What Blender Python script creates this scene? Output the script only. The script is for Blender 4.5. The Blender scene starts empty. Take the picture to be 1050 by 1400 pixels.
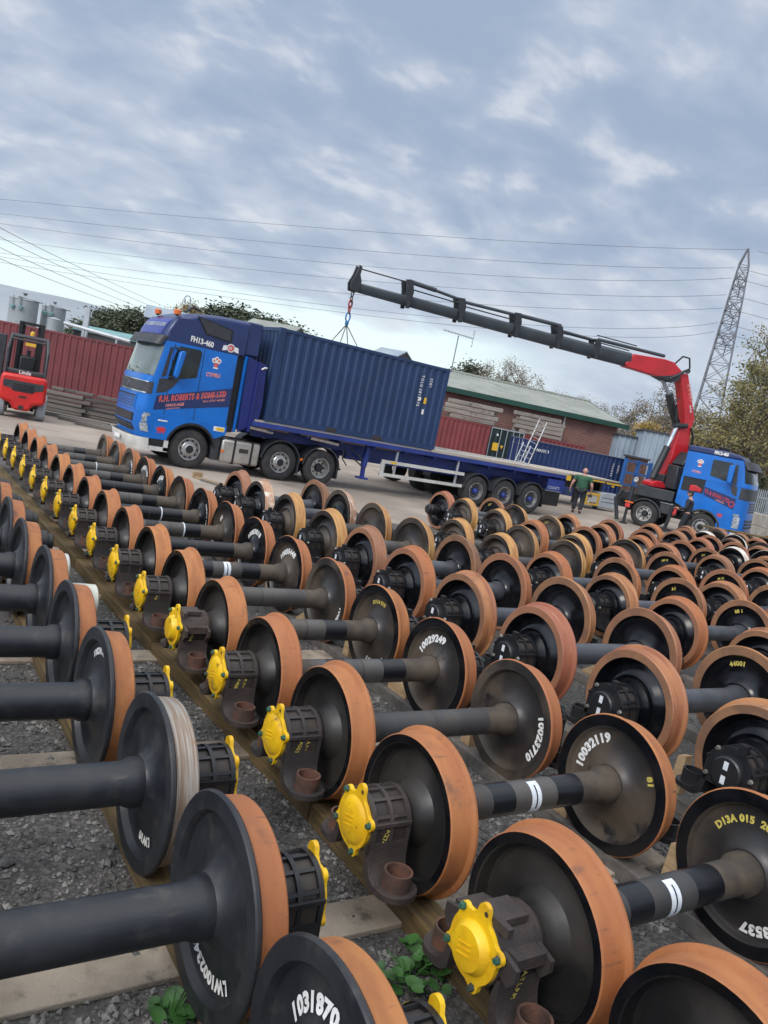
import bpy, math, random
import numpy as np
from mathutils import Vector, Matrix

# ------------------------------------------------------------------ scene, camera, sky, sun, exposure
S = bpy.context.scene
COL = S.collection
R = math.radians
CAM = np.array([-2.3458, -2.1891, 2.6857])
YAW, PITCH, ROLL, FPX = 0.594821, -0.124953, 0.200291, 1092.45
_f = np.array([math.sin(YAW)*math.cos(PITCH), math.cos(YAW)*math.cos(PITCH), math.sin(PITCH)])
_r = np.array([math.cos(YAW), -math.sin(YAW), 0.0])
_u = np.cross(_r, _f)
_cr, _sr = math.cos(ROLL), math.sin(ROLL)
CR = _cr*_r + _sr*_u
CU = -_sr*_r + _cr*_u
CF = _f
cd = bpy.data.cameras.new('camera')
cd.sensor_fit = 'VERTICAL'; cd.sensor_height = 24.0; cd.lens = 24.0*FPX/1400.0
cd.clip_start = 0.05; cd.clip_end = 6000
cam = bpy.data.objects.new('camera', cd); COL.objects.link(cam)
mw = Matrix(((CR[0], CU[0], -CF[0], CAM[0]), (CR[1], CU[1], -CF[1], CAM[1]), (CR[2], CU[2], -CF[2], CAM[2]), (0, 0, 0, 1)))
cam.matrix_world = mw
S.camera = cam

def at(px, py, d):
    """world point seen at photo pixel (px, py) at forward distance d metres"""
    return CAM + (CF + CR*((px-525)/FPX) - CU*((py-700)/FPX))*d

S.view_settings.view_transform = 'Standard'
S.view_settings.look = 'None'
S.view_settings.exposure = 0.12
S.view_settings.gamma = 1.0

SUN_EL, SUN_AZ = 38, 245      # azimuth clockwise from +Y (behind and left of the camera), thick cloud
sd = bpy.data.lights.new('sun', 'SUN'); sd.energy = 1.5; sd.angle = R(20); sd.color = (1.0, 0.92, 0.82)
sun = bpy.data.objects.new('sun', sd); COL.objects.link(sun)
sv = Vector((math.sin(R(SUN_AZ))*math.cos(R(SUN_EL)), math.cos(R(SUN_AZ))*math.cos(R(SUN_EL)), math.sin(R(SUN_EL))))
sun.rotation_euler = sv.to_track_quat('Z', 'Y').to_euler()

W = bpy.data.worlds.new('World'); S.world = W; W.use_nodes = True
nt = W.node_tree; nt.nodes.clear()
def wn(t, **k):
    n = nt.nodes.new(t)
    for a, b in k.items(): setattr(n, a, b)
    return n
def wl(a, b): nt.links.new(a, b)
def wmath(op, a, b=None, c=None, clamp=False):
    n = wn('ShaderNodeMath', operation=op, use_clamp=clamp)
    for i, v in enumerate((a, b, c)):
        if v is None: continue
        if hasattr(v, 'is_output'): wl(v, n.inputs[i])
        else: n.inputs[i].default_value = v
    return n.outputs[0]
def wmix(f, a, b):
    n = wn('ShaderNodeMix', data_type='RGBA')
    for i, v in ((0, f), (6, a), (7, b)):
        if hasattr(v, 'is_output'): wl(v, n.inputs[i])
        elif isinstance(v, (int, float)): n.inputs[i].default_value = v
        else: n.inputs[i].default_value = (*v, 1)
    return n.outputs[2]
def wramp(v, lo, hi):
    n = wn('ShaderNodeMapRange', interpolation_type='SMOOTHSTEP')
    wl(v, n.inputs[0]); n.inputs[1].default_value = lo; n.inputs[2].default_value = hi
    return n.outputs[0]
out = wn('ShaderNodeOutputWorld'); bg = wn('ShaderNodeBackground'); wl(bg.outputs[0], out.inputs[0])
sky = wn('ShaderNodeTexSky', sky_type='NISHITA'); sky.sun_disc = False
sky.sun_elevation = R(SUN_EL); sky.sun_rotation = R(SUN_AZ)
sky.air_density = 1.0; sky.dust_density = 1.6; sky.ozone_density = 1.0
tc = wn('ShaderNodeTexCoord'); sx = wn('ShaderNodeSeparateXYZ'); wl(tc.outputs['Generated'], sx.inputs[0])
dx, dy, dz = sx.outputs
zc = wmath('MAXIMUM', dz, 0.0)
den = wmath('ADD', zc, 0.30)
ux, uy = wmath('DIVIDE', dx, den), wmath('DIVIDE', dy, den)
cmb = wn('ShaderNodeCombineXYZ'); wl(ux, cmb.inputs[0]); wl(uy, cmb.inputs[1])
def wnoise(scale, detail, rough, off, sc=(1, 1, 1), dist=0.0, rz=0.0):
    m = wn('ShaderNodeMapping'); m.inputs['Location'].default_value = off; m.inputs['Scale'].default_value = sc
    m.inputs['Rotation'].default_value = (0, 0, rz)
    wl(cmb.outputs[0], m.inputs[0])
    n = wn('ShaderNodeTexNoise'); n.inputs['Scale'].default_value = scale; n.inputs['Detail'].default_value = detail
    n.inputs['Roughness'].default_value = rough; n.inputs['Distortion'].default_value = dist
    wl(m.outputs[0], n.inputs['Vector'])
    return n.outputs['Fac']
n_big = wnoise(1.1, 3, 0.5, (3.1, 1.7, 0), (0.8, 1.5, 1), 0.2, 0.75)
n_mid = wnoise(4.2, 5, 0.52, (0.3, 4.2, 0), (1.0, 1.35, 1), 0.25, 0.7)
n_fin = wnoise(8.0, 6, 0.55, (7.3, 2.2, 0), (1.0, 1.3, 1), 0.2, 0.5)
mix1 = wmath('ADD', wmath('MULTIPLY', n_big, 0.38), wmath('ADD', wmath('MULTIPLY', n_mid, 0.42), wmath('MULTIPLY', n_fin, 0.20)))
lump = wramp(mix1, 0.40, 0.60)
hi = wramp(wmath('ADD', wmath('MULTIPLY', n_mid, 0.6), wmath('MULTIPLY', n_fin, 0.4)), 0.525, 0.665)
cloud = wmix(lump, (0.325, 0.408, 0.555), (0.51, 0.575, 0.685))
cloud = wmix(wmath('MULTIPLY', hi, 0.36), cloud, (0.87, 0.86, 0.86))
low = wramp(dz, 0.26, 0.02)                                   # thin pale cloud towards the horizon
cloud = wmix(wmath('MULTIPLY', low, 0.45), cloud, (0.68, 0.76, 0.84))
cloud = wmix(wmath('MULTIPLY', wramp(dz, 0.48, 0.85), 0.75), cloud, (0.58, 0.575, 0.56))     # greyer white overhead
zen = wmath('ADD', 1.0, wmath('MULTIPLY', wramp(dz, 0.50, 0.95), 1.5))   # an overcast sky is brightest overhead
vs = wn('ShaderNodeVectorMath', operation='DOT_PRODUCT'); wl(tc.outputs['Generated'], vs.inputs[0]); vs.inputs[1].default_value = sv
glow = wmath('MULTIPLY', wramp(vs.outputs['Value'], 0.45, 1.0), 1.6)      # brighter cloud round the hidden sun
gain = wmath('ADD', zen, glow)
vm = wn('ShaderNodeVectorMath', operation='SCALE'); wl(cloud, vm.inputs[0]); wl(gain, vm.inputs['Scale'])
cloudc = vm.outputs[0]
# strip of clear sky under the cloud edge, low in the north
skys = wn('ShaderNodeVectorMath', operation='SCALE'); wl(sky.outputs[0], skys.inputs[0]); skys.inputs['Scale'].default_value = 0.125
hz = wmix(0.7, skys.outputs[0], (0.98, 1.13, 1.14))
edge = wmath('ADD', dz, wmath('MULTIPLY', wmath('SUBTRACT', n_mid, 0.5), 0.055))
clear = wramp(edge, 0.122, 0.092)
az = wn('ShaderNodeVectorMath', operation='DOT_PRODUCT'); wl(tc.outputs['Generated'], az.inputs[0])
az.inputs[1].default_value = (math.sin(R(8)), math.cos(R(8)), 0)
side = wramp(wmath('ADD', az.outputs['Value'], wmath('MULTIPLY', wmath('SUBTRACT', n_big, 0.5), 0.12)), 0.77, 0.90)
wl(wmix(wmath('MULTIPLY', clear, side), cloudc, hz), bg.inputs[0])
bg.inputs[1].default_value = 1.0
S.cycles.max_bounces = 6
S.cycles.diffuse_bounces = 3
S.cycles.transparent_max_bounces = 8

# ------------------------------------------------------------------ helpers
def tag(o, label=None, cat=None, group=None, kind=None):
    if label: o['label'] = label
    if cat: o['category'] = cat
    if group: o['group'] = group
    if kind: o['kind'] = kind
    return o

def thing(name, label, cat, loc=(0, 0, 0), rz=0.0, group=None):
    o = bpy.data.objects.new(name, None); COL.objects.link(o)
    o.empty_display_size = 0.1
    o.location = [float(v) for v in loc]; o.rotation_euler = (0, 0, rz)
    return tag(o, label, cat, group)

class MB:
    """collects shapes for ONE mesh object"""
    def __init__(s): s.v = []; s.f = []; s.m = []
    def add(s, v, f, mi=0):
        b = len(s.v)
        s.v += [tuple(float(c) for c in p) for p in v]
        for q in f: s.f.append([b+i for i in q]); s.m.append(mi)
        return s
    def box(s, lo, hi, mi=0, M=None):
        x0, y0, z0 = lo; x1, y1, z1 = hi
        v = [(x0,y0,z0),(x1,y0,z0),(x1,y1,z0),(x0,y1,z0),(x0,y0,z1),(x1,y0,z1),(x1,y1,z1),(x0,y1,z1)]
        if M is not None: v = [M @ Vector(p) for p in v]
        return s.add(v, [(0,3,2,1),(4,5,6,7),(0,1,5,4),(1,2,6,5),(2,3,7,6),(3,0,4,7)], mi)
    def bar(s, p0, p1, w, h, mi=0, up=(0,0,1)):
        p0, p1 = Vector(p0), Vector(p1); d = (p1-p0).normalized(); u = Vector(up)
        if abs(d.dot(u)) > 0.98: u = Vector((1,0,0))
        a = d.cross(u).normalized(); b = a.cross(d)
        v = []
        for p in (p0, p1):
            for sa, sb in ((-1,-1),(1,-1),(1,1),(-1,1)): v.append(p + a*(sa*w/2) + b*(sb*h/2))
        return s.add(v, [(0,1,2,3),(7,6,5,4),(0,4,5,1),(1,5,6,2),(2,6,7,3),(3,7,4,0)], mi)
    def tube(s, pts, r, n=8, mi=0, cap=True, r2=None):
        pts = [Vector(p) for p in pts]; k = len(pts)
        rs = r if isinstance(r, (list, tuple)) else [r + ((r2-r)*i/(k-1) if r2 is not None else 0) for i in range(k)]
        d0 = (pts[1]-pts[0]).normalized()
        u = Vector((0,0,1)) if abs(d0.z) < 0.9 else Vector((1,0,0))
        a = d0.cross(u).normalized(); v = []
        for i, p in enumerate(pts):
            d = (pts[min(i+1,k-1)]-pts[max(i-1,0)]).normalized()
            a = (a - d*a.dot(d)).normalized(); b = d.cross(a)
            for j in range(n):
                t = 2*math.pi*j/n; v.append(p + (a*math.cos(t) + b*math.sin(t))*rs[i])
        f = [(i*n+j, i*n+(j+1)%n, (i+1)*n+(j+1)%n, (i+1)*n+j) for i in range(k-1) for j in range(n)]
        if cap: f += [tuple(range(n))[::-1], tuple(range((k-1)*n, k*n))]
        return s.add(v, f, mi)
    def lathe(s, prof, n=48, o=(0,0,0), ax='X', mis=None, closed=False, sgn=1):
        """prof: (axial, radius) pairs; mis: material per segment"""
        v = []
        for x, r in prof:
            for j in range(n):
                t = 2*math.pi*j/n; c, q = r*math.cos(t), r*math.sin(t)
                p = {'X': (sgn*x, c, q), 'Y': (c, sgn*x, q), 'Z': (c, q, sgn*x)}[ax]
                v.append((p[0]+o[0], p[1]+o[1], p[2]+o[2]))
        k = len(prof); b = len(s.v); s.v += v
        for i in range(k if closed else k-1):
            i2 = (i+1) % k; mi = mis[min(i, len(mis)-1)] if mis else 0
            for j in range(n):
                j2 = (j+1) % n; s.f.append([b+i*n+j, b+i*n+j2, b+i2*n+j2, b+i2*n+j]); s.m.append(mi)
        return s
    def disc(s, c, r, ax='X', n=24, mi=0):
        v = []
        for j in range(n):
            t = 2*math.pi*j/n; a, b = r*math.cos(t), r*math.sin(t)
            v.append({'X': (c[0], c[1]+a, c[2]+b), 'Y': (c[0]+a, c[1], c[2]+b), 'Z': (c[0]+a, c[1]+b, c[2])}[ax])
        return s.add(v, [tuple(range(n))], mi)
    def prism(s, poly, fn, d0, d1, mi=0, mi_side=None):
        """poly of (a,b); fn(a,b,d) -> point; solid between d0 and d1"""
        n = len(poly)
        v = [fn(a, b, d0) for a, b in poly] + [fn(a, b, d1) for a, b in poly]
        b0 = len(s.v); s.v += [tuple(float(c) for c in p) for p in v]
        s.f.append([b0+i for i in range(n)][::-1]); s.m.append(mi)
        s.f.append([b0+n+i for i in range(n)]); s.m.append(mi)
        for i in range(n):
            j = (i+1) % n; s.f.append([b0+i, b0+j, b0+n+j, b0+n+i]); s.m.append(mi if mi_side is None else mi_side)
        return s
    def mesh(s, name, mats, off=None, smooth=35):
        me = bpy.data.meshes.new(name)
        v = s.v if off is None else [(p[0]-off[0], p[1]-off[1], p[2]-off[2]) for p in s.v]
        me.from_pydata(v, [], s.f)
        mats = mats if isinstance(mats, (list, tuple)) else [mats]
        for m in mats: me.materials.append(m)
        me.polygons.foreach_set('material_index', s.m)
        import bmesh
        bm = bmesh.new(); bm.from_mesh(me); bmesh.ops.recalc_face_normals(bm, faces=bm.faces); bm.to_mesh(me); bm.free()
        if smooth:
            me.polygons.foreach_set('use_smooth', [True]*len(me.polygons))
            me.set_sharp_from_angle(angle=R(smooth))
        me.update()
        return me
    def build(s, name, mats, parent=None, off=None, smooth=35, bevel=0.0):
        """link as ONE object; off: subtracted from the vertices (root location for parts given in world space)"""
        me = s.mesh(name, mats, off, smooth)
        o = bpy.data.objects.new(name, me); COL.objects.link(o)
        if parent: o.parent = parent
        if bevel:
            b = o.modifiers.new('bevel', 'BEVEL'); b.width = bevel; b.segments = 2; b.limit_method = 'ANGLE'; b.angle_limit = R(40)
        return o

def copy_tree(o, parent=None):
    c = o.copy(); COL.objects.link(c)
    if parent: c.parent = parent
    for ch in list(o.children): copy_tree(ch, c)
    return c

# ------------------------------------------------------------------ materials
MATS = {}
def mat(name, c1, c2=None, scale=4.0, rough=0.6, metal=0.0, bump=0.0, bscale=60.0, c3=None, rnd=1.0, lo=0.4, hi=0.62,
        detail=6, stretch=(1, 1, 1), rough2=None, dirt=None, dlo=0.5, dhi=0.75, dscale=9.0, alpha=None, coords='Object', spec=0.5, streak=None):
    m = bpy.data.materials.new(name); m.use_nodes = True; MATS[name] = m
    t = m.node_tree; N = t.nodes; L = t.links
    bs = N['Principled BSDF']
    bs.inputs['Roughness'].default_value = rough; bs.inputs['Metallic'].default_value = metal
    bs.inputs['Specular IOR Level'].default_value = spec
    tcn = N.new('ShaderNodeTexCoord'); oi = N.new('ShaderNodeObjectInfo')
    mul = N.new('ShaderNodeMath'); mul.operation = 'MULTIPLY'; mul.inputs[1].default_value = 60; L.new(oi.outputs['Random'], mul.inputs[0])
    mp = N.new('ShaderNodeMapping'); mp.inputs['Scale'].default_value = stretch; L.new(tcn.outputs[coords], mp.inputs[0])
    def noise(sc, det, ro=0.55, vec=mp.outputs[0]):
        n = N.new('ShaderNodeTexNoise'); n.noise_dimensions = '4D'
        n.inputs['Scale'].default_value = sc; n.inputs['Detail'].default_value = det; n.inputs['Roughness'].default_value = ro
        L.new(vec, n.inputs['Vector']); L.new(mul.outputs[0], n.inputs['W'])
        return n.outputs['Fac']
    def ramp(v, a, b):
        n = N.new('ShaderNodeMapRange'); n.interpolation_type = 'SMOOTHSTEP'; n.inputs[1].default_value = a; n.inputs[2].default_value = b
        L.new(v, n.inputs[0]); return n.outputs[0]
    def mix(f, a, b):
        n = N.new('ShaderNodeMix'); n.data_type = 'RGBA'
        for i, v in ((0, f), (6, a), (7, b)):
            if hasattr(v, 'is_output'): L.new(v, n.inputs[i])
            elif isinstance(v, (int, float)): n.inputs[i].default_value = v
            else: n.inputs[i].default_value = (*v, 1)
        return n.outputs[2]
    c2 = c2 or tuple(x*0.75 for x in c1)
    fac = ramp(noise(scale, detail), lo, hi)
    col = mix(fac, c1, c2)
    if c3:
        f2 = N.new('ShaderNodeMath'); f2.operation = 'MULTIPLY'; f2.inputs[1].default_value = rnd; L.new(oi.outputs['Random'], f2.inputs[0])
        col = mix(f2.outputs[0], col, c3)
    if dirt:
        df = ramp(noise(dscale, 8, 0.65, tcn.outputs[coords]), dlo, dhi)
        col = mix(df, col, dirt)
    if streak:      # (colour, lo, hi, stretch): scratches and run marks
        m3 = N.new('ShaderNodeMapping'); m3.inputs['Scale'].default_value = streak[3]; L.new(tcn.outputs[coords], m3.inputs[0])
        col = mix(ramp(noise(4.0, 4, 0.6, m3.outputs[0]), streak[1], streak[2]), col, streak[0])
    L.new(col, bs.inputs['Base Color'])
    if rough2 is not None:
        n = N.new('ShaderNodeMapRange'); n.inputs[3].default_value = rough; n.inputs[4].default_value = rough2
        L.new(fac, n.inputs[0]); L.new(n.outputs[0], bs.inputs['Roughness'])
    if bump:
        b = N.new('ShaderNodeBump'); b.inputs['Strength'].default_value = bump; b.inputs['Distance'].default_value = 0.02
        L.new(noise(bscale, 5, 0.6), b.inputs['Height']); L.new(b.outputs[0], bs.inputs['Normal'])
    return m

M = {}
M['tread'] = mat('rusty_tread', (0.415,0.168,0.054), (0.30,0.108,0.037), 4.0, 0.62, 0, 0.25, 140, stretch=(3.5,1.0,1.0), detail=12, lo=.36, hi=.68, c3=(0.33,0.115,0.046), rnd=0.85, dirt=(0.15,0.068,0.042), dlo=0.56, dhi=0.74, dscale=5, streak=((0.17,0.075,0.040), 0.60, 0.74, (1.2,9,9)))
M['tread_tan'] = mat('tan_rust_tread', (0.40,0.185,0.072), (0.25,0.098,0.042), 3.5, 0.50, 0, 0.2, 60, stretch=(9,1.0,1.0), detail=9, c3=(0.29,0.088,0.055), rnd=0.8, dirt=(0.13,0.065,0.042), dlo=0.56, dhi=0.72, dscale=6, streak=((0.52,0.36,0.20), 0.62, 0.74, (26,.8,.8)))
M['tread_yellow'] = mat('yellow_ochre_rust_tread', (0.47,0.26,0.085), (0.34,0.155,0.052), 4, 0.5, 0, 0.2, 60, stretch=(9,1.0,1.0), detail=9, dirt=(0.60,0.45,0.26), dlo=0.58, dhi=0.76, dscale=6)
M['tread_worn'] = mat('scuffed_pale_tread', (0.50,0.36,0.26), (0.36,0.16,0.08), 3.0, 0.5, 0.15, 0.2, 45, stretch=(24,1.0,1.0), dirt=(0.70,0.66,0.60), dlo=0.48, dhi=0.66, dscale=8)
M['tread_steel'] = mat('bare_grey_steel_tread', (0.40,0.37,0.33), (0.27,0.19,0.13), 3.0, 0.42, 0.35, 0.2, 45, stretch=(24,1.0,1.0), dirt=(0.30,0.13,0.06), dlo=0.54, dhi=0.70, dscale=7)
M['tread_white'] = mat('white_primed_tread', (0.62,0.60,0.55), (0.50,0.45,0.38), 4, 0.5, dirt=(0.30,0.14,0.07), dlo=0.60, dhi=0.72)
M['rimrust'] = mat('rusty_rim_face', (0.25,0.125,0.062), (0.16,0.085,0.05), 5, 0.6, 0, 0.12, 50, c3=(0.30,0.13,0.07), rnd=0.7, dirt=(0.10,0.06,0.04), dlo=0.58, dhi=0.8)
M['gloss'] = mat('gloss_black_paint', (0.004,0.0045,0.006), (0.007,0.007,0.009), 6, 0.17, rough2=0.26, dirt=(0.030,0.025,0.021), dlo=0.62, dhi=0.85, dscale=5, spec=0.4)
M['satin'] = mat('satin_blue_black_paint', (0.011,0.013,0.017), (0.020,0.022,0.026), 3, 0.36, rough2=0.52, bump=0.06, bscale=90, dirt=(0.060,0.055,0.050), dlo=0.54, dhi=0.78, dscale=6, streak=((0.050,0.046,0.043), 0.62, 0.76, (1,7,7)))
M['edge'] = mat('chipped_bare_edge', (0.42,0.36,0.30), (0.13,0.075,0.05), 14, 0.5, 0.3, lo=.42, hi=.58)
M['webdark'] = mat('dark_wheel_web', (0.012,0.012,0.013), (0.034,0.029,0.025), 1.7, 0.34, rough2=0.55, bump=0.08, bscale=120, dirt=(0.055,0.045,0.036), dlo=0.60, dhi=0.8, dscale=4)
M['webdirt'] = mat('road_grimed_wheel_web', (0.022,0.020,0.020), (0.080,0.060,0.043), 1.8, 0.36, rough2=0.6, bump=0.08, bscale=120, dirt=(0.010,0.010,0.012), dlo=0.60, dhi=0.66, dscale=2.6)
M['axle'] = mat('grimed_axle_paint', (0.080,0.075,0.070), (0.042,0.041,0.043), 2.0, 0.33, rough2=0.5, stretch=(1,.4,.4), dirt=(0.075,0.055,0.038), dlo=0.50, dhi=0.70, dscale=3)
M['axle_black'] = mat('glossy_axle_patch', (0.010,0.011,0.014), None, 5, 0.25)
M['axle_brown'] = mat('brown_axle_end', (0.085,0.066,0.048), (0.050,0.041,0.034), 7, 0.62)
M['axle_grey'] = mat('blue_grey_axle_paint', (0.060,0.066,0.078), (0.040,0.043,0.050), 3, 0.33)
M['boxbrown'] = mat('brown_grimed_cast_iron', (0.066,0.049,0.041), (0.040,0.032,0.029), 7, 0.55, bump=0.3, bscale=70, c3=(0.032,0.030,0.033), rnd=0.7, dirt=(0.085,0.055,0.042), dlo=0.56, dhi=0.78, dscale=8)
M['boxdark'] = mat('dark_recess_iron', (0.030,0.025,0.023), (0.046,0.036,0.030), 9, 0.55)
M['boxblack'] = mat('black_cast_axle_box', (0.013,0.014,0.017), (0.020,0.020,0.022), 8, 0.38, bump=0.15, bscale=80)
M['cup'] = mat('rusty_spring_cup', (0.12,0.055,0.036), (0.060,0.036,0.030), 9, 0.75, bump=0.3, bscale=60)
M['yellow'] = mat('yellow_gloss_paint', (0.80,0.50,0.012), (0.70,0.40,0.012), 9, 0.34, bump=0.12, bscale=60, dirt=(0.20,0.115,0.03), dlo=0.55, dhi=0.72, dscale=13, streak=((0.12,0.08,0.03), 0.66, 0.74, (6,14,6)))
M['bolt'] = mat('green_bolt_head', (0.03,0.12,0.08), (0.06,0.07,0.06), 12, 0.4)
M['steel'] = mat('bright_bolt_steel', (0.55,0.53,0.48), None, 8, 0.35, 0.8)
M['white'] = mat('white_marking_paint', (0.80,0.80,0.78), (0.66,0.66,0.64), 30, 0.6)
M['ymark'] = mat('yellow_paint_pen', (0.62,0.50,0.10), (0.45,0.36,0.08), 30, 0.6)
M['sticker'] = mat('white_sticker', (0.72,0.76,0.80), (0.60,0.64,0.70), 20, 0.35)
M['greenblob'] = mat('green_sealant', (0.02,0.17,0.08), None, 10, 0.4)
M['bluetape'] = mat('blue_tape', (0.10,0.36,0.62), None, 10, 0.4)
M['wrap'] = mat('cream_plastic_wrap', (0.66,0.66,0.56), (0.55,0.57,0.52), 6, 0.3)
M['timber'] = mat('weathered_timber', (0.150,0.100,0.040), (0.085,0.060,0.028), 3, 0.8, bump=0.4, bscale=40, stretch=(10,0.6,10), dirt=(0.03,0.025,0.018), dlo=0.55, dhi=0.8)
M['newwood'] = mat('pale_sawn_wood', (0.42,0.30,0.17), (0.30,0.20,0.11), 5, 0.75, bump=0.2, bscale=30, stretch=(8,1,8), c3=(0.30,0.21,0.13), rnd=0.7)
M['slab'] = mat('pale_worn_concrete', (0.38,0.32,0.25), (0.26,0.215,0.17), 3, 0.9, bump=0.5, bscale=60, dirt=(0.09,0.075,0.06), dlo=0.50, dhi=0.72, dscale=8)
M['gravel'] = mat('dark_gravel', (0.066,0.063,0.061), (0.155,0.149,0.143), 38, 0.85, bump=1.0, bscale=55, lo=0.42, hi=0.66, dirt=(0.135,0.125,0.115), dlo=0.50, dhi=0.72, dscale=0.9)
M['stone'] = mat('gravel_stones', (0.066,0.064,0.062), (0.27,0.26,0.25), 9, 0.7, lo=0.40, hi=0.66, bump=0.3, bscale=30)
M['yard'] = mat('pale_dusty_concrete', (0.37,0.315,0.265), (0.27,0.228,0.19), 0.35, 0.9, bump=0.25, bscale=25, dirt=(0.14,0.118,0.10), dlo=0.50, dhi=0.76, dscale=0.5)
M['oldtimber'] = mat('grey_weathered_sleeper', (0.115,0.105,0.098), (0.060,0.055,0.052), 2.5, 0.85, bump=0.4, bscale=30, stretch=(0.5,6,6), c3=(0.19,0.175,0.155), rnd=0.8)
M['leaf_weed'] = mat('green_weed_leaf', (0.045,0.135,0.030), (0.030,0.085,0.022), 12, 0.5)

def smooth(a, b, x):
    t = np.clip((x-a)/(b-a), 0, 1); return t*t*(3-2*t)
def gz(x, y):
    """the yard rises about a foot towards the crane lorry and the back of the yard"""
    return 0.24*smooth(19.5, 23.0, x)*smooth(14.3, 16.0, y)

# ------------------------------------------------------------------ setting: ground, gravel, hill
def grid_mesh(name, xs, ys, zf, m, kind, skip=None):
    b = MB(); nx, ny = len(xs), len(ys)
    v = [(x, y, float(zf(x, y))) for y in ys for x in xs]
    f = []
    for j in range(ny-1):
        for i in range(nx-1):
            if skip and skip(0.5*(xs[i]+xs[i+1]), 0.5*(ys[j]+ys[j+1])): continue
            f.append((j*nx+i, j*nx+i+1, (j+1)*nx+i+1, (j+1)*nx+i))
    b.add(v, f)
    return tag(b.build(name, m, smooth=60), kind=kind)
xs = np.concatenate([[-4000, -1200, -300, -90, -40], np.arange(-20, 60, 1.0), [62, 80, 140, 400, 1200, 4000]])
ys = np.concatenate([[-4000, -1200, -200, -40, -15], np.arange(-8, 50, 1.0), [52, 80, 160, 500, 1500, 4000]])
grid_mesh('yard_ground', xs, ys, lambda x, y: gz(x, y), M['yard'], 'structure')
rg = random.Random(4)
def gravel_edge(x): return 12.6 + 0.5*math.sin(x*0.9) + 0.3*math.sin(x*2.3+1) + 0.06*x
b = MB(); v = []; f = []
gx = np.arange(-14, 34, 0.5)
for i, x in enumerate(gx):
    e = gravel_edge(x) + rg.uniform(-.15, .15) + (4.2 if x < 1.2 else 0)
    for j, y in enumerate(np.linspace(-8, e, 30)): v.append((x, y, 0.004 + gz(x, y)))
for i in range(len(gx)-1):
    for j in range(29): f.append((i*30+j, (i+1)*30+j, (i+1)*30+j+1, i*30+j+1))
b.add(v, f); tag(b.build('gravel_ground', M['gravel'], smooth=60), kind='structure')

# loose stones lying on the gravel: nobody could count them
b = MB(); rs = random.Random(11)
OCT = [(0,2,4),(2,1,4),(1,3,4),(3,0,4),(2,0,5),(1,2,5),(3,1,5),(0,3,5)]
def stone(x, y, s):
    a = rs.uniform(0, 6.3); c, q = math.cos(a), math.sin(a); h = s*rs.uniform(.5, .9)
    p = [(s*rs.uniform(.7,1.2),0,0),(-s*rs.uniform(.7,1.2),0,0),(0,s*rs.uniform(.6,1),0),(0,-s*rs.uniform(.6,1),0),(rs.uniform(-.3,.3)*s,rs.uniform(-.3,.3)*s,h),(0,0,-h)]
    b.add([(x+c*u-q*w, y+q*u+c*w, z+0.004+h*0.35) for u, w, z in p], OCT)
for _ in range(24000):
    x = rs.uniform(-2.6, 3.2); y = 0.3 + 5.2*rs.random()**1.5
    stone(x, y, rs.choice((0.006, 0.009, 0.012, 0.012, 0.017, 0.024)))
for _ in range(60): stone(rs.uniform(-2.4, 1.2), rs.uniform(.3, 5), rs.choice((0.035, 0.045, 0.06)))
for _ in range(5000):
    stone(rs.uniform(-1.2, 6.5), rs.uniform(2.5, 12), rs.choice((0.012, 0.018, 0.025)))
tag(b.build('loose_stones', M['stone'], smooth=0), 'loose dark stones scattered over the gravel between the wheelsets', 'gravel', kind='stuff')

# ------------------------------------------------------------------ text
def glyphs(txt, size, bold=0.0, spacing=1.0):
    cu = bpy.data.curves.new('text', 'FONT'); cu.body = txt; cu.size = size; cu.offset = bold; cu.space_character = spacing
    cu.resolution_u = 3
    o = bpy.data.objects.new('text', cu); COL.objects.link(o)
    dg = bpy.context.evaluated_depsgraph_get(); dg.update()
    me = bpy.data.meshes.new_from_object(o.evaluated_get(dg))
    v = [tuple(p.co) for p in me.vertices]; f = [tuple(q.vertices) for q in me.polygons]
    bpy.data.objects.remove(o); bpy.data.curves.remove(cu); bpy.data.meshes.remove(me)
    return v, f
def text(name, txt, size, m, parent, fn, off=None, bold=0.0, center=False, spacing=1.0, label=None, squash=1.0):
    v, f = glyphs(txt, size, bold, spacing)
    w = max(p[0] for p in v) if v else 0
    b = MB(); b.add([fn((p[0] - (w/2 if center else 0))*squash, p[1]) for p in v], f)
    me = bpy.data.meshes.new(name)
    vv = b.v if off is None else [(p[0]-off[0], p[1]-off[1], p[2]-off[2]) for p in b.v]
    me.from_pydata(vv, [], b.f); me.materials.append(m)
    o = bpy.data.objects.new(name, me); COL.objects.link(o); o.parent = parent
    if label: o['label'] = label
    return o

# ------------------------------------------------------------------ wheelsets
HZ = 0.55                                   # axle height above the ground
P_IN = [(-.015,.105),(-.015,.132),(.002,.145),(.026,.185),(.044,.24),(.050,.30),(.046,.340),(.034,.360),(.008,.372),(0,.378)]
P_RIM = [(0,.452),(.007,.459),(.020,.460),(.031,.449),(.037,.436),(.052,.431),(.148,.4235),(.156,.417)]
P_OUT = {'dish': [(.156,.376),(.149,.369),(.085,.361),(.068,.346),(.064,.30),(.068,.24),(.086,.19),(.128,.155),(.165,.140),(.185,.138),(.185,.10)],
         'wave': [(.156,.358),(.140,.350),(.094,.338),(.062,.318),(.078,.285),(.118,.253),(.130,.227),(.112,.199),(.116,.180),(.150,.160),(.190,.148),(.196,.140),(.196,.10)]}
def xin(r): return float(np.interp(r, [p[1] for p in P_IN], [p[0] for p in P_IN]))
def xout(r, k='dish'):
    q = sorted(P_OUT[k], key=lambda p: p[1]); return float(np.interp(r, [p[1] for p in q], [p[0] for p in q]))
_wc = {}
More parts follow.
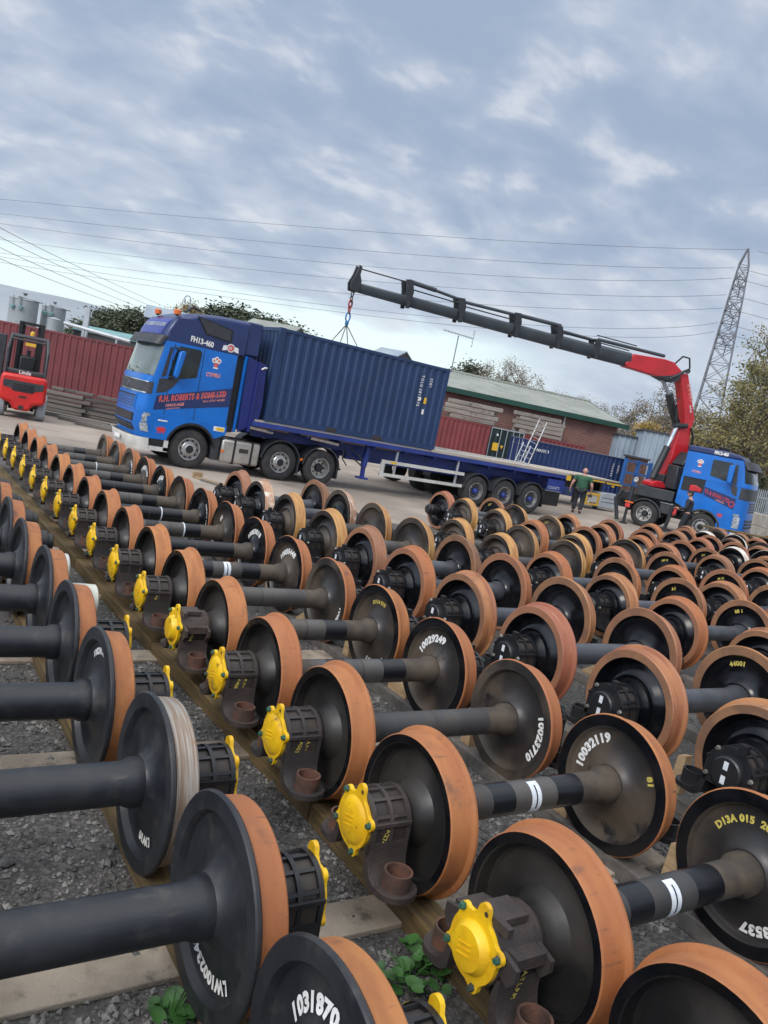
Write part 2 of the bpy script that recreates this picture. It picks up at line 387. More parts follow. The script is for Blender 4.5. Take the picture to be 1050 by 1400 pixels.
def wheel_mesh(kind, mats):
    key = (kind,)+tuple(m.name for m in mats)
    if key in _wc: return _wc[key]
    prof = P_IN + P_RIM + P_OUT[kind]
    ni, nr, no = len(P_IN), len(P_RIM), len(P_OUT[kind])
    mis = [2]*(ni-1) + [1] + ([1]*3+[3]+[0]*(nr-5) if mats[1].name.startswith('satin') else [0]*(nr-1)) + [1] + [2]*(no-1) + [2]
    b = MB(); b.lathe(prof, 64, mis=mis, closed=True)
    _wc[key] = b.mesh('wheel', list(mats)+[M['edge']], smooth=28)
    return _wc[key]
def axle_mesh(kind):
    b = MB()
    r = .112 if kind == 'black' else .098
    if kind == 'black':
        prof = [(-1.0,.07),(-.97,.10),(-.76,.10),(-.75,.128),(-.70,.128),(-.66,r),(.66,r),(.70,.128),(.75,.128),(.76,.10),(.97,.10),(1.0,.07)]
        mis = [0]*11; mats = [M['satin']]
    elif kind == 'grey':
        prof = [(-1.0,.07),(-.97,.10),(-.76,.10),(-.75,.12),(-.69,.12),(-.64,r),(.64,r),(.69,.12),(.75,.12),(.76,.10),(.97,.10),(1.0,.07)]
        mis = [0]*11; mats = [M['axle_grey']]
    else:
        q = {'patched': [(-.64,1),(-.48,0),(-.34,2),(-.16,0),(-.015,3),(.0,0),(.19,2),(.42,1)], 'plain': [(-.64,1),(-.50,0),(-.012,3),(.0,0),(.50,1)], 'gloss': [(-.64,2),(.0,3),(.012,2),(.5,1)]}[kind]
        prof = [(-1.0,.07),(-.97,.10),(-.76,.10),(-.75,.122),(-.69,.122)] + [(x, r) for x, _ in q] + [(.64,r),(.69,.122),(.75,.122),(.76,.10),(.97,.10),(1.0,.07)]
        mis = [0,0,1,1,1] + [mm for _, mm in q] + [1,1,1,0,0]
        mats = [M['axle'], M['axle_brown'], M['axle_black'], M['boxdark']]
    b.lathe(prof, 32, o=(0,0,HZ), mis=mis)
    return b.mesh('axle', mats)
AX = {k: axle_mesh(k) for k in ('black', 'grey', 'patched', 'plain', 'gloss')}

def box_mesh(style):
    """axle box at the +x end, in wheelset axes moved to the axle centre line: x from .975 to 1.235"""
    b = MB(); x0, x1 = .985, 1.225
    if style == 'cylindrical':
        b.lathe([(x0,.09),(x0,.155),(x1,.155),(x1,.09)], 36)
        b.box((1.03,-.21,.02),(1.19,.21,.075)); b.box((1.05,-.05,.14),(1.20,.09,.172))
        for sy in (-1, 1):
            for xa in (1.0, 1.195): b.prism([(sy*.14,.075),(sy*.235,.05),(sy*.235,-.005),(sy*.20,-.05),(sy*.14,-.02)], lambda y, z, d: (d, y, z), xa, xa+.024)
        b.box((1.19,.03,.135),(1.222,.15,.175))
    else:
        arc = [(math.cos(t)*.150, math.sin(t)*.150) for t in np.linspace(R(12), R(168), 15)]
        b.prism([(.150,-.10)]+arc+[(-.150,-.10)], lambda y, z, d: (d, y, z), x0+.012, x1-.012, 1)
        for xa, xb in ((x0, x0+.026), (1.095, 1.117), (x1-.026, x1)):           # hoops
            oarc = [(math.cos(t)*.168, math.sin(t)*.168) for t in np.linspace(R(5), R(175), 17)]
            b.prism([(.168,-.12)]+oarc+[(-.168,-.12)], lambda y, z, d: (d, y, z), xa, xb)
        for t in (30, 62, 90, 118, 150):                                     # lengthwise ribs
            c, s_ = math.cos(R(t)), math.sin(R(t))
            b.bar((x0+.005, c*.158, s_*.158), (x1-.005, c*.158, s_*.158), .018, .014, 0, up=(0, c, s_))
        for sy in (-1, 1):                                                   # flat side panels
            b.box((x0+.03, sy*.150-.012, -.11), (x1-.03, sy*.150+.012, .035), 1)
            b.box((x0, sy*.160-.012, .035), (x1, sy*.160+.012, .055))
    if style != 'cylindrical' or True:
        # saddle: the sides sweep down and out into a shelf on both sides
        left = [(.150,-.05),(.168,-.05),(.172,-.13),(.185,-.18),(.215,-.212),(.262,-.228),(.262,-.258),(.19,-.25),(.145,-.215),(.135,-.12)]
        for sy in (-1, 1):
            b.prism([(sy*y, z) for y, z in left], lambda y, z, d: (d, y, z), x0, x1)
            cx = (x0+x1)/2
            pl = [(cx+.118*math.cos(t), sy*(.285+.105*math.sin(t))) for t in np.linspace(R(-10), R(190), 17)] + [(x0, sy*.21), (x1, sy*.21)]
            b.prism(pl, lambda x, y, d: (x, y, d), -.258, -.226)
    b.lathe([(.935,.09),(.935,.122),(.955,.135),(x0+.005,.135)], 32)
    mats = {'brown': [M['boxbrown'], M['boxdark']], 'cylindrical': [M['boxbrown'], M['boxdark']], 'black': [M['boxblack'], M['boxdark']]}[style]
    for i, (x, y, z) in enumerate(b.v): b.v[i] = (x, y, z+HZ)
    return b.mesh('axle_box', mats)
BOX = {k: box_mesh(k) for k in ('brown', 'cylindrical', 'black')}

def cover_mesh(kind):
    b = MB()
    if kind in ('yellow', 'yellow_domed'):
        lob = [(128,.150,.030),(84,.180,.033),(18,.152,.031),(203,.150,.030),(288,.154,.032)]
        poly = []
        for k in range(120):
            t = 3*k; r = .147
            for a, h, w in lob:
                d = R((t-a+180) % 360-180); q = w*w-(h*math.sin(d))**2
                if abs(d) < 1.2 and q > 0: r = max(r, h*math.cos(d)+math.sqrt(q))
                elif abs(d) < .34: r = max(r, .147+(h-.130)*max(0, 1-abs(d)/.34))
            poly.append((math.cos(R(t))*r, math.sin(R(t))*r))
        b.prism(poly, lambda y, z, d: (d, y, z), 1.225, 1.247)
        b.lathe([(1.247,.128),(1.254,.120),(1.268,.10),(1.272,.04),(1.272,.001)] if kind == 'yellow' else [(1.247,.112),(1.262,.108),(1.286,.09),(1.292,.04),(1.292,.001)], 40)
        for dz in (-.025, 0.0, .025):
            b.bar((1.274 if kind == 'yellow' else 1.294, -.04, dz-.01), (1.274 if kind == 'yellow' else 1.294, .035, dz+.01), .006, .005)
        y, z = math.cos(R(78))*.178, math.sin(R(78))*.178
        b.lathe([(1.2475,.001),(1.2475,.012)], 12, (0, y, z), mis=[1])
        mats = [M['yellow'], M['boxdark']]
    elif kind == 'black':
        lob = [(60,.04,13),(130,.035,12),(5,.035,13),(205,.03,12),(300,.03,12)]
        poly = []
        for k in range(90):
            t = 4*k; r = .138
            for a, h, w in lob:
                d = (t-a+180) % 360-180; r += h*math.exp(-(d/w)**2*1.3)
            poly.append((math.cos(R(t))*r, math.sin(R(t))*r))
        b.prism(poly, lambda y, z, d: (d, y, z), 1.205, 1.228)
        b.lathe([(1.228,.11),(1.262,.106),(1.272,.095),(1.275,.05),(1.275,.001)], 36)
        b.box((1.19,.03,.14),(1.235,.085,.215))
        for dz in (.02, -.075): b.box((1.2745,-.018,dz),(1.2775,.014,dz+.055), 1)
        mats = [M['boxblack'], M['sticker']]
    elif kind == 'stub':                       # bare bearing end without a box
        b.lathe([(1.0,.09),(1.0,.125),(1.20,.125),(1.21,.115),(1.21,.10),(1.262,.095),(1.275,.07),(1.275,.001)], 32)
        mats = [M['boxblack']]
    elif kind == 'wrapped':
        b.lathe([(.95,.10),(.96,.145),(1.10,.150),(1.23,.143),(1.245,.12),(1.245,.001)], 24)
        mats = [M['wrap']]
    for i, (x, y, z) in enumerate(b.v): b.v[i] = (x, y, z+HZ)
    return b.mesh('end_cover' if kind != 'wrapped' else 'plastic_wrap', mats)
COV = {k: cover_mesh(k) for k in ('yellow', 'yellow_domed', 'black', 'stub', 'wrapped')}
def bolt_mesh(m, r):
    b = MB(); b.lathe([(0,r*1.25),(.006,r*1.25),(.006,r),(.020,r*.95),(.020,.001)], 6); return b.mesh('bolt', [m], smooth=0)
BOLT = {'green': bolt_mesh(M['bolt'], .015), 'steel': bolt_mesh(M['steel'], .014)}
b = MB(); b.lathe([(0,.076),(.092,.076),(.092,.064),(.012,.062),(.012,.001)], 28, ax='Z'); CUP = b.mesh('spring_cup', [M['cup']])
CUPB = CUP.copy(); CUPB.materials[0] = M['boxblack']

def part(name, me, parent, loc=(0,0,0), rz=0.0):
    o = bpy.data.objects.new(name, me); COL.objects.link(o); o.parent = parent
    o.location = loc; o.rotation_euler = (0, 0, rz); return o

def ring_text(txt, size, m, wheel, r, phi0, inner=True, kind='dish', label=None, step=None):
    """painted number running clockwise round the wheel disc from phi0 degrees (0 = top)"""
    v, f = glyphs(txt, size, 0.004*size/0.07, 1.08)
    def fn(u, w):
        rr = r + w; ph = R(phi0) + u/r
        if inner: return (xin(rr)-.004, -math.sin(ph)*rr, math.cos(ph)*rr)
        return (xout(rr, kind)+.004, math.sin(ph)*rr, math.cos(ph)*rr)
    me = bpy.data.meshes.new('painted_number'); me.from_pydata([fn(p[0], p[1]) for p in v], [], f); me.materials.append(m)
    o = bpy.data.objects.new('painted_number', me); COL.objects.link(o); o.parent = wheel
    return o

def make_end(root, side, style, cover, cups=True, boltk='green'):
    """side +1 right end, -1 left end"""
    rz = 0 if side > 0 else math.pi
    if style is None:
        return part('end_cover' if cover != 'wrapped' else 'plastic_wrap', COV[cover], root, (0,0,0), rz)
    bx = part('axle_box', BOX[style], root, (0,0,0), rz)
    part('end_cover', COV[cover], bx)
    if cups:
        for sy in (-1, 1): part('spring_cup', CUP if style != 'black' else CUPB, bx, (1.105, sy*.285, HZ-.228))
    if boltk:
        angs = (128, 18, 203, 288) if cover.startswith('yellow') else (130, 5, 205)
        for a in angs:
            part('bolt', BOLT[boltk], bx, (1.247 if cover.startswith('yellow') else 1.228, math.cos(R(a))*.160, HZ+math.sin(R(a))*.160))
    return bx

def make_wheelset(axle, wl_kind, wmats, wmats_r, left, right, boltk):
    root = thing('wheelset', None, 'wheelset')
    part('axle', AX[axle], root)
    lw = part('wheel', wheel_mesh(wl_kind, wmats), root, (-.765, 0, HZ), math.pi)
    rw = part('wheel', wheel_mesh(wl_kind, wmats_r), root, (.765, 0, HZ))
    make_end(root, -1, *left, boltk=boltk); make_end(root, 1, *right, boltk=boltk)
    return root, lw, rw

def wcopy(proto):
    r = copy_tree(proto)
    ws = [c for c in r.children if c.name.startswith('wheel')]
    ws.sort(key=lambda o: o.location.x)
    return r, ws[0], ws[1]
ORD = ['nearest', 'second nearest', 'third nearest', 'fourth nearest', 'fifth nearest', 'sixth nearest', 'seventh nearest', 'eighth nearest', 'ninth nearest', 'tenth nearest', 'eleventh nearest', 'twelfth nearest', 'thirteenth nearest', 'fourteenth nearest', 'fifteenth nearest', 'sixteenth nearest', 'seventeenth nearest']
rw_ = random.Random(3)
blackm = [M['tread'], M['satin'], M['satin']]
usedm = [M['tread'], M['gloss'], M['webdirt']]
useddk = [M['tread'], M['gloss'], M['webdark']]

# row A: black painted, cut off by the left edge of the view
PROTO = {}
PROTO['A'] = make_wheelset('black', 'dish', blackm, blackm, ('black', 'black', True), ('black', 'yellow', False), None)
PROTO['Aw'] = make_wheelset('black', 'dish', blackm, blackm, (None, 'wrapped'), (None, 'wrapped'), None)
PROTO['As'] = make_wheelset('black', 'dish', blackm, blackm, (None, 'stub'), (None, 'stub'), None)
PROTO['B'] = make_wheelset('patched', 'dish', useddk, usedm, ('brown', 'yellow', True), ('black', 'black', True), 'green')
PROTO['Bc'] = make_wheelset('patched', 'dish', useddk, usedm, ('cylindrical', 'yellow_domed', True), ('black', 'black', True), 'green')
PROTO['Bp'] = make_wheelset('plain', 'dish', useddk, [M['tread'], M['webdirt'], M['webdirt']], ('brown', 'yellow', True), ('black', 'black', True), 'green')
PROTO['Bg'] = make_wheelset('gloss', 'dish', useddk, [M['tread'], M['gloss'], M['gloss']], ('brown', 'yellow', True), ('black', 'black', True), 'green')
tan = [M['tread_tan'], M['rimrust'], M['gloss']]
PROTO['C'] = make_wheelset('grey', 'wave', tan, tan, ('black', 'black', True), ('black', 'black', True), 'steel')
PROTO['Cs'] = make_wheelset('grey', 'wave', tan, tan, (None, 'stub'), ('black', 'black', True), 'steel')
red = [M['tread'], M['rimrust'], M['gloss']]
PROTO['Cr'] = make_wheelset('grey', 'wave', red, red, ('black', 'black', True), ('black', 'black', True), 'steel')
grey = [M['tread_yellow'], M['webdirt'], M['webdirt']]
brn = [M['rimrust'], M['rimrust'], M['gloss']]
PROTO['Cb'] = make_wheelset('grey', 'wave', brn, brn, ('black', 'black', True), ('black', 'black', True), 'steel')
PROTO['Cg'] = make_wheelset('plain', 'wave', grey, grey, ('black', 'black', True), (None, 'stub'), 'steel')
worn = [M['tread_worn'], M['webdirt'], M['gloss']]
PROTO['Cw'] = make_wheelset('grey', 'wave', worn, worn, ('black', 'black', True), (None, 'stub'), 'steel')
pale = [M['tread_white'], M['gloss'], M['gloss']]
PROTO['Cp'] = make_wheelset('grey', 'wave', pale, pale, (None, 'stub'), (None, 'stub'), 'steel')
dark = [M['rimrust'], M['webdirt'], M['gloss']]
PROTO['Cd'] = make_wheelset('plain', 'wave', dark, dark, (None, 'stub'), (None, 'stub'), 'steel')
_used = set()
def place_ws(kind, x, y, label, group, rz=0.0, dz=0.0, sr=1.0, sx=1.0):
    r, lw, rw = wcopy(PROTO[kind][0])
    r.location = (x, y, float(gz(x, y))+dz); r.scale = (sx, sr, sr); r.rotation_euler = (0, 0, rz)
    tag(r, label, 'wheelset', group)
    # turn each wheel about its own axle so that no two show the same stains
    a = rw_.uniform(0, 6.28); lw.rotation_euler = (a, 0, math.pi); rw.rotation_euler = (rw_.uniform(0, 6.28), 0, 0)
    return r, lw, rw

# ---- row A
txtA = {0: ('1031870 LW', -72, .078), 1: ('LW1002340', 138, .070), 2: ('LW10', 150, .06), 3: ('10029190', -45, .055), 5: ('4', -10, .05)}
for k in range(11):
    y = 0.56 + 1.05*(k-1)
    if k == 0: y = -0.40
    kind = 'A' if k in (0, 1, 2, 3, 4) else ('Aw' if k in (5, 6) else 'As')
    ex = {0: 'cut off by the bottom edge', 1: 'with white numbers low on its disc', 2: 'with a scuffed bare metal tread', 5: 'its bearing wrapped in cream plastic', 6: 'its bearing wrapped in cream plastic'}.get(k, 'with a plain orange tread')
    r, lw, rw = place_ws(kind, -1.735 + (0.015*(k % 3)), y, f'black painted wheelset {ex}, {ORD[k]} along the left edge', 'black painted wheelsets along the left edge')
    if k == 2:
        rw.data = wheel_mesh('dish', [M['tread_steel'], M['satin'], M['satin']])
    if k in txtA:
        t, ph, sz = txtA[k]; rw.rotation_euler = (0, 0, 0); ring_text(t, sz, M['white'], rw, .225 if k == 0 else .285, ph)
# ---- row B
txtB = {1: [('D13A 015  20 8', .055, 'ymark', .27, -62), ('1003537', .075, 'white', .285, 118)], 2: [('10032119', .082, 'white', .27, -95), ('81', .06, 'ymark', .29, 55)], 3: [('10023710', .082, 'white', .285, 62)],
        4: [('10029249', .085, 'white', .245, -75)], 5: [('1003551', .08, 'white', .285, 135), ('D114 015', .05, 'ymark', .27, -30)], 6: [('1002551', .08, 'white', .285, 88)], 7: [('10035448', .085, 'white', .24, -60)], 8: [('10053018', .085, 'white', .24, -60)],
        9: [('44', .08, 'white', .25, -60)], 10: [('10024713', .075, 'white', .26, 30)], 13: [('10031147', .10, 'white', .22, -50)], 14: [('1004418', .10, 'white', .22, 20)], 12: [('100353', .09, 'white', .22, -60)]}
sideB = {1: (('E1124', .055), ('W.A.T.L.P.MOOL', .05)), 2: (('A2744', .06),), 3: (('A553C', .055), ('A.S.21', .05)), 4: (('A4081', .055), ('A.TOM', .05)), 5: (('A414', .055),), 6: (('A4', .055),)}
for k in range(17):
    y = -0.9 if k == 0 else 1.018*(k-1)
    kind = {1: 'Bc', 5: 'Bc', 2: 'B', 3: 'Bp', 6: 'Bp', 8: 'Bg', 10: 'Bg', 9: 'B', 12: 'Bg', 14: 'Bp'}.get(k, 'B')
    num = txtB.get(k, [None])[0]
    big = [q for q in txtB.get(k, []) if q[2] == 'white']
    ex = f'with white number {big[0][0]}' if big and k < 9 else 'with worn orange treads'
    r, lw, rw = place_ws(kind, 1.265, y, f'grimy wheelset {ex} and yellow end cover, {ORD[k]} along the timber beam', 'wheelsets with yellow end covers along the timber beam')
    for t, sz, mm, rr, ph in txtB.get(k, []):
        rw.rotation_euler = (0, 0, 0); ring_text(t, sz, M[mm], rw, rr, ph)
    if k in (1, 2, 3, 4, 5, 6, 7):
        # strip with a black dash taped round the axle
        b = MB(); n = 10
        for q, (xa, xb, rr, mi) in enumerate(((-.03, .05, .0995, 0), (.006, .016, .1005, 1))):
            a0, a1 = (R(25), R(150)) if q == 0 else (R(45), R(130))
            vv = [(x, -rr*math.sin(a), HZ+rr*math.cos(a)) for a in np.linspace(a0-R(20), a1-R(20), n) for x in (xa, xb)]
            b.add(vv, [(2*i, 2*i+1, 2*i+3, 2*i+2) for i in range(n-1)], mi)
        if k in (1, 2, 7): b.build('axle_label', [M['sticker'], M['gloss']], r)
    if k in (9, 10, 14):
        b = MB(); b.lathe([(.18,.0985),(.18,.106),(.196,.106),(.196,.0985)], 20, (0,0,HZ)); b.build('cable_tie', M['sticker'], r)
    bx = [c for c in r.children if c.name.startswith('axle_box') and abs(c.rotation_euler.z) > 1][0]
    for q, (t, sz) in enumerate(sideB.get(k, ())):
        # paint-pen writing on the side of the box that faces the camera (the box is turned by 180 degrees)
        yy = .1635 if kind != 'Bc' else .174
        text('paint_pen_writing', t, sz, M['ymark'], bx, lambda u, w, q=q, yy=yy: (1.135-.05*q-w*.7+u*.22, yy, HZ+.02-u*.62), bold=.0012)
    if k in (3, 4, 7):
        b = MB(); b.lathe([(1.21,.150),(1.226,.172)], 20); b.v = [(x, y_, z+HZ) for x, y_, z in b.v]
        b.f = b.f[1:8]; b.m = b.m[1:8]
        b.build('green_sealant', M['greenblob'], bx)
    if k == 2:
        b = MB()
        for a in (22, 55): b.lathe([(1.185,.1695),(1.222,.1695)], 40)
        b.v = [(x, y_, z+HZ) for x, y_, z in b.v[:80]]; b.f = b.f[14:19]; b.m = b.m[:5]
        b.build('blue_tape', M['bluetape'], bx)
# ---- rows C to J, counted from the yellow-covered row to the right
ROWS = [
 ('C', 4.28, [0.88, 2.03, 3.25, 4.45, 5.59, 6.68, 7.83, 9.00, 10.16, 11.11], 'C C C C Cr Cb Cg Cg Cw Cb', 'first', 1.12),
 ('D', 7.60, [2.85, 4.12, 5.25, 6.46, 7.70, 8.85], 'C Cr C Cr Cg Cg', 'second', 1.055),
 ('E', 10.32, [4.1, 5.27, 6.25, 7.55, 8.57, 9.78, 10.88, 12.07, 12.92], 'C C Cr C Cg Cr Cg Cg Cs', 'third', 1.065),
 ('F', 13.52, [5.9, 7.02, 8.05, 8.85, 9.60, 10.75, 11.85], 'C Cr Cb C Cr C C', 'fourth', 1.045),
 ('G', 17.40, [7.8, 8.78, 9.72, 10.68, 11.5, 12.38], 'C Cb Cp C Cb Cr', 'fifth', 1.03),
 ('H', 20.05, [8.2, 9.0, 9.8, 10.6, 11.5, 12.4, 13.1], 'Cd C Cd Cb Cd Cp Cd', 'sixth', 1.03),
 ('I', 22.9, [9.0, 9.8, 10.6, 11.5, 12.45, 13.1, 13.9], 'Cd Cb Cd Cd Cb Cd Cd', 'seventh', 1.03),
 ('J', 25.9, [10.2, 11.1, 12.0, 12.9, 13.8], 'Cd Cd Cd Cd Cd', 'eighth', 1.03)]
LOOK = {'C': 'with tan rims', 'Cr': 'with orange rims', 'Cg': 'with ochre treads', 'Cw': 'with scuffed treads', 'Cp': 'with white treads', 'Cd': 'with dark rims', 'Cs': 'with bare bearing', 'Cb': 'with red-brown rims'}
ytx = {('C', 1): [('44001', .055, 'r')], ('C', 0): [('22,51', .07, 'r')], ('D', 2): [('A1', .06, 'r')], ('E', 3): [('100 31', .05, 'r')], ('E', 2): [('44 21', .05, 'r')], ('F', 1): [('44', .06, 'r')], ('E', 6): [('1141', .05, 'r')], ('E', 8): [('417', .06, 'r')], ('D', 1): [('88 1', .06, 'r')], ('F', 3): [('311', .05, 'r')]}
for nm, xc, yl, kinds, od, sr in ROWS:
    for k, (y, kd) in enumerate(zip(yl, kinds.split())):
        r, lw, rw = place_ws(kd, xc + rw_.uniform(-.04, .04) + (.75 if nm == 'F' and k in (1, 2) else 0), y, f'wheelset {LOOK[kd]}, {ORD[k]} in the {od} row right of the yellow-covered row', f'rusty wheelsets in the {od} row right of the yellow-covered row', R(rw_.uniform(-1.2, 1.2)), sr=sr, sx=.965)
        for t, sz, wch in ytx.get((nm, k), []):
            rw.rotation_euler = (0, 0, 0); ring_text(t, sz, M['ymark'], rw, .285, -35 if t != '22,51' else -85)
for q in list(PROTO):
    for c in [PROTO[q][0]] + list(PROTO[q][0].children_recursive): bpy.data.objects.remove(c)
# unwrapped last wheelset of the first row: yellow ear cover kept at its left end
# ---- timber runners, concrete sleepers, wedges
def beam(name, p0, p1, w, h, m, label, cat, group, z=0.004, bev=.008):
    p0, p1 = Vector((p0[0], p0[1], 0)), Vector((p1[0], p1[1], 0)); d = p1-p0; L = d.length
    b = MB(); n = 5; rr = random.Random(int(p0.x*97+p0.y*31))
    v = []
    for i in range(n+1):
        y = L*i/n; a, c = rr.uniform(-.004, .004), rr.uniform(-.005, .005)
        v += [(-w/2+a, y, 0), (w/2+a, y, 0), (w/2+a, y, h+c), (-w/2+a, y, h+c)]
    f = [(0,1,2,3), (4*n+3, 4*n+2, 4*n+1, 4*n)]
    for i in range(n):
        for j in range(4): f.append((4*i+j, 4*i+4+j, 4*i+4+(j+1)%4, 4*i+(j+1)%4))
    b.add(v, f); o = b.build(name, m, smooth=0, bevel=bev)
    o.location = (p0.x, p0.y, z); o.rotation_euler = (0, 0, math.atan2(d.y, d.x)-math.pi/2)
    return tag(o, label, cat, group)
bx0 = [(-1.2, .46), (1.9, .40), (4.9, .24), (7.9, .16), (10.9, .06), (14.0, .0), (17.0, -.1)]
nmB = ['nearest', 'second', 'third', 'fourth', 'fifth', 'farthest']
for i in range(6):
    (ya, xa), (yb, xb) = bx0[i], bx0[i+1]
    beam('timber_beam', (xa, ya), (xb, yb-.03), .20, .135, M['timber'], f'{nmB[i]} length of the brown timber beam beneath the yellow-covered axle boxes', 'timber beam', 'timber beams under the wheelsets')
for gi, (xr, od) in enumerate(((2.10, 'right wheels of the yellow-covered row'), (-.85, 'black wheels along the left edge'), (3.46, 'left wheels of the first rusty row'), (5.08, 'right wheels of the first rusty row'), (6.78, 'left wheels of the second rusty row'), (8.40, 'right wheels of the second rusty row'), (9.50, 'left wheels of the third rusty row'), (11.12, 'right wheels of the third rusty row'))):
    y0, y1 = (-1.3, 15.6) if gi < 2 else ((0.2, 12.0) if gi < 4 else ((2.4, 9.8) if gi < 6 else (3.6, 14.0)))
    n = max(2, int((y1-y0)/4)); st = (y1-y0)/n
    for i in range(n):
        beam('timber_beam', (xr, y0+st*i), (xr+rw_.uniform(-.02,.02), y0+st*(i+1)-.04), .14, .115, M['timber'] if gi == 1 else M['oldtimber'], f'{ORD[i]} timber beam under the {od}', 'timber beam', 'timber beams under the wheelsets')
for i in range(7):
    y = .93 + 1.93*i
    beam('concrete_sleeper', (-3.6, y+.03*(i % 2)), (2.6, y), .26, .035, M['slab'], f'pale worn concrete sleeper across the gravel, {ORD[i]}', 'sleeper', 'concrete sleepers across the gravel')
b = MB(); b.prism([(0,0),(.30,0),(.30,.03),(.04,.22),(0,.22)], lambda y, z, d: (d, y, z), -.05, .05); WEDGE = b.mesh('wooden_wedge', [M['newwood']], smooth=0)
b = MB(); b.prism([(0,0),(.11,0),(.09,.30),(.02,.32)], lambda y, z, d: (d, y, z), -.045, .045); WEDGE2 = b.mesh('wooden_wedge', [M['newwood']], smooth=0)
wed = [(2.13, 1.018*k+.48, k) for k in range(0, 9)] + [(3.5, 1.45, 20), (5.12, 1.45, 21), (5.12, 2.64, 22), (5.12, 3.85, 23), (5.12, 5.0, 24), (6.85, 3.5, 25), (8.42, 4.7, 26), (8.42, 5.85, 27), (6.85, 5.85, 28), (9.55, 4.7, 29), (9.55, 5.8, 30), (11.15, 6.9, 31)]
for x, y, k in wed:
    o = bpy.data.objects.new('wooden_wedge', WEDGE if k % 2 else WEDGE2); COL.objects.link(o)
    o.location = (x, y-.17 if k % 2 else y-.06, .12); o.rotation_euler = (0, 0, math.pi if k % 3 == 0 and k % 2 else 0)
    if k % 3 == 0 and k % 2: o.location.y += .34
    row = 'yellow-covered row' if k < 20 else 'rusty rows'
    tag(o, f'pale wooden wedge between two wheels of the {row}, {ORD[k] if k < 17 else ORD[k-20]}', 'wedge', 'wooden wedges between wheels')
# ---- weeds and stray planks
def weed(x, y, seed, n, spread, label):
    rr = random.Random(seed); b = MB()
    for i in range(n):
        a = rr.uniform(0, 6.28); d = spread*math.sqrt(rr.random()); px, py = x+d*math.cos(a), y+d*math.sin(a); z = .03+rr.random()*(.10 if n > 20 else .035)
        s = rr.uniform(.022, .045); t = rr.uniform(0, 6.28); tx, ty = rr.uniform(-.5, .5), rr.uniform(-.5, .5)
        v = [(px, py, z)]
        for k in range(9):
            q = 2*math.pi*k/9; u, w = s*math.cos(q)*(1.15 if k != 0 else .7), s*math.sin(q)
            uu, ww = u*math.cos(t)-w*math.sin(t), u*math.sin(t)+w*math.cos(t)
            v.append((px+uu, py+ww, z+.35*s+tx*uu+ty*ww))
        b.add(v, [(0, 1+k, 1+(k+1) % 9) for k in range(9)])
    root = thing('weed', label, 'weed', (x, y, 0.004))
    b.build('leaves', M['leaf_weed'], root, off=(x, y, 0.004), smooth=60)
    c = MB()
    for i in range(9):
        a = rr.uniform(0, 6.28); d = spread*rr.random()*.9
        c.tube([(x, y, 0), (x+d*.5*math.cos(a), y+d*.5*math.sin(a), .06), (x+d*math.cos(a), y+d*math.sin(a), .11)], .003, 5)
    c.build('stems', M['leaf_weed'], root, off=(x, y, 0.004))
weed(.12, .44, 1, 44, .20, 'green leafy weed beside the timber beam at the bottom of the view')
weed(-1.02, .58, 2, 14, .09, 'small green weed by the rim of a black wheel at the bottom left')
weed(-.90, 2.80, 3, 8, .06, 'tiny weed at the end of a pale concrete sleeper')
beam('plank', (5.0, 17.6), (6.3, 15.2), .11, .05, M['newwood'], 'pale plank lying on the yard in front of the blue lorry', 'plank', None)
beam('plank', (5.05, 17.2), (6.15, 14.9), .09, .04, M['oldtimber'], 'grey plank lying beside the pale one on the yard', 'plank', None)
b = MB(); b.box((4.95, 17.5, .05), (5.2, 17.65, .17)); tag(b.build('timber_block', M['newwood'], smooth=0, bevel=.01), 'small pale timber block on the end of a plank', 'block')
# ------------------------------------------------------------------ vehicle materials
M['blue'] = mat('bright_blue_truck_paint', (0.006,0.150,0.55), (0.006,0.125,0.47), 1.5, 0.28, dirt=(0.02,0.10,0.28), dlo=0.62, dhi=0.9, dscale=3)
M['navy'] = mat('navy_truck_paint', (0.020,0.036,0.125), (0.017,0.030,0.105), 2, 0.28)
M['trailerblue'] = mat('trailer_blue_paint', (0.022,0.045,0.24), (0.018,0.035,0.17), 1.5, 0.4, dirt=(0.03,0.035,0.06), dlo=0.6, dhi=0.85, dscale=4)
M['contblue'] = mat('container_blue_paint', (0.016,0.043,0.118), (0.013,0.036,0.100), 0.8, 0.42, dirt=(0.05,0.075,0.15), dlo=0.62, dhi=0.9, dscale=2.5)
M['contblue2'] = mat('deep_blue_container_paint', (0.010,0.030,0.115), (0.009,0.026,0.095), 0.8, 0.5)
M['maroon'] = mat('maroon_container_paint', (0.155,0.030,0.034), (0.125,0.024,0.028), 0.9, 0.5, dirt=(0.20,0.075,0.06), dlo=0.60, dhi=0.85, dscale=1.5)
M['maroon2'] = mat('faded_red_container_paint', (0.21,0.045,0.047), (0.17,0.036,0.038), 0.9, 0.5, dirt=(0.24,0.09,0.07), dlo=0.60, dhi=0.85, dscale=1.5)
M['dgreen'] = mat('dark_green_container_paint', (0.018,0.035,0.035), None, 2, 0.5)
M['glass'] = mat('vehicle_glass', (0.010,0.014,0.014), (0.028,0.036,0.034), 2.2, 0.05, spec=0.5)
M['wscreen'] = mat('windscreen_glass', (0.13,0.17,0.165), (0.06,0.075,0.07), 1.0, 0.05, spec=1.0)
M['plastic'] = mat('dark_grey_plastic', (0.040,0.043,0.050), (0.030,0.032,0.036), 6, 0.5)
M['blackp'] = mat('black_plastic', (0.014,0.015,0.017), None, 6, 0.45)
M['rubber'] = mat('dusty_tyre_rubber', (0.024,0.025,0.027), (0.045,0.042,0.040), 4, 0.8, bump=0.15, bscale=40, dirt=(0.075,0.068,0.060), dlo=0.58, dhi=0.85, dscale=4)
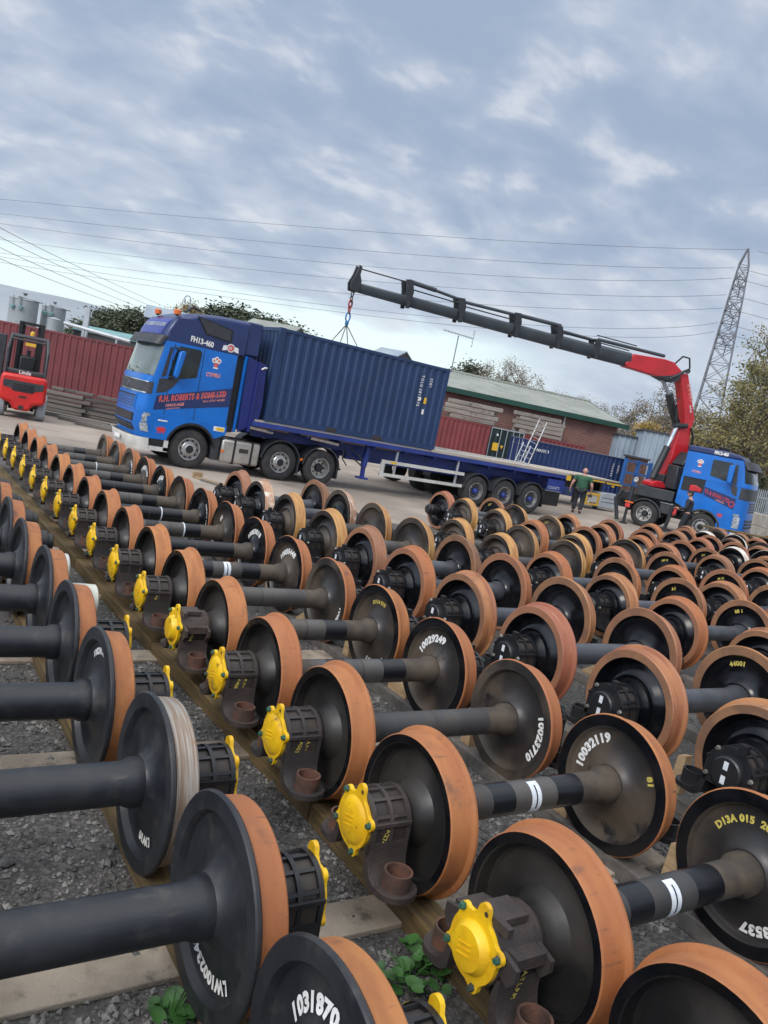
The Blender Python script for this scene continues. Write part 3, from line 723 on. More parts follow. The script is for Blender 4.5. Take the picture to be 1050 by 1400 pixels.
M['alu'] = mat('dull_aluminium_rim', (0.50,0.50,0.50), (0.34,0.33,0.32), 6, 0.38, 0.75)
M['tanksteel'] = mat('brushed_tank_steel', (0.55,0.53,0.49), (0.44,0.42,0.38), 3, 0.35, 0.7)
M['chrome'] = mat('chrome_trim', (0.75,0.76,0.78), None, 5, 0.15, 0.95)
M['offwhite'] = mat('off_white_paint', (0.58,0.57,0.54), (0.48,0.47,0.44), 3, 0.5, dirt=(0.28,0.26,0.23), dlo=0.6, dhi=0.85)
M['deckwood'] = mat('trailer_deck_wood', (0.46,0.40,0.33), (0.36,0.31,0.25), 2, 0.8, stretch=(0.4,6,6))
M['orange'] = mat('amber_lens', (0.75,0.16,0.02), None, 8, 0.3)
M['redtxt'] = mat('red_signwriting', (0.60,0.035,0.035), (0.52,0.03,0.03), 20, 0.5)
M['pinktxt'] = mat('pink_outline_signwriting', (0.78,0.30,0.26), None, 20, 0.5)
M['red'] = mat('crane_red_paint', (0.56,0.022,0.030), (0.46,0.020,0.026), 1.5, 0.33, dirt=(0.25,0.02,0.03), dlo=0.64, dhi=0.9, dscale=3)
M['liftred'] = mat('forklift_red_paint', (0.62,0.022,0.020), (0.52,0.020,0.018), 2, 0.35)
M['boomgrey'] = mat('graphite_boom_paint', (0.055,0.068,0.080), (0.045,0.055,0.066), 1.5, 0.38)
M['boomdark'] = mat('dark_boom_parts', (0.022,0.026,0.030), (0.03,0.034,0.038), 4, 0.45)
M['hose'] = mat('black_hose', (0.012,0.012,0.014), None, 5, 0.5)
M['rod'] = mat('chromed_piston_rod', (0.80,0.82,0.84), None, 3, 0.12, 0.95)
M['toolgrey'] = mat('pale_grey_toolbox', (0.42,0.46,0.50), (0.36,0.40,0.44), 2, 0.4)
M['yellowflat'] = mat('yellow_safety_paint', (0.72,0.44,0.03), (0.62,0.38,0.04), 6, 0.5)
M['headlamp'] = mat('headlamp_glass', (0.42,0.45,0.48), (0.20,0.22,0.24), 14, 0.08, spec=0.9)
M['galv'] = mat('galvanised_grey', (0.40,0.43,0.46), (0.33,0.36,0.39), 2.5, 0.45, 0.3)
M['chain'] = mat('dark_steel_chain', (0.09,0.085,0.085), None, 6, 0.4, 0.6)
M['chainred'] = mat('red_lifting_hook', (0.32,0.05,0.045), None, 6, 0.45)
M['chainblue'] = mat('blue_lifting_ring', (0.05,0.20,0.42), None, 6, 0.45)

def wheel_part(root, hub, r, w, sgn, off, kind='alloy', name='wheel', ax='Y'):
    """road wheel facing -Y (sgn=1): tyre with a rim child; hub = centre of the outer face"""
    x, y, z = hub; b = MB()
    prof = [(.02,r*.56),(.0,r*.60),(-.004,r*.70),(.0,r*.86),(.03,r*.965),(.06,r),(w-.06,r),(w-.03,r*.965),(w,r*.86),(w,r*.56)]
    b.lathe(prof, 44, (x, y, z), ax=ax)
    t = b.build(name, M['rubber'], root, off=off)
    c = MB(); ri = r*.56
    if kind == 'alloy':          # dished-out front axle rim with ten holes
        c.lathe([(.01,ri*1.02),(-.012,ri*1.0),(-.010,ri*.93),(.05,ri*.88),(.06,ri*.80),(-.01,ri*.62),(-.015,ri*.42),(-.03,ri*.36),(-.035,.001)], 36, (x,y,z), ax=ax, mis=[0,0,0,0,0,0,0,1])
        for k in range(10):
            a = 2*math.pi*k/10
            c.lathe([(-.001,ri*.105),(-.004,.001)], 10, (x+math.cos(a)*ri*.76, y+.022, z+math.sin(a)*ri*.76), ax=ax, mis=[1])
            c.lathe([(-.03,.001),(-.03,.012),(0,.012)], 6, (x+math.cos(a+.3)*ri*.50, y-.01, z+math.sin(a+.3)*ri*.50), ax=ax, mis=[2])
    elif kind == 'deep':         # drive axle rim, dished deep inwards
        c.lathe([(.01,ri*1.02),(-.012,ri*1.0),(-.008,ri*.92),(.10,ri*.86),(.16,ri*.80),(.15,ri*.45),(.05,ri*.40),(.02,ri*.34),(.015,.001)], 36, (x,y,z), ax=ax, mis=[0,0,0,0,2,1,1,1])
        for k in range(8):
            a = 2*math.pi*k/8
            c.lathe([(.148,ri*.11),(.145,.001)], 10, (x+math.cos(a)*ri*.64, y, z+math.sin(a)*ri*.64), ax=ax, mis=[1])
    else:                        # trailer rim with a blue hub
        c.lathe([(.01,ri*1.02),(-.010,ri*1.0),(-.006,ri*.93),(.07,ri*.88),(.10,ri*.82),(.09,ri*.34),(.0,ri*.29),(-.03,ri*.22),(-.035,.001)], 36, (x,y,z), ax=ax, mis=[0,0,0,0,2,3,3,3])
        for k in range(10):
            a = 2*math.pi*k/10
            c.lathe([(.065,.001),(.065,.016),(.09,.016)], 6, (x+math.cos(a)*ri*.62, y, z+math.sin(a)*ri*.62), ax=ax, mis=[0])
    c.build('rim', [M['alu'], M['blackp'], M['tanksteel'] if kind != 'trailer' else M['plastic'], M['trailerblue']], t, off=off)
    return t

def xz(Y):  # prism mapper: (x, z, d) -> point on the plane y = Y + d
    return lambda a, b, d: (a, Y+d, b)
def arc_fender(b, cx, z, r, y0, y1, a0, a1, th=.03, mi=0):
    aa = np.linspace(R(a0), R(a1), 17)
    poly = [(cx+math.cos(t)*(r+th), z+math.sin(t)*(r+th)) for t in aa] + [(cx+math.cos(t)*r, z+math.sin(t)*r) for t in aa[::-1]]
    n = len(aa)
    for i in range(n-1):
        q = [poly[i], poly[i+1], poly[2*n-2-i], poly[2*n-1-i]]
        b.prism(q, lambda x, z_, d: (x, d, z_), y0, y1, mi)

def feathers(parent, name, X, Z, s, Y, off, flip=1, fn=None):
    """three white feathers with red hearts over a coronet"""
    fn = fn or (lambda a, b, d: (a, Y+d, b))
    b = MB()
    for a, h in ((-42, .92), (42, .92), (0, 1.08)):
        c, q = math.cos(R(a)), math.sin(R(a))
        def put(u, w): return (X + s*(u*c + w*q), Z + s*(-u*q + w*c))
        pet = [put(.36*math.sin(t)*(1.0 if math.cos(t) < .4 else 1.1), .62*h + .46*-math.cos(t)) for t in np.linspace(0, 2*math.pi, 17)[:-1]]
        b.prism(pet, fn, -.006-(.002 if a == 0 else 0), 0, 0)
        ht = [put(.15*math.sin(t), .70*h + .19*-math.cos(t)) for t in np.linspace(0, 2*math.pi, 11)[:-1]]
        b.prism(ht, fn, -.012-(.002 if a == 0 else 0), -.009, 1)
    b.prism([(X-.40*s, Z+.10*s), (X+.40*s, Z+.10*s), (X+.30*s, Z-.62*s), (X-.30*s, Z-.62*s)], fn, -.006, 0, 2)
    for dx in (-.22, 0, .22): b.prism([(X+(dx-.06)*s, Z+.06*s), (X+(dx+.06)*s, Z+.06*s), (X+(dx+.06)*s, Z-.52*s), (X+(dx-.06)*s, Z-.52*s)], fn, -.010, -.0065, 1)
    b.prism([(X-.45*s, Z-.62*s), (X+.45*s, Z-.62*s), (X+.36*s, Z-.82*s), (X-.36*s, Z-.82*s)], fn, -.006, 0, 0)
    return b.build(name, [M['white'], M['redtxt'], M['pinktxt']], parent, off=off)
def dragon(parent, X, Z, s, off, fn):
    p = [(-1,.1),(-.85,.55),(-.55,.35),(-.45,.75),(-.1,.45),(.1,.85),(.3,.45),(.65,.8),(.6,.4),(1,.45),(.8,.1),(1,-.2),(.7,-.15),(.75,-.7),(.5,-.7),(.4,-.25),(.05,-.3),(.1,-.75),(-.15,-.75),(-.2,-.3),(-.5,-.25),(-.5,-.75),(-.75,-.75),(-.7,-.15)]
    b = MB(); b.prism([(X+u*s, Z+w*s) for u, w in p], fn, -.006, 0)
    return b.build('dragon_emblem', M['redtxt'], parent, off=off)

# ------------------------------------------------------------------ blue tractor unit of the container lorry
T0 = (5.3, 20.4, 0.0)
trk = thing('lorry', 'bright blue lorry tractor with navy roof, hauling the container trailer', 'lorry', T0)
YS, YF = 19.2, 21.65         # near and far side of the cab
YC = (YS+YF)/2; HWD = (YF-YS)/2
LV = [(.80,3.82,4.22),(.98,3.72,4.16),(1.44,3.72,4.12),(1.86,3.76,4.12),(2.33,3.84,4.14),(3.22,4.04,4.30),(3.34,4.06,4.31)]
def front(z, s, levels=LV):
    """front of the cab at height z; s in -1 (near side) .. 1 (far side) -> point"""
    zz = [q[0] for q in levels]; xf = np.interp(z, zz, [q[1] for q in levels]); xc = np.interp(z, zz, [q[2] for q in levels])
    e = abs(s); x = xf + (xc-xf)*e**3.2; y = YC + HWD*math.copysign(math.sin(min(e,1)*math.pi/2)**.92, s)
    return (x, y, z)
def patch(zs, ss, grow=0.0, fr=front):
    """surface patch of the front, pushed forward by grow"""
    v = []
    for z in zs:
        for s in ss:
            p = fr(z, s); v.append((p[0]-grow, YC+(p[1]-YC)*(1+grow*.3), p[2]))
    n = len(ss); f = [(i*n+j, i*n+j+1, (i+1)*n+j+1, (i+1)*n+j) for i in range(len(zs)-1) for j in range(n-1)]
    return v, f
SS = list(np.linspace(-1, 1, 29))
XR = 6.26
def solid_front(zs, xr=XR):
    b = MB(); v, f = patch(zs, SS); b.add(v, f); n = len(SS); k = len(zs)
    base = len(b.v)
    rear = [(xr, YS, z) for z in zs] + [(xr, YF, z) for z in zs]
    b.v += rear
    for i in range(k-1):
        b.f.append([i*n, (i+1)*n, base+i+1, base+i]); b.m.append(0)
        b.f.append([i*n+n-1, base+k+i, base+k+i+1, (i+1)*n+n-1]); b.m.append(0)
        b.f.append([base+i, base+i+1, base+k+i+1, base+k+i]); b.m.append(0)
    b.f.append([base+k-1] + [(k-1)*n+j for j in range(n)] + [base+2*k-1]); b.m.append(0)
    b.f.append([base] + list(range(n)) + [base+k]); b.m.append(0)
    return b
# cab: lower skirt has the wheel arch, so the shell starts above it and the skirt is a side panel
cab = solid_front([1.36,1.44,1.86,2.33,2.8,3.22,3.34]).build('cab', M['blue'], trk, off=T0, smooth=40)
b = solid_front([.70,.84,.98,1.20,1.355], xr=4.72); b.build('cab_skirt', M['blue'], trk, off=T0, smooth=40)
b = MB(); arch = [(4.72,1.36),(4.72,.78)] + [(5.35-.66*math.cos(t), .56+.70*math.sin(t)) for t in np.linspace(R(18), R(165), 15)] + [(6.26,1.10),(6.26,1.36)]
arch = [(4.25,1.36),(4.25,.72)] + [(5.35-.665*math.cos(t), .56+.72*math.sin(t)) for t in np.linspace(R(12), R(150), 17)] + [(6.30,1.10),(6.30,1.36)]
b.prism(arch, xz(YS), -.006, .05); b.build('side_skirt', M['blue'], trk, off=T0)
b = MB(); b.prism(arch, xz(YF-.05), 0, .056); b.build('side_skirt', M['blue'], trk, off=T0)
b = MB(); arc_fender(b, 5.35, .56, .66, YS-.015, YS+.45, 12, 168, .065); b.box((4.72,YS+.42,.5),(6.2,YF-.42,1.30)); b.build('wheel_arch', M['blackp'], trk, off=T0)
# navy roof
LR = [(3.345,4.04,4.29),(3.6,4.12,4.33),(3.85,4.26,4.42),(4.02,4.48,4.56),(4.14,4.80,4.86),(4.22,5.2,5.24)]
def roof():
    b = MB(); zs = [3.345,3.6,3.85,3.98]; n = len(SS)
    v, f = patch(zs, SS, 0, lambda z, s: front(z, s, LR)); b.add(v, f); base = len(b.v)
    # top: rows running back, cambered across
    rows = [(4.62,4.08),(4.85,4.17),(5.2,4.25),(5.7,4.31),(6.45,4.34)]
    prev = (len(zs)-1)*n; tv = len(b.v)
    for x, z in rows:
        for s in SS:
            p = front(3.98, s, LR); e = abs(s)
            b.v.append((x + .10*e**4*(1 if x < 5 else 0), YC+(p[1]-YC)*(.97), z-.16*e**5))
    for k in range(len(rows)):
        a = prev if k == 0 else tv+(k-1)*n
        for j in range(n-1): b.f.append([a+j, a+j+1, tv+k*n+j+1, tv+k*n+j]); b.m.append(0)
    # sides
    side = [(4.29,3.345),(4.36,3.7),(4.45,3.98),(4.66,4.00),(4.95,4.03),(5.3,4.10),(5.7,4.15),(6.45,4.18),(6.45,3.40),(6.26,3.345)]
    b.prism(side, xz(YS), .004, .03); b.prism(side, xz(YF-.03), 0, .026)
    b.prism([(YS+.02,3.345),(YF-.02,3.345),(YF-.05,4.20),(YC,4.34),(YS+.05,4.20)], lambda a, c, d: (d, a, c), 6.40, 6.448)
    return b
roof().build('roof', M['navy'], trk, off=T0, smooth=50)
b = MB(); b.prism([(4.95,4.15),(6.0,3.99),(6.0,3.64),(5.25,3.72)], xz(YS), -.015, .02); b.prism([(5.0,4.12),(5.95,3.96),(5.95,3.68),(5.28,3.75)], xz(YS), -.022, -.016, 1)
b.build('roof_vent', [M['blackp'], M['plastic']], trk, off=T0)
# sun visor and roof sign
b = MB(); v1, f1 = patch([3.20,3.30,3.45], SS, .10, lambda z, s: (front(3.22, s)[0]-.12+(z-3.20)*.55, front(3.22, s)[1], z)); b.add(v1, f1)
v2, f2 = patch([3.20,3.30,3.45], SS, .06, lambda z, s: (front(3.22, s)[0]-.12+(z-3.20)*.55, front(3.22, s)[1], z)); b.add(v2, f2)
b.build('sun_visor', M['plastic'], trk, off=T0, smooth=50)
fr2 = lambda z, s: front(z, s, LR)
b = MB(); v, f = patch([3.48,3.62,3.85,3.93], list(np.linspace(-.62, .62, 15)), .012, fr2); b.add(v, f); rs_ = b.build('roof_sign', mat('roof_sign_blue', (.035,.055,.30), None, 4, .3), trk, off=T0, smooth=50)
def on_front(lv, grow): 
    def fn(u, w, zc=0.0): 
        s = np.interp(u, [-1.25, 1.25], [.95, -.95]); p = front(w, -s if False else s, lv); return (p[0]-grow, p[1], p[2])
    return fn
of = on_front(LR, .020)
text('lettering', 'R.H. ROBERTS & SONS', .15, M['toolgrey'], rs_, lambda u, w: of(u, 3.70+w), off=T0, center=True, bold=.003)
# windscreen, grille, bumper
b = MB(); v, f = patch(list(np.linspace(2.36, 3.20, 5)), list(np.linspace(-.885, .885, 25)), .008); b.add(v, f); wsn = b.build('windscreen', M['wscreen'], trk, off=T0, smooth=50)
b = MB()
for s0, s1 in ((-.75,-.05),(.0,.7)):
    p, q = front(2.37, s0), front(2.50, s1); b.tube([(p[0]-.03,p[1],p[2]),(q[0]-.03,q[1],q[2])], .012, 5)
b.build('wiper', M['blackp'], trk, off=T0)
b = MB(); v, f = patch([2.19,2.26,2.34], list(np.linspace(-.9, .9, 21)), .02); b.add(v, f); b.build('scuttle', M['blue'], trk, off=T0, smooth=50)
b = MB(); v, f = patch([1.87,1.95,2.10,2.18], list(np.linspace(-.96, .96, 25)), .018); b.add(v, f); v, f = patch([1.865,1.895], list(np.linspace(-.8, .8, 21)), .026); b.add(v, f, 1); v, f = patch([2.165,2.19], list(np.linspace(-.8, .8, 21)), .026); b.add(v, f, 1)
p0, p1 = front(1.92, -.42), front(2.12, .40); b.bar((p0[0]-.035,p0[1],p0[2]), (p1[0]-.035,p1[1],p1[2]), .02, .02, 1)
pm = front(2.02, 0); b.lathe([(pm[0]-.05,.06),(pm[0]-.05,.085),(pm[0]-.03,.085),(pm[0]-.03,.06)], 20, (0, pm[1], pm[2]), mis=[1,1,1,1], closed=True)
b.build('grille_panel', [M['plastic'], M['chrome']], trk, off=T0, smooth=50)
b = MB(); v, f = patch([1.40,1.82], list(np.linspace(-.50, .50, 17)), .015); b.add(v, f)
for z in (1.44,1.51,1.58,1.65,1.72): v, f = patch([z,z+.045], list(np.linspace(-.45, .45, 17)), .022); b.add(v, f, 1 if z > 1.7 else 2)
b.build('upper_grille', [M['blue'], M['blackp'], mat('grille_mesh_blue', (.012,.07,.22), None, 4, .4)], trk, off=T0, smooth=50)
b = MB()
for z0, z1 in ((1.08,1.28),(.83,1.00)):
    for k in range(4):
        za = z0+(z1-z0)*k/4; v, f = patch([za, za+(z1-z0)*.2], list(np.linspace(-.47, .47, 19)), .02); b.add(v, f, 0)
    v, f = patch([z0-.02, z1+.01], list(np.linspace(-.50, .50, 19)), .010); b.add(v, f, 1)
b.build('lower_grille', [M['plastic'], M['blackp']], trk, off=T0, smooth=50)
LB = [(.36,3.80,4.24),(.62,3.70,4.20),(.70,3.72,4.20)]
b = MB(); v, f = patch([.36,.50,.66,.70], SS, .03, lambda z, s: front(z, s, LB)); b.add(v, f)
b.box((4.2,YS,.38),(4.72,YS+.3,.50)); b.box((4.60,YS+.0,.40),(4.72,YS+.3,.82)); b.box((4.2,YF-.3,.38),(4.72,YF,.50))
b.build('bumper', M['offwhite'], trk, off=T0, smooth=50)
b = MB(); b.box((4.22,YS+.02,.50),(4.60,YS+.28,.70)); b.build('step_recess', M['blackp'], trk, off=T0, smooth=50)
b = MB(); b.prism([(YC-.28,.50),(YC+.24,.50),(YC+.24,.61),(YC-.28,.61)], lambda a, c, d: (d, a, c), 3.655, 3.668); b.build('number_plate', M['white'], trk, off=T0)
for sg in (-1, 1):
    b = MB(); v, f = patch([.86,.96,1.08], [sg*t for t in np.linspace(.76, .955, 7)], .014); b.add(v, f)
    v, f = patch([1.10,1.2,1.30], [sg*t for t in np.linspace(.80, .93, 5)], .014); b.add(v, f, 1); v, f = patch([1.28,1.36], [sg*t for t in np.linspace(.84, .99, 5)], .014); b.add(v, f, 1)
    b.build('headlight', [M['headlamp'], M['headlamp']], trk, off=T0, smooth=50)
# side of the cab: window, band, lettering, mirror
win = [(4.42,2.42),(4.52,3.05),(4.62,3.26),(5.18,3.27),(5.24,3.20),(5.20,2.52),(4.75,2.40)]
b = MB(); b.prism(win, xz(YS), -.008, .01); b.build('side_window', M['glass'], trk, off=T0)
b = MB(); b.prism([(4.24,2.36),(4.36,3.18),(4.44,3.2),(4.36,2.42)], xz(YS), -.007, .01); b.prism([(4.17,1.92),(4.2,2.32),(4.75,2.40),(4.60,2.15),(4.40,1.98)], xz(YS), -.006, .01); b.build('pillar_trim', M['plastic'], trk, off=T0)
b = MB(); b.prism([(4.16,1.47),(4.20,1.86),(6.255,2.42),(6.255,1.90)], xz(YS), -.006, .01); band = b.build('navy_band', M['navy'], trk, off=T0)
sl = (2.42-1.86)/2.06
skew = lambda x0, z0: (lambda u, w: (x0+u, YS-.010, z0+w+u*sl*.92))
b = MB()
for z0 in (3.34,): b.box((4.46,YS-.004,1.40),(4.475,YS+.01,3.30)); b.box((5.29,YS-.004,1.30),(5.305,YS+.01,3.30))
b.build('door_gap', M['blackp'], trk, off=T0)
text('lettering', 'R.H. ROBERTS & SONS LTD', .225, M['pinktxt'], band, lambda u, w: (4.28+u*.62, YS-.0085, 1.70+w+u*.62*sl*.92), off=T0, bold=.009, spacing=1.1)
text('lettering', 'R.H. ROBERTS & SONS LTD', .225, M['redtxt'], band, skew(4.28, 1.70) if False else (lambda u, w: (4.285+u*.62, YS-.0115, 1.703+w+u*.62*sl*.92)), off=T0, bold=.002, spacing=1.1)
text('lettering', 'HAULAGE', .11, M['pinktxt'], band, lambda u, w: (4.48+u, YS-.010, 1.60+w+u*sl*.9), off=T0, bold=.003)
text('lettering', 'CONTRACTORS', .05, M['pinktxt'], band, lambda u, w: (4.50+u, YS-.010, 1.53+w+u*sl*.9), off=T0, bold=.001)
text('lettering', 'Tel: 01352 720000', .085, M['pinktxt'], band, lambda u, w: (5.50+u*.9, YS-.010, 2.02+w+u*sl*.8), off=T0, bold=.001)
text('lettering', 'Mob: 07767 442000', .085, M['pinktxt'], band, lambda u, w: (5.48+u*.9, YS-.010, 1.89+w+u*sl*.8), off=T0, bold=.001)
text('lettering', 'CYMRU', .15, M['pinktxt'], cab, lambda u, w: (5.44+u*.8, YS-.006, 2.62+w+u*.04), off=T0, bold=.006)
text('lettering', 'FH13-460', .20, M['white'], trk, lambda u, w: (4.86+u*.82, YS-.004, 3.46+w-u*.06), off=T0, bold=.008)
feathers(trk, 'feather_emblem', 5.68, 3.00, .17, YS, T0)
dragon(trk, 4.46, .96, .13, T0, xz(YS-.008))
b = MB(); b.lathe([(0,.001),(0,.115)], 20, (6.02, YS-.004, 3.50), ax='Y'); b.lathe([(-.003,.001),(-.003,.085)], 20, (6.02, YS-.004, 3.50), ax='Y', mis=[1]); 
for sx_ in (-1, 1): b.prism([(6.02+sx_*.09,3.56),(6.02+sx_*.22,3.54),(6.02+sx_*.24,3.40),(6.02+sx_*.12,3.42)], xz(YS), -.004, .004)
bd = b.build('badge', [M['white'], M['redtxt']], trk, off=T0)
text('lettering', '25', .10, M['white'], bd, lambda u, w: (5.96+u, YS-.010, 3.465+w), off=T0, bold=.003)
b = MB(); b.box((4.34,YS-.014,1.20),(4.60,YS+.004,1.235)); b.build('side_marker', M['white'], trk, off=T0)
b = MB(); b.box((5.92,YS-.012,1.17),(6.24,YS+.004,1.30)); b.box((6.0,YS-.016,1.19),(6.22,YS-.0125,1.28),1); b.build('notice', [M['white'], M['yellowflat']], trk, off=T0)
b = MB(); b.prism([(4.50,2.46),(4.57,3.10),(4.62,3.15),(4.72,3.14),(4.73,3.05),(4.63,2.44),(4.56,2.40)], xz(YS-.26), 0, .18); mr = b.build('mirror', M['blue'], trk, off=T0, bevel=.03)
b = MB(); b.tube([(4.6,YS-.2,3.15),(4.5,YS+.02,3.22)], .03, 6); b.tube([(4.58,YS-.2,2.46),(4.45,YS+.02,2.36)], .035, 6); b.build('mirror_arm', M['blackp'], mr, off=T0)
b = MB(); b.box((4.05,YC-.35,3.02),(4.02,YC-.1,3.12)); 
for y in (YS+.35, YF-.35):
    b = MB(); b.lathe([(3.98,.05),(4.08,.05)], 12, (4.5,y,.06), ax='Z', mis=[1]); b.lathe([(4.02,.10),(4.13,.095),(4.155,.06),(4.155,.001)], 14, (4.5,y,.06), ax='Z'); b.build('beacon', [M['orange'], M['blackp']], trk, off=T0)
b = MB(); b.tube([(4.75,YS+.5,4.2),(4.95,YS+.5,4.38),(5.2,YS+.5,4.32)], .035, 8); b.build('air_horn', M['plastic'], trk, off=T0)
# behind the cab
b = MB(); b.box((6.27,YS+.12,1.2),(6.50,YF-.12,3.4)); b.build('cab_rear_gap', M['blackp'], trk, off=T0)
b = MB(); b.box((6.50,YS+.01,1.22),(6.57,YS+.08,3.38)); b.box((6.50,YF-.08,1.22),(6.57,YF-.01,3.38)); b.build('side_fairing', M['blue'], trk, off=T0)
b = MB(); b.box((6.45,YS+.05,3.40),(6.9,YF-.05,4.33)); b.build('roof_deflector', M['navy'], trk, off=T0, bevel=.04)
b = MB(); b.tube([(6.75,YS+.35,1.3),(6.75,YS+.35,2.6)], .14, 14); b.build('exhaust_stack', M['navy'], trk, off=T0)
b = MB(); b.box((6.26,YS+.03,.32),(7.46,YS+.68,.99)); tk = b.build('fuel_tank', M['tanksteel'], trk, off=T0, bevel=.07)
b = MB()
for x in (6.62, 7.16): b.box((x,YS+.02,.30),(x+.06,YS+.70,1.005))
b.build('tank_strap', M['blackp'], tk, off=T0)
b = MB(); b.box((6.80,YS+.018,.66),(7.08,YS+.04,.78)); b.build('tank_step', M['boxdark'], tk, off=T0)
b = MB(); b.box((5.98,YS+.03,.35),(6.20,YS+.55,1.12)); b.build('mudguard', M['plastic'], trk, off=T0, bevel=.03)
b = MB(); b.box((6.25,YS,.60),(6.33,YS+.025,.68)); b.build('marker_lamp', M['orange'], trk, off=T0)
b = MB(); b.box((4.6,YC-.45,.62),(10.2,YC-.33,.95)); b.box((4.6,YC+.33,.62),(10.2,YC+.45,.95)); b.box((7.6,YC-.32,.45),(10.2,YC+.32,.9)); b.box((8.3,YC-.5,.96),(9.6,YC+.5,1.20)); b.build('chassis', M['blackp'], trk, off=T0)
b = MB(); b.bar((6.75,YS+.05,1.46),(7.75,YS+.05,1.38),.09,.10); b.bar((9.0,YS+.05,1.42),(10.0,YS+.05,1.36),.09,.10); b.build('side_light_bar', M['chrome'], trk, off=T0, bevel=.02)
for x, k in ((5.35,'alloy'),(8.15,'alloy'),(9.53,'deep')):
    wheel_part(trk, (x, YS+.06, .55), .555, .33, 1, T0, k)
    b = MB(); b.lathe([(0,.20),(0,.555),(.33,.555),(.33,.2)], 32, (x, YF-.36, .555), ax='Y'); b.build('wheel', M['rubber'], trk, off=T0)
    if x > 6:
        b = MB(); arc_fender(b, x, .56, .62, YF-.5, YF-.03, 5, 175, .035); b.build('fender', M['plastic'], trk, off=T0)
        b = MB(); arc_fender(b, x, .56, .62, YS+.03, YS+.50, 5, 175, .035); b.box((x+.60,YS+.05,.28),(x+.63,YS+.48,.72)); b.build('fender', M['plastic'], trk, off=T0)
b = MB(); b.box((8.78,YS+.02,.70),(8.86,YS+.05,.77)); b.build('marker_lamp', M['orange'], trk, off=T0)

# ------------------------------------------------------------------ flatbed trailer
TR0 = (13.5, 20.25, 0.0)
tr = thing('flatbed_trailer', 'long blue flatbed trailer with three axles carrying one blue container', 'trailer', TR0)
TY, TF, XE = 19.0, 21.5, 19.95
b = MB(); b.box((6.95,TY,1.50),(XE,TY+.09,1.635)); b.box((6.95,TF-.09,1.50),(XE,TF,1.635)); b.box((6.95,TY+.09,1.50),(7.05,TF-.09,1.635)); b.box((XE-.09,TY+.09,1.42),(XE,TF-.09,1.635)); b.build('side_rail', M['trailerblue'], tr, off=TR0)
b = MB(); b.box((7.05,TY+.09,1.60),(XE-.09,TF-.09,1.69)); b.box((13.4,TY+.02,1.637),(XE-.02,TY+.09,1.72)); b.build('deck', M['deckwood'], tr, off=TR0)
b = MB(); b.box((13.55,TY+.03,1.722),(XE-.05,TY+.07,1.745)); b.box((14.1,TF-.3,1.692),(XE-.1,TF-.12,1.74)); b.build('lashing_rail', M['offwhite'], tr, off=TR0)
b = MB()
for y in (TY+.72, TF-.86): b.box((7.3,y,1.16),(10.6,y+.14,1.499)); b.box((10.6,y,.92),(XE-.15,y+.14,1.499))
for x in np.arange(7.6, 19.8, 1.2): b.box((x,TY+.1,1.40),(x+.08,TF-.1,1.4985))
b.build('chassis_beam', M['trailerblue'], tr, off=TR0)
b = MB()
for x in np.arange(7.2, 12.2, 1.35): b.box((x,TY+.04,1.455),(x+.95,TY+.10,1.499))
b.build('wooden_side_strip', M['timber'], tr, off=TR0)
b = MB(); b.box((6.86,TY+.06,1.3),(6.94,TF-.06,3.30)); b.prism([(6.60,1.24),(6.55,3.38),(6.83,3.30),(7.12,3.25),(7.20,2.1),(7.16,1.66),(6.95,1.5)], xz(TY+.10), 0, .05); b.build('headboard', mat('headboard_blue_paint', (.012,.022,.15), (.01,.018,.12), 2, .3), tr, off=TR0)
b = MB(); b.tube([(6.98,TY+.09,3.10),(7.06,TY+.08,3.16),(7.14,TY+.09,3.17)], .025, 6); b.build('grab_handle', M['white'], tr, off=TR0)
for y in (TY+.35, TF-.35):
    b = MB(); b.bar((11.15,y,1.5),(11.09,y,.78),.15,.15); b.box((10.96,y-.16,.40),(11.26,y+.16,.46)); b.bar((11.10,y,.80),(11.12,y,.44),.11,.11); b.build('landing_leg', [M['trailerblue']], tr, off=TR0)
b = MB(); b.tube([(11.1,TY+.3,.95),(10.6,TY+.5,1.3)], .03, 6); b.tube([(11.1,TY+.3,.75),(10.4,TY+.5,1.2)], .025, 6); b.tube([(10.25,TY+.3,1.25),(10.25,TY+.3,.95),(10.5,TY+.4,.75)], .02, 6); b.build('leg_brace', M['plastic'], tr, off=TR0)
b = MB(); b.box((11.52,TY,1.03),(14.92,TY+.04,1.135)); b.box((11.52,TY,.62),(14.92,TY+.04,.72)); b.box((11.52,TY-.003,.60),(11.66,TY+.045,1.14)); b.build('side_guard', M['offwhite'], tr, off=TR0)
b = MB()
for x in (12.08, 14.60): b.box((x,TY+.05,.60),(x+.06,TY+.11,1.5))
b.build('guard_post', M['galv'], tr, off=TR0)
b = MB(); b.box((11.88,TY-.006,1.05),(12.10,TY-.001,1.12)); b.build('reflector', M['yellowflat'], tr, off=TR0)
for x in (15.62, 16.93, 18.24):
    wheel_part(tr, (x, TY+.05, .56), .535, .38, 1, TR0, 'trailer')
    b = MB(); b.lathe([(0,.20),(0,.535),(.38,.535),(.38,.2)], 32, (x, TF-.43, .535), ax='Y'); b.build('wheel', M['rubber'], tr, off=TR0)
    b = MB(); arc_fender(b, x, .56, .60, TY+.02, TY+.48, 8, 172, .03); b.build('fender', M['plastic'], tr, off=TR0); b = MB(); arc_fender(b, x, .56, .60, TF-.48, TF-.02, 8, 172, .03); b.build('fender', M['plastic'], tr, off=TR0)
    b = MB(); b.box((x-.08,TY+.4,.48),(x+.08,TF-.4,.64)); b.build('axle_beam', M['blackp'], tr, off=TR0)
b = MB(); b.box((18.83,TY+.06,.32),(18.87,TY+.5,1.0)); b.build('mudflap', M['blackp'], tr, off=TR0)
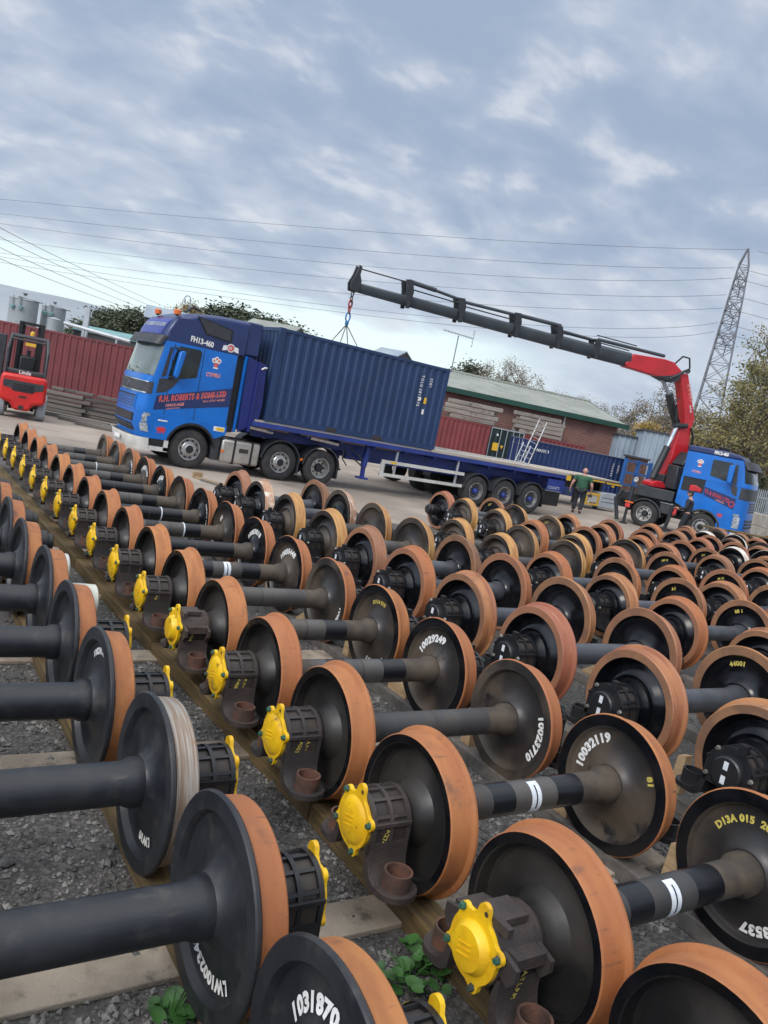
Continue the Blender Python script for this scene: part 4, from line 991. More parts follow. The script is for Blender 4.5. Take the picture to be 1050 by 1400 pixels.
b = MB(); b.box((18.95,TF-.6,.42),(19.75,TF-.15,.95)); b.build('tool_locker', M['blackp'], tr, off=TR0)
b = MB(); b.box((18.95,TY+.15,.42),(19.75,TY+.6,.95)); tb = b.build('tool_locker', M['blackp'], tr, off=TR0)
b = MB(); b.box((18.95,TY+.13,.95),(19.75,TY+.6,.985)); b.build('locker_lid', M['toolgrey'], tb, off=TR0)
text('lettering', 'COUNTY', .15, M['toolgrey'], tr, lambda u, w: (18.95+u, TY+.055, 1.05+w), off=TR0, bold=.002)
b = MB(); b.box((18.93,TY+.06,1.0),(19.8,TY+.10,1.42)); b.build('rear_side_panel', M['trailerblue'], tr, off=TR0)
b = MB(); b.box((19.74,TY-.012,1.47),(19.98,TY-.003,1.66)); b.build('marker_plate', M['yellowflat'], tr, off=TR0)

# ------------------------------------------------------------------ containers
def corr(b, fn, u0, u1, z0, z1, depth, pitch, mi=0, th=.0):
    """trapezoid corrugated sheet; fn(u, d, z)"""
    n = max(1, int(round((u1-u0)/pitch))); p = (u1-u0)/n; us = []
    for i in range(n):
        a = u0+i*p; us += [(a, 0), (a+.30*p, 0), (a+.45*p, depth), (a+.85*p, depth)]
    us.append((u1, 0)); v = []
    for u, d in us: v += [fn(u, d, z0), fn(u, d, z1)]
    return b.add(v, [(2*i, 2*i+2, 2*i+3, 2*i+1) for i in range(len(us)-1)], mi)
def container(name, label, loc, rz, L, Wd, H, m, group=None, doors=None, doorm=None, roofm=None, pitch=.28):
    """box container; local x along its length, y across (near side y=0), base at z=0; doors at 'x0' or 'x1'"""
    root = thing(name, label, 'container', loc, rz, group)
    b = MB(); e = .12
    for x in (0, L-e):
        for y in (0, Wd-e): b.box((x,y,0),(x+e,y+e,H))
    for y in (0, Wd-e): b.box((e,y+.01,0),(L-e,y+e-.01,.15)); b.box((e,y+.01,H-.09),(L-e,y+e-.01,H-.005))
    for x in (0, L-e): b.box((x+.01,e,0),(x+e-.01,Wd-e,.15)); b.box((x+.01,e,H-.11),(x+e-.01,Wd-e,H-.005))
    for x in (0, L-.16):
        for y in (0, Wd-.15):
            for z in (0, H-.118): b.box((x-.004,y-.004,z-.003),(x+.164,y+.154,z+.121))
    if L < 8:
        for x in (L*.33, L*.60): b.box((x,-.003,.02),(x+.36,.02,.13),1)
    b.build('frame', [m, M['boxdark']], root, smooth=0)
    b = MB(); corr(b, lambda u, d, z: (u, .02+d, z), e, L-e, .15, H-.09, .036, pitch); b.build('side_panel', m, root, smooth=0)
    b = MB(); corr(b, lambda u, d, z: (u, Wd-.02-d, z), e, L-e, .15, H-.09, .036, pitch); b.build('side_panel', m, root, smooth=0)
    b = MB(); b.box((.05,.05,H-.03),(L-.05,Wd-.05,H-.012)); b.box((.05,.05,.10),(L-.05,Wd-.05,.14)); b.build('roof', roofm or m, root, smooth=0)
    for end in ('x0', 'x1'):
        X = 0 if end == 'x0' else L; sg = 1 if end == 'x0' else -1
        b = MB()
        if doors == end:
            for ya, yb in ((e, Wd/2-.008), (Wd/2+.008, Wd-e)): b.box((min(X+sg*.03,X+sg*.07),ya,.15),(max(X+sg*.03,X+sg*.07),yb,H-.11))
            dr = b.build('door', doorm or m, root, smooth=0)
            c = MB()
            for y in (e+.25, Wd/2-.18, Wd/2+.18, Wd-e-.25):
                c.tube([(X+sg*.0,y,.1),(X+sg*.0,y,H-.06)], .019, 8)
                for z in (.25, 1.0, H-.3): c.box((min(X-.02*sg,X+.04*sg),y-.05,z),(max(X-.02*sg,X+.04*sg),y+.05,z+.05))
            c.build('locking_bar', M['galv'], dr)
        else:
            corr(b, lambda u, d, z: (X+sg*(.02+d), u, z), e, Wd-e, .15, H-.11, .045, .25); b.build('end_panel', m, root, smooth=0)
    return root
CB = (7.33, 19.05, 1.70)
cbox = container('shipping_container', 'navy blue shipping container standing on the flatbed trailer behind the lorry', CB, 0, 6.15, 2.42, 2.68, M['contblue'], roofm=M['contblue'])
cx = lambda x0, z0: (lambda u, w: (x0+w, -.006, z0-u))
for t, x0, z0, sz in (('T O L U  3 8 1 2 4 7 5', 5.10, 2.30, .15), ('2 2 G 1', 5.46, 2.26, .13)):
    text('lettering', t, sz, M['white'], cbox, lambda u, w, x0=x0, z0=z0: (x0+w, .012, z0-u*.72), bold=.004)
b = MB(); b.box((5.36,.010,1.42),(5.46,.018,1.62)); b.build('notice', M['yellowflat'], cbox)
b = MB(); b.box((5.14,.010,1.50),(5.24,.018,1.60)); b.box((5.36,.010,1.08),(5.44,.018,1.24)); b.build('notice', M['white'], cbox)

# ------------------------------------------------------------------ crane lorry (cab faces right and towards the camera)
HX, HY = .44, -.898
F0 = (23.19, 17.94, 0.235); FA = math.atan2(HY, HX)
fm = thing('crane_lorry', 'bright blue lorry with a red folding crane mounted behind its cab', 'lorry', F0, FA)
ZO = F0[2]; FO = (0, 0, ZO)
W2 = 2.45
LF = [(.72,3.62,3.12),(1.0,3.66,3.10),(1.6,3.62,3.10),(2.0,3.60,3.11),(2.62,3.55,3.14),(3.36,3.32,3.00),(3.46,3.26,2.96)]
def ff(z, s):
    zz = [q[0] for q in LF]; xf = np.interp(z, zz, [q[1] for q in LF]); xc = np.interp(z, zz, [q[2] for q in LF]); e = abs(s)
    return (xf+(xc-xf)*e**3.0, W2/2 + W2/2*math.copysign(math.sin(min(e,1)*math.pi/2)**.92, s), z)
def fpatch(zs, ss, grow=0.0):
    v = []
    for z in zs:
        for s in ss: p = ff(z, s); v.append((p[0]+grow, W2/2+(p[1]-W2/2)*(1+grow*.3), z))
    n = len(ss); return v, [(i*n+j, i*n+j+1, (i+1)*n+j+1, (i+1)*n+j) for i in range(len(zs)-1) for j in range(n-1)]
def fsolid(zs, xr):
    b = MB(); v, f = fpatch(zs, SS); b.add(v, f); n = len(SS); k = len(zs); base = len(b.v)
    b.v += [(xr, 0, z) for z in zs] + [(xr, W2, z) for z in zs]
    for i in range(k-1):
        b.f += [[i*n, (i+1)*n, base+i+1, base+i], [i*n+n-1, base+k+i, base+k+i+1, (i+1)*n+n-1], [base+i, base+i+1, base+k+i+1, base+k+i]]; b.m += [0, 0, 0]
    b.f += [[base+k-1]+[(k-1)*n+j for j in range(n)]+[base+2*k-1], [base]+list(range(n))+[base+k]]; b.m += [0, 0]
    return b
fcab = fsolid([2.50,2.62,3.0,3.36,3.45], 1.05).build('cab', M['blue'], fm, off=FO, smooth=40)
b = fsolid([1.45,1.6,2.0,2.495], 1.93); b.box((1.04,.0,1.45),(1.12,W2,2.495)); b.box((1.12,.9,1.45),(1.93,W2,2.495)); b.build('cab_lower', M['blue'], fm, off=FO, smooth=40)
b = fsolid([.72,.9,1.1,1.445], 2.62); b.build('cab_skirt', M['blue'], fm, off=FO, smooth=40)
side = [(1.03,1.45),(1.03,1.95),(1.93,1.98),(2.7,1.75),(3.08,1.62),(3.06,1.0),(2.66,1.02)] + [(2.12+.62*math.cos(t), .76+.62*math.sin(t)) for t in np.linspace(R(28), R(140), 11)] + [(1.3,1.36)]
b = MB(); b.prism(side, lambda a, c, d: (a, d, c), -.012, .03); b.build('side_skirt', M['blue'], fm, off=FO); b = MB(); b.prism(side, lambda a, c, d: (a, d, c), W2-.03, W2+.012); b.build('side_skirt', M['blue'], fm, off=FO)
b = MB(); b.box((1.12,.03,1.96),(1.93,.06,2.50)); b.box((1.125,.06,1.955),(1.925,.9,1.97)); b.build('locker_opening', M['blackp'], fm, off=FO)
b = MB(); b.prism([(1.40,2.0),(1.42,2.22),(1.62,2.24),(1.85,2.14),(1.85,2.0)], lambda a, c, d: (a, d, c), .01, .5); b.build('red_gear', M['red'], fm, off=FO, bevel=.03)
b = MB(); v, f = fpatch([3.455,3.55,3.62], SS, -.05); 
rf = [(1.03,3.455),(1.06,3.68),(2.4,3.68),(2.9,3.62),(3.05,3.455)]
b = MB(); b.prism(rf, lambda a, c, d: (a, d, c), -.006, W2+.006); b.build('roof', M['navy'], fm, off=FO, bevel=.05)
b = MB(); v, f = fpatch([3.16,3.3,3.46], SS, .10); v = [(x+(3.46-z)*.35, y, z) for x, y, z in v]; b.add(v, f); v2 = [(x-.03, y, z-.004) for x, y, z in v]; b.add(v2, f); b.build('sun_visor', M['plastic'], fm, off=FO, smooth=50)
b = MB(); b.lathe([(3.68,.20),(3.80,.22),(3.82,.20),(3.82,.001)], 20, (2.2, .6, 0), ax='Z'); b.build('roof_vent', M['blackp'], fm, off=FO)
b = MB(); v, f = fpatch(list(np.linspace(2.66, 3.34, 4)), list(np.linspace(-.90, .90, 25)), .008); b.add(v, f); b.build('windscreen', M['glass'], fm, off=FO, smooth=50)
b = MB(); v, f = fpatch([2.05,2.3,2.48], list(np.linspace(-.97, .97, 25)), .012); b.add(v, f); b.build('grille_panel', M['plastic'], fm, off=FO, smooth=50)
b = MB()
for z in (1.62,1.72,1.82,1.92): v, f = fpatch([z,z+.07], list(np.linspace(-.5, .5, 17)), .005); b.add(v, f)
for z in (1.02,1.14,1.26): v, f = fpatch([z,z+.08], list(np.linspace(-.6, .6, 17)), .005); b.add(v, f)
b.build('grille', M['blackp'], fm, off=FO, smooth=50)
b = MB(); v, f = fpatch([.56,.68,.86], SS, .05); b.add(v, f); b.box((2.65,.0,.58),(3.1,.3,.80)); b.build('bumper', M['offwhite'], fm, off=FO, smooth=50)
for sg in (-1, 1):
    b = MB(); v, f = fpatch([.98,1.15,1.40], [sg*t for t in np.linspace(.80, .97, 6)], .014); b.add(v, f); v, f = fpatch([1.42,1.50], [sg*t for t in np.linspace(.84, .99, 5)], .014); b.add(v, f)
    b.build('headlight', [M['headlamp']], fm, off=FO, smooth=50)
fy = lambda a, c, d: (a, d, c)
b = MB(); b.prism([(2.02,2.70),(2.0,3.28),(2.08,3.31),(2.68,3.30),(2.76,3.24),(2.78,2.58)], fy, -.008, .01); b.build('side_window', M['glass'], fm, off=FO)
b = MB(); b.prism([(2.82,2.56),(2.80,3.25),(2.90,3.28),(3.0,2.48)], fy, -.007, .01); b.prism([(2.78,2.54),(3.05,2.46),(3.08,2.12),(2.9,2.2)], fy, -.006, .01); b.build('pillar_trim', M['plastic'], fm, off=FO)
b = MB(); b.prism([(1.94,2.26),(3.10,2.04),(3.085,1.64),(1.96,1.94)], fy, -.016, .0); fb = b.build('navy_band', M['navy'], fm, off=FO)
text('lettering', 'TS & SONS LTD', .19, M['redtxt'], fb, lambda u, w: (1.97+u*.64, -.019, 2.04+w-u*.64*.21), off=FO, bold=.004, spacing=1.1)
text('lettering', 'HAULAGE', .085, M['pinktxt'], fb, lambda u, w: (2.42+u*.8, -.019, 1.84+w-u*.17), off=FO, bold=.002)
text('lettering', 'FM13-460', .17, M['white'], fm, lambda u, w: (1.98+u*.72, -.012, 3.51+w), off=FO, bold=.008)
text('lettering', 'CYMRU', .12, M['pinktxt'], fm, lambda u, w: (1.36+u*.8, -.006, 2.70+w-u*.02), off=FO, bold=.004)
feathers(fm, 'feather_emblem', 1.58, 3.06, .15, 0, FO, fn=fy)
dragon(fm, 2.68, 1.33, .10, FO, lambda a, c, d: (a, d-.014, c))
b = MB(); b.lathe([(-.018,.075),(-.018,.105)], 20, (2.98, 0, 1.82), ax='Y'); b.build('badge', M['redtxt'], fm, off=FO)
b = MB(); b.prism([(2.66,2.56),(2.64,3.18),(2.72,3.24),(2.84,3.2),(2.84,2.55)], fy, -.36, -.18); b.build('mirror', M['blue'], fm, off=FO, bevel=.03)
b = MB(); arc_fender(b, 2.12, .76, .60, -.02, .5, 10, 170, .06); b.build('wheel_arch', M['plastic'], fm, off=FO); b = MB(); arc_fender(b, 0.0, .70, .60, -.02, .5, 5, 175, .05); b.build('wheel_arch', M['plastic'], fm, off=FO)
for x, z in ((0.0,.70),(2.12,.76)):
    wheel_part(fm, (x, .06, ZO+.52), .525, .33, 1, FO, 'deep' if x < 1 else 'alloy')
    b = MB(); b.lathe([(0,.2),(0,.525),(.33,.525),(.33,.2)], 30, (x, W2-.4, ZO+.525), ax='Y'); b.build('wheel', M['rubber'], fm, off=FO)
b = MB(); b.box((-1.3,.75,.80),(3.0,.92,1.12)); b.box((-1.3,W2-.92,.80),(3.0,W2-.75,1.12)); b.box((-1.2,.4,1.12),(1.0,W2-.4,1.42)); b.build('chassis', M['blackp'], fm, off=FO)
b = MB(); b.box((.52,.05,.92),(1.16,.6,1.30)); b.box((.50,.04,1.302),(.98,.6,1.36),1); b.build('battery_box', [M['plastic'], M['galv']], fm, off=FO, bevel=.02)
b = MB(); b.box((.95,.05,.86),(1.0,.30,.92)); b.build('marker_lamp', M['orange'], fm, off=FO)
# stabiliser legs
for yy in (-.25, W2+.25):
    b = MB(); b.tube([(-.55,yy,1.72),(-.60,yy,1.0)], .09, 10); b.tube([(-.60,yy,1.05),(-.62,yy,.27)], .055, 10); b.lathe([(.24,.16),(.27,.16),(.30,.06)], 14, (-.62,yy,0), ax='Z'); b.build('stabiliser_leg', M['boomdark'], fm, off=FO)
    b = MB(); b.lathe([(-.05,.08),(0,.10),(.0,.001)], 14, (-.50,yy-.08,1.98), ax='Y'); b.build('work_lamp', M['offwhite'], fm, off=FO)
    b = MB(); b.box((-.72,yy-.1,1.06),(-.40,yy-.06,1.12)); b.build('marker_lamp', M['orange'], fm, off=FO)
    b = MB(); b.box((-.68,yy-.1,.88),(-.50,yy-.06,1.03)); b.build('reflector', M['redtxt'], fm, off=FO)
b = MB(); b.tube([(-.95,-.1,1.5),(-1.15,-.12,1.1),(-1.0,-.14,.62),(-.92,-.14,.30)], .075, 8); b.build('stabiliser_arm', M['boomdark'], fm, off=FO)
b = MB(); b.tube([(1.0,-.12,1.3),(.98,-.14,.8),(.9,-.16,.28)], .07, 8); b.build('stabiliser_arm', M['boomdark'], fm, off=FO)
# crane: worked out in the vertical plane that runs from the column to the hook
CX0 = (24.4, 18.2); ce = (-.9905, .1376); cn = (.1376, .9905)
def cp(s, z, d=0.0):
    wx, wy = CX0[0]+ce[0]*s+cn[0]*d, CX0[1]+ce[1]*s+cn[1]*d
    rx, ry = wx-F0[0], wy-F0[1]; c, q = math.cos(-FA), math.sin(-FA)
    return (c*rx-q*ry, q*rx+c*ry, z)
cpf = lambda a, b_, d: cp(a, b_, d)
crane = MB(); crane.box((-.45,-.1,1.42),(.95,W2+.1,1.82)); crane.prism([(.55,1.82),(.50,2.35),(-.1,2.6),(-.5,1.82)], cpf, -.35, .35, 1)
crane = crane.build('crane', [M['boomdark'], M['boomdark']], fm, off=FO, bevel=.02)
b = MB(); b.prism([(1.12,2.0),(.92,2.08),(.62,2.10),(.42,2.0),(.36,1.84),(1.10,1.84)], cpf, -.45, .1); b.build('slew_base', M['red'], crane, off=FO, bevel=.03)
b = MB(); b.prism([(.55,2.3),(.20,3.15),(-.05,3.75),(-.40,4.25),(.26,4.30),(.02,4.66),(-.48,4.69),(-.54,3.37),(-.45,2.3)], cpf, -.22, .22)
b = MB(); b.prism([(.50,2.2),(.22,3.14),(.20,3.9),(.12,4.28),(-.42,4.28),(-.56,3.4),(-.40,2.2)], cpf, -.21, .21); b.build('column', M['red'], crane, off=FO, bevel=.03)
b = MB(); b.prism([(.06,4.10),(-.42,4.15),(-.50,4.72),(-.21,5.29),(.43,6.34),(.86,6.42),(.98,6.02),(.66,5.45),(.36,5.0),(.10,4.66)], cpf, -.19, .19)
mb_ = MB(); mb_.prism([(-.40,4.10),(-.50,4.72),(.40,6.34),(.80,6.28),(.30,5.25),(.02,4.62),(.0,4.10)], cpf, -.19, .19); mbo = mb_.build('main_boom', M['red'], crane, off=FO, bevel=.03)
text('lettering', 'FASSI', .30, M['pinktxt'], mbo, lambda u, w: cp(.30-.50*u+ w*.75-.12, 6.02-u*.90-w*.35, -.196), off=FO, bold=.004)
text('lettering', 'F410', .15, M['white'], mbo, lambda u, w: cp(-.12-.42*u+w*.8, 5.22-u*.9-w*.3, -.196), off=FO, bold=.004)
b = MB(); b.prism([(.60,6.30),(1.24,6.62),(1.70,6.64),(3.20,6.52),(3.52,6.10),(3.40,5.99),(1.80,5.95),(1.30,6.05),(.95,6.0)], cpf, -.20, .20); b.build('inner_jib', M['red'], crane, off=FO, bevel=.025)
b = MB(); b.prism([(1.9,5.96),(1.25,5.84),(.95,5.92),(.78,6.12),(.95,6.22),(1.30,6.10)], cpf, -.26, .26); b.tube([cp(.62,6.42,-.24), cp(.95,6.20,-.24), cp(1.35,5.95,-.24)], .06, 8); b.lathe([(0,.09),(.04,.10),(.05,.001)], 14, cp(.55,6.42,-.28), ax='Y'); b.build('elbow_linkage', M['boomdark'], crane, off=FO, bevel=.015)
b = MB(); b.tube([cp(1.46,5.92,0), cp(.92,5.42,0)], .075, 12); b.build('piston_rod', M['galv'], crane, off=FO)
b = MB(); b.tube([cp(.95,5.45,0), cp(.22,4.40,0)], .15, 14); b.tube([cp(.62,5.0,-.22), cp(.55,4.6,-.25), cp(.30,4.3,-.22)], .05, 8); b.build('hydraulic_cylinder', M['boomdark'], crane, off=FO)
b = MB(); b.tube([cp(.40,4.28,-.24), cp(.62,3.38,-.24)], .075, 12); b.build('piston_rod', M['rod'], crane, off=FO)
b = MB(); b.tube([cp(.60,3.46,-.24), cp(.98,2.15,-.24)], .135, 14); b.tube([cp(-.1,4.40,-.24), cp(.55,4.30,-.24)], .10, 8); b.build('hydraulic_cylinder', M['boomdark'], crane, off=FO)
b = MB(); rr = random.Random(5)
for k in range(7):
    b = MB(); d = rr.uniform(-.2, .2); b.tube([cp(-.50,3.75+rr.uniform(-.2,.2),d), cp(-.85-rr.random()*.15,3.55,d), cp(-.90,3.15+rr.uniform(-.2,.2),d), cp(-.55,2.95,d)], .03, 6); b.build('hydraulic_hose', M['hose'], crane, off=FO)
b = MB(); b.tube([cp(-.35,4.35,-.25), cp(-.55,4.0,-.28), cp(-.60,3.6,-.25)], .045, 7); b.build('hydraulic_hose', M['hose'], crane, off=FO); b = MB(); b.tube([cp(1.0,6.62,0), cp(.70,6.95,0), cp(.35,6.95,0), cp(.22,6.60,0), cp(.35,6.3,0)], .035, 7); b.build('hydraulic_hose', M['hose'], crane, off=FO)
for k in range(4):
    b = MB(); b.tube([cp(.25,4.5,-.2+.03*k), cp(.68,4.8+.1*k,-.25), cp(.80,5.1,-.22), cp(.55,5.4,-.2)], .025, 6); b.build('hydraulic_hose', M['hose'], crane, off=FO)
b = MB(); b.prism([(.52,2.82),(-.20,2.74),(-.25,1.90),(.46,1.88)], cpf, -.95, -.40); b.build('oil_tank', M['plastic'], crane, off=FO, bevel=.05)
b = MB(); b.prism([(.25,2.86),(-.10,3.40),(-.62,3.30),(-.55,2.78)], cpf, -.85, -.25); b.build('fluid_locker', M['boomdark'], crane, off=FO, bevel=.05)
def boom_seg(s0, s1, zt0, zb0, zt1, zb1, w, m):
    b = MB(); P = []
    for s, zt, zb in ((s0, zt0, zb0), (s1, zt1, zb1)):
        h = zt-zb; P.append([cp(s, zt, -w*.32), cp(s, zt, w*.32), cp(s, zt-h*.18, w*.5), cp(s, zb+h*.36, w*.5), cp(s, zb, w*.22), cp(s, zb, -w*.22), cp(s, zb+h*.36, -w*.5), cp(s, zt-h*.18, -w*.5)])
    v = P[0]+P[1]; f = [(i, (i+1) % 8, 8+(i+1) % 8, 8+i) for i in range(8)] + [tuple(range(8))[::-1], tuple(range(8, 16))]
    b.add(v, f); return b.build('boom_section', m, crane, off=FO, bevel=.01)
segs = [(3.30,5.06,6.53,6.02,6.50,6.00,.40),(4.95,6.76,6.47,6.02,6.46,6.01,.35),(6.66,8.52,6.44,6.02,6.43,6.02,.31),(8.42,10.75,6.42,6.04,6.40,6.04,.28),(10.65,12.78,6.395,6.05,6.385,6.055,.25),(12.66,14.5,6.375,6.06,6.36,6.07,.22)]
for s in segs: boom_seg(*s, M['boomgrey'])
for s, zt in ((4.98,6.66),(6.70,6.74),(8.50,6.78),(10.75,6.74),(12.72,6.84)):
    b = MB(); b.prism([(s-.10,5.98),(s+.02,5.97),(s+.10,6.55),(s+.18,zt),(s-.06,zt+.02),(s-.16,6.5)], cpf, -.22, -.15); b.prism([(s-.10,5.98),(s+.02,5.97),(s+.10,6.55),(s+.18,zt),(s-.06,zt+.02),(s-.16,6.5)], cpf, .15, .22); b.build('boom_bracket', M['boomdark'], crane, off=FO, bevel=.01)
for s0, s1, z0, z1, r_ in ((1.7,4.9,6.76,6.68,.065),(4.9,6.75,6.62,6.62,.05),(6.65,8.5,6.78,6.74,.07),(8.45,10.85,6.72,6.66,.055),(10.75,11.75,6.70,6.77,.05),(11.75,12.75,6.78,6.82,.075)):
    b = MB(); b.tube([cp(s0,z0,-.08), cp(s1,z1,-.08)], r_, 10); b.build('extension_cylinder', M['boomgrey'], crane, off=FO)
for s0, s1, z0, z1 in ((12.7,14.48,6.80,6.80),(10.8,12.7,6.60,6.62),(8.5,10.75,6.56,6.55),(3.3,6.7,6.62,6.58),(3.0,4.9,6.86,6.84)):
    b = MB(); b.tube([cp(s0,z0,.05), cp(s1,z1,.05)], .022, 6); b.build('extension_rod', M['boomdark'], crane, off=FO)
b = MB(); b.prism([(14.40,6.05),(14.36,6.40),(14.44,6.60),(14.42,6.84),(14.52,6.88),(14.58,6.60),(14.70,6.30),(14.66,6.08)], cpf, -.16, -.10); b.prism([(14.40,6.05),(14.36,6.40),(14.44,6.60),(14.42,6.84),(14.52,6.88),(14.58,6.60),(14.70,6.30),(14.66,6.08)], cpf, .10, .16); b.build('boom_head', M['boomdark'], crane, off=FO, bevel=.01)

# chain sling hanging from the boom head, hooked to the container roof corners
HKX, HKY = CX0[0]+ce[0]*14.53, CX0[1]+ce[1]*14.53
def link(b, c, rx, rz_, th, ang, mi):
    n = 16; pts = [Vector((c[0]+math.cos(ang)*rx*math.cos(t), c[1]+math.sin(ang)*rx*math.cos(t), c[2]+rz_*math.sin(t))) for t in np.linspace(0, 2*math.pi, n+1)]
    b.tube(pts, th, 6, mi, cap=False)
sl0 = (HKX, HKY, 5.9)
sling = thing('chain_sling', 'lifting chain with red hook and blue ring hanging from the crane boom', 'chain', sl0)
b = MB(); link(b, (HKX,HKY,5.98), .05, .09, .02, .3, 0); link(b, (HKX,HKY,5.83), .05, .09, .02, 1.8, 0); link(b, (HKX,HKY,5.68), .07, .12, .028, .3, 1); link(b, (HKX,HKY,5.50), .045, .11, .024, 1.7, 1); b.build('hook', [M['chain'], M['chainred']], sling, off=sl0)
b = MB(); link(b, (HKX,HKY,5.27), .085, .14, .024, .2, 0); b.lathe([(5.0,.03),(5.05,.06),(5.14,.06),(5.16,.02)], 10, (HKX,HKY,0), ax='Z'); b.build('lifting_ring', M['chainblue'], sling, off=sl0)
for x, y in ((8.1,19.2),(12.7,19.2),(8.1,21.3),(12.7,21.3)):
    b = MB(); e = Vector((HKX,HKY,5.04)); g = Vector((x, y, 4.36)); k = Vector((HKX+(x-HKX)*.14, HKY+(y-HKY)*.3, 4.42))
    b.tube([e, e*.6+k*.4, k, g], .016, 6); b.build('chain_leg', M['chain'], sling, off=sl0)

# ------------------------------------------------------------------ second flatbed trailer behind
S0 = (20.5, 23.0, 0.02)
t2 = thing('flatbed_trailer', 'second flatbed trailer behind the first, with bright blue end frame and grey locker', 'trailer', S0)
UY, UF = 21.75, 24.2
b = MB(); b.box((14.2,UY,1.42),(25.97,UY+.1,1.56)); b.box((14.2,UF-.1,1.42),(25.97,UF,1.56)); b.box((14.5,UY+.7,1.0),(25.6,UY+.86,1.418)); b.box((14.5,UF-.86,1.0),(25.6,UF-.7,1.418)); b.build('side_rail', M['blackp'], t2, off=S0)
b = MB(); b.box((14.2,UY-.004,1.562),(25.95,UF,1.62)); b.build('deck', M['deckwood'], t2, off=S0)
b = MB(); b.box((23.7,UY-.012,1.46),(25.0,UY-.002,1.53)); b.box((25.1,UY-.012,1.44),(26.1,UY-.002,1.51)); b.build('reflective_strip', M['yellowflat'], t2, off=S0)
b = MB()
for x in (26.05, 26.9, 27.75): b.box((x,UY,1.44),(x+.13,UY+.14,2.72))
for z in (1.50, 2.05, 2.58): b.box((26.18,UY+.02,z),(27.76,UY+.10,z+.09))
b.build('end_frame', mat('frame_blue_paint', (.012,.10,.33), (.012,.08,.26), 2, .4), t2, off=S0)
b = MB(); b.box((24.95,UY,.36),(26.25,UY+.6,1.04)); lk = b.build('locker', M['toolgrey'], t2, off=S0, bevel=.04)
b = MB(); b.box((25.0,UY-.006,.62),(26.2,UY,.64)); b.box((25.0,UY-.006,.80),(26.2,UY,.82)); b.build('locker_seam', M['plastic'], lk, off=S0)
b = MB(); b.box((23.8,UY,.86),(24.9,UY+.04,.96)); b.box((23.75,UY,.42),(24.9,UY+.04,.50)); b.box((24.8,UY+.001,.50),(24.88,UY+.039,.86)); b.box((23.75,UY-.004,.48),(24.15,UY+.03,.76)); b.build('side_guard', M['yellowflat'], t2, off=S0)
b = MB(); b.box((24.25,UY+.02,.55),(24.78,UY+.5,.84)); b.build('white_box', M['offwhite'], t2, off=S0)
for x in (15.4, 16.75):
    for y in (UY+.05, UF-.4):
        b = MB(); b.lathe([(0,.2),(0,.53),(.35,.53),(.35,.2)], 30, (x,y,.55), ax='Y'); b.build('wheel', M['rubber'], t2, off=S0)
b = MB()
for y in (UY+.5, UF-.6): b.box((25.3,y,.05),(25.45,y+.15,1.42)); b.box((25.2,y-.1,.03),(25.55,y+.25,.07))
b.build('landing_leg', M['blackp'], t2, off=S0)
# ------------------------------------------------------------------ background materials
M['brick'] = None
def brick_mat():
    m = bpy.data.materials.new('red_brick_wall'); m.use_nodes = True; t = m.node_tree; N = t.nodes; L = t.links; bs = N['Principled BSDF']; bs.inputs['Roughness'].default_value = .85
    tcn = N.new('ShaderNodeTexCoord'); br = N.new('ShaderNodeTexBrick'); L.new(tcn.outputs['UV'], br.inputs['Vector'])
    br.inputs['Color1'].default_value = (.215,.085,.066,1); br.inputs['Color2'].default_value = (.16,.062,.052,1); br.inputs['Mortar'].default_value = (.25,.195,.17,1)
    br.inputs['Scale'].default_value = 1.0; br.inputs['Brick Width'].default_value = .32; br.inputs['Row Height'].default_value = .11; br.inputs['Mortar Size'].default_value = .014; br.inputs['Bias'].default_value = -.1
    n = N.new('ShaderNodeTexNoise'); n.inputs['Scale'].default_value = .8; n.inputs['Detail'].default_value = 8; L.new(tcn.outputs['UV'], n.inputs['Vector'])
    mr = N.new('ShaderNodeMapRange'); mr.inputs[1].default_value = .55; mr.inputs[2].default_value = .8; L.new(n.outputs['Fac'], mr.inputs[0])
    mx = N.new('ShaderNodeMix'); mx.data_type = 'RGBA'; L.new(mr.outputs[0], mx.inputs[0]); L.new(br.outputs['Color'], mx.inputs[6]); mx.inputs[7].default_value = (.10,.055,.048,1)
    L.new(mx.outputs[2], bs.inputs['Base Color'])
    return m
M['brick'] = brick_mat()
M['roofsheet'] = mat('pale_mossy_roof_sheet', (0.27,0.285,0.26), (0.20,0.215,0.19), 0.5, 0.8, dirt=(0.15,0.17,0.12), dlo=0.52, dhi=0.75, dscale=0.9)
M['gutter'] = mat('green_gutter_paint', (0.012,0.062,0.044), (0.012,0.050,0.036), 1.2, 0.5)
M['shedgrey'] = mat('blue_grey_shed_sheet', (0.27,0.33,0.38), (0.22,0.27,0.32), 0.8, 0.55)
M['teal'] = mat('teal_shed_roof', (0.17,0.33,0.33), (0.13,0.26,0.27), 0.7, 0.6)
M['silo'] = mat('grey_silo_steel', (0.30,0.33,0.35), (0.25,0.28,0.30), 0.7, 0.5, dirt=(0.18,0.2,0.21), dlo=.55, dhi=.8, dscale=1.2)
M['steelgrey'] = mat('pylon_galvanised_steel', (0.16,0.17,0.20), (0.12,0.13,0.15), 0.3, 0.6)
M['wire'] = mat('power_line_cable', (0.10,0.11,0.13), None, 1, 0.6)
M['hill'] = mat('haze_tinted_moorland', (0.30,0.335,0.36), (0.255,0.29,0.32), 0.004, 1.0)  # distance haze painted into the hill colour as a pale blue-grey
M['block'] = mat('pale_concrete_block', (0.36,0.34,0.30), (0.29,0.27,0.24), 1.5, 0.9, dirt=(0.2,0.185,0.16), dlo=.5, dhi=.75, dscale=3)
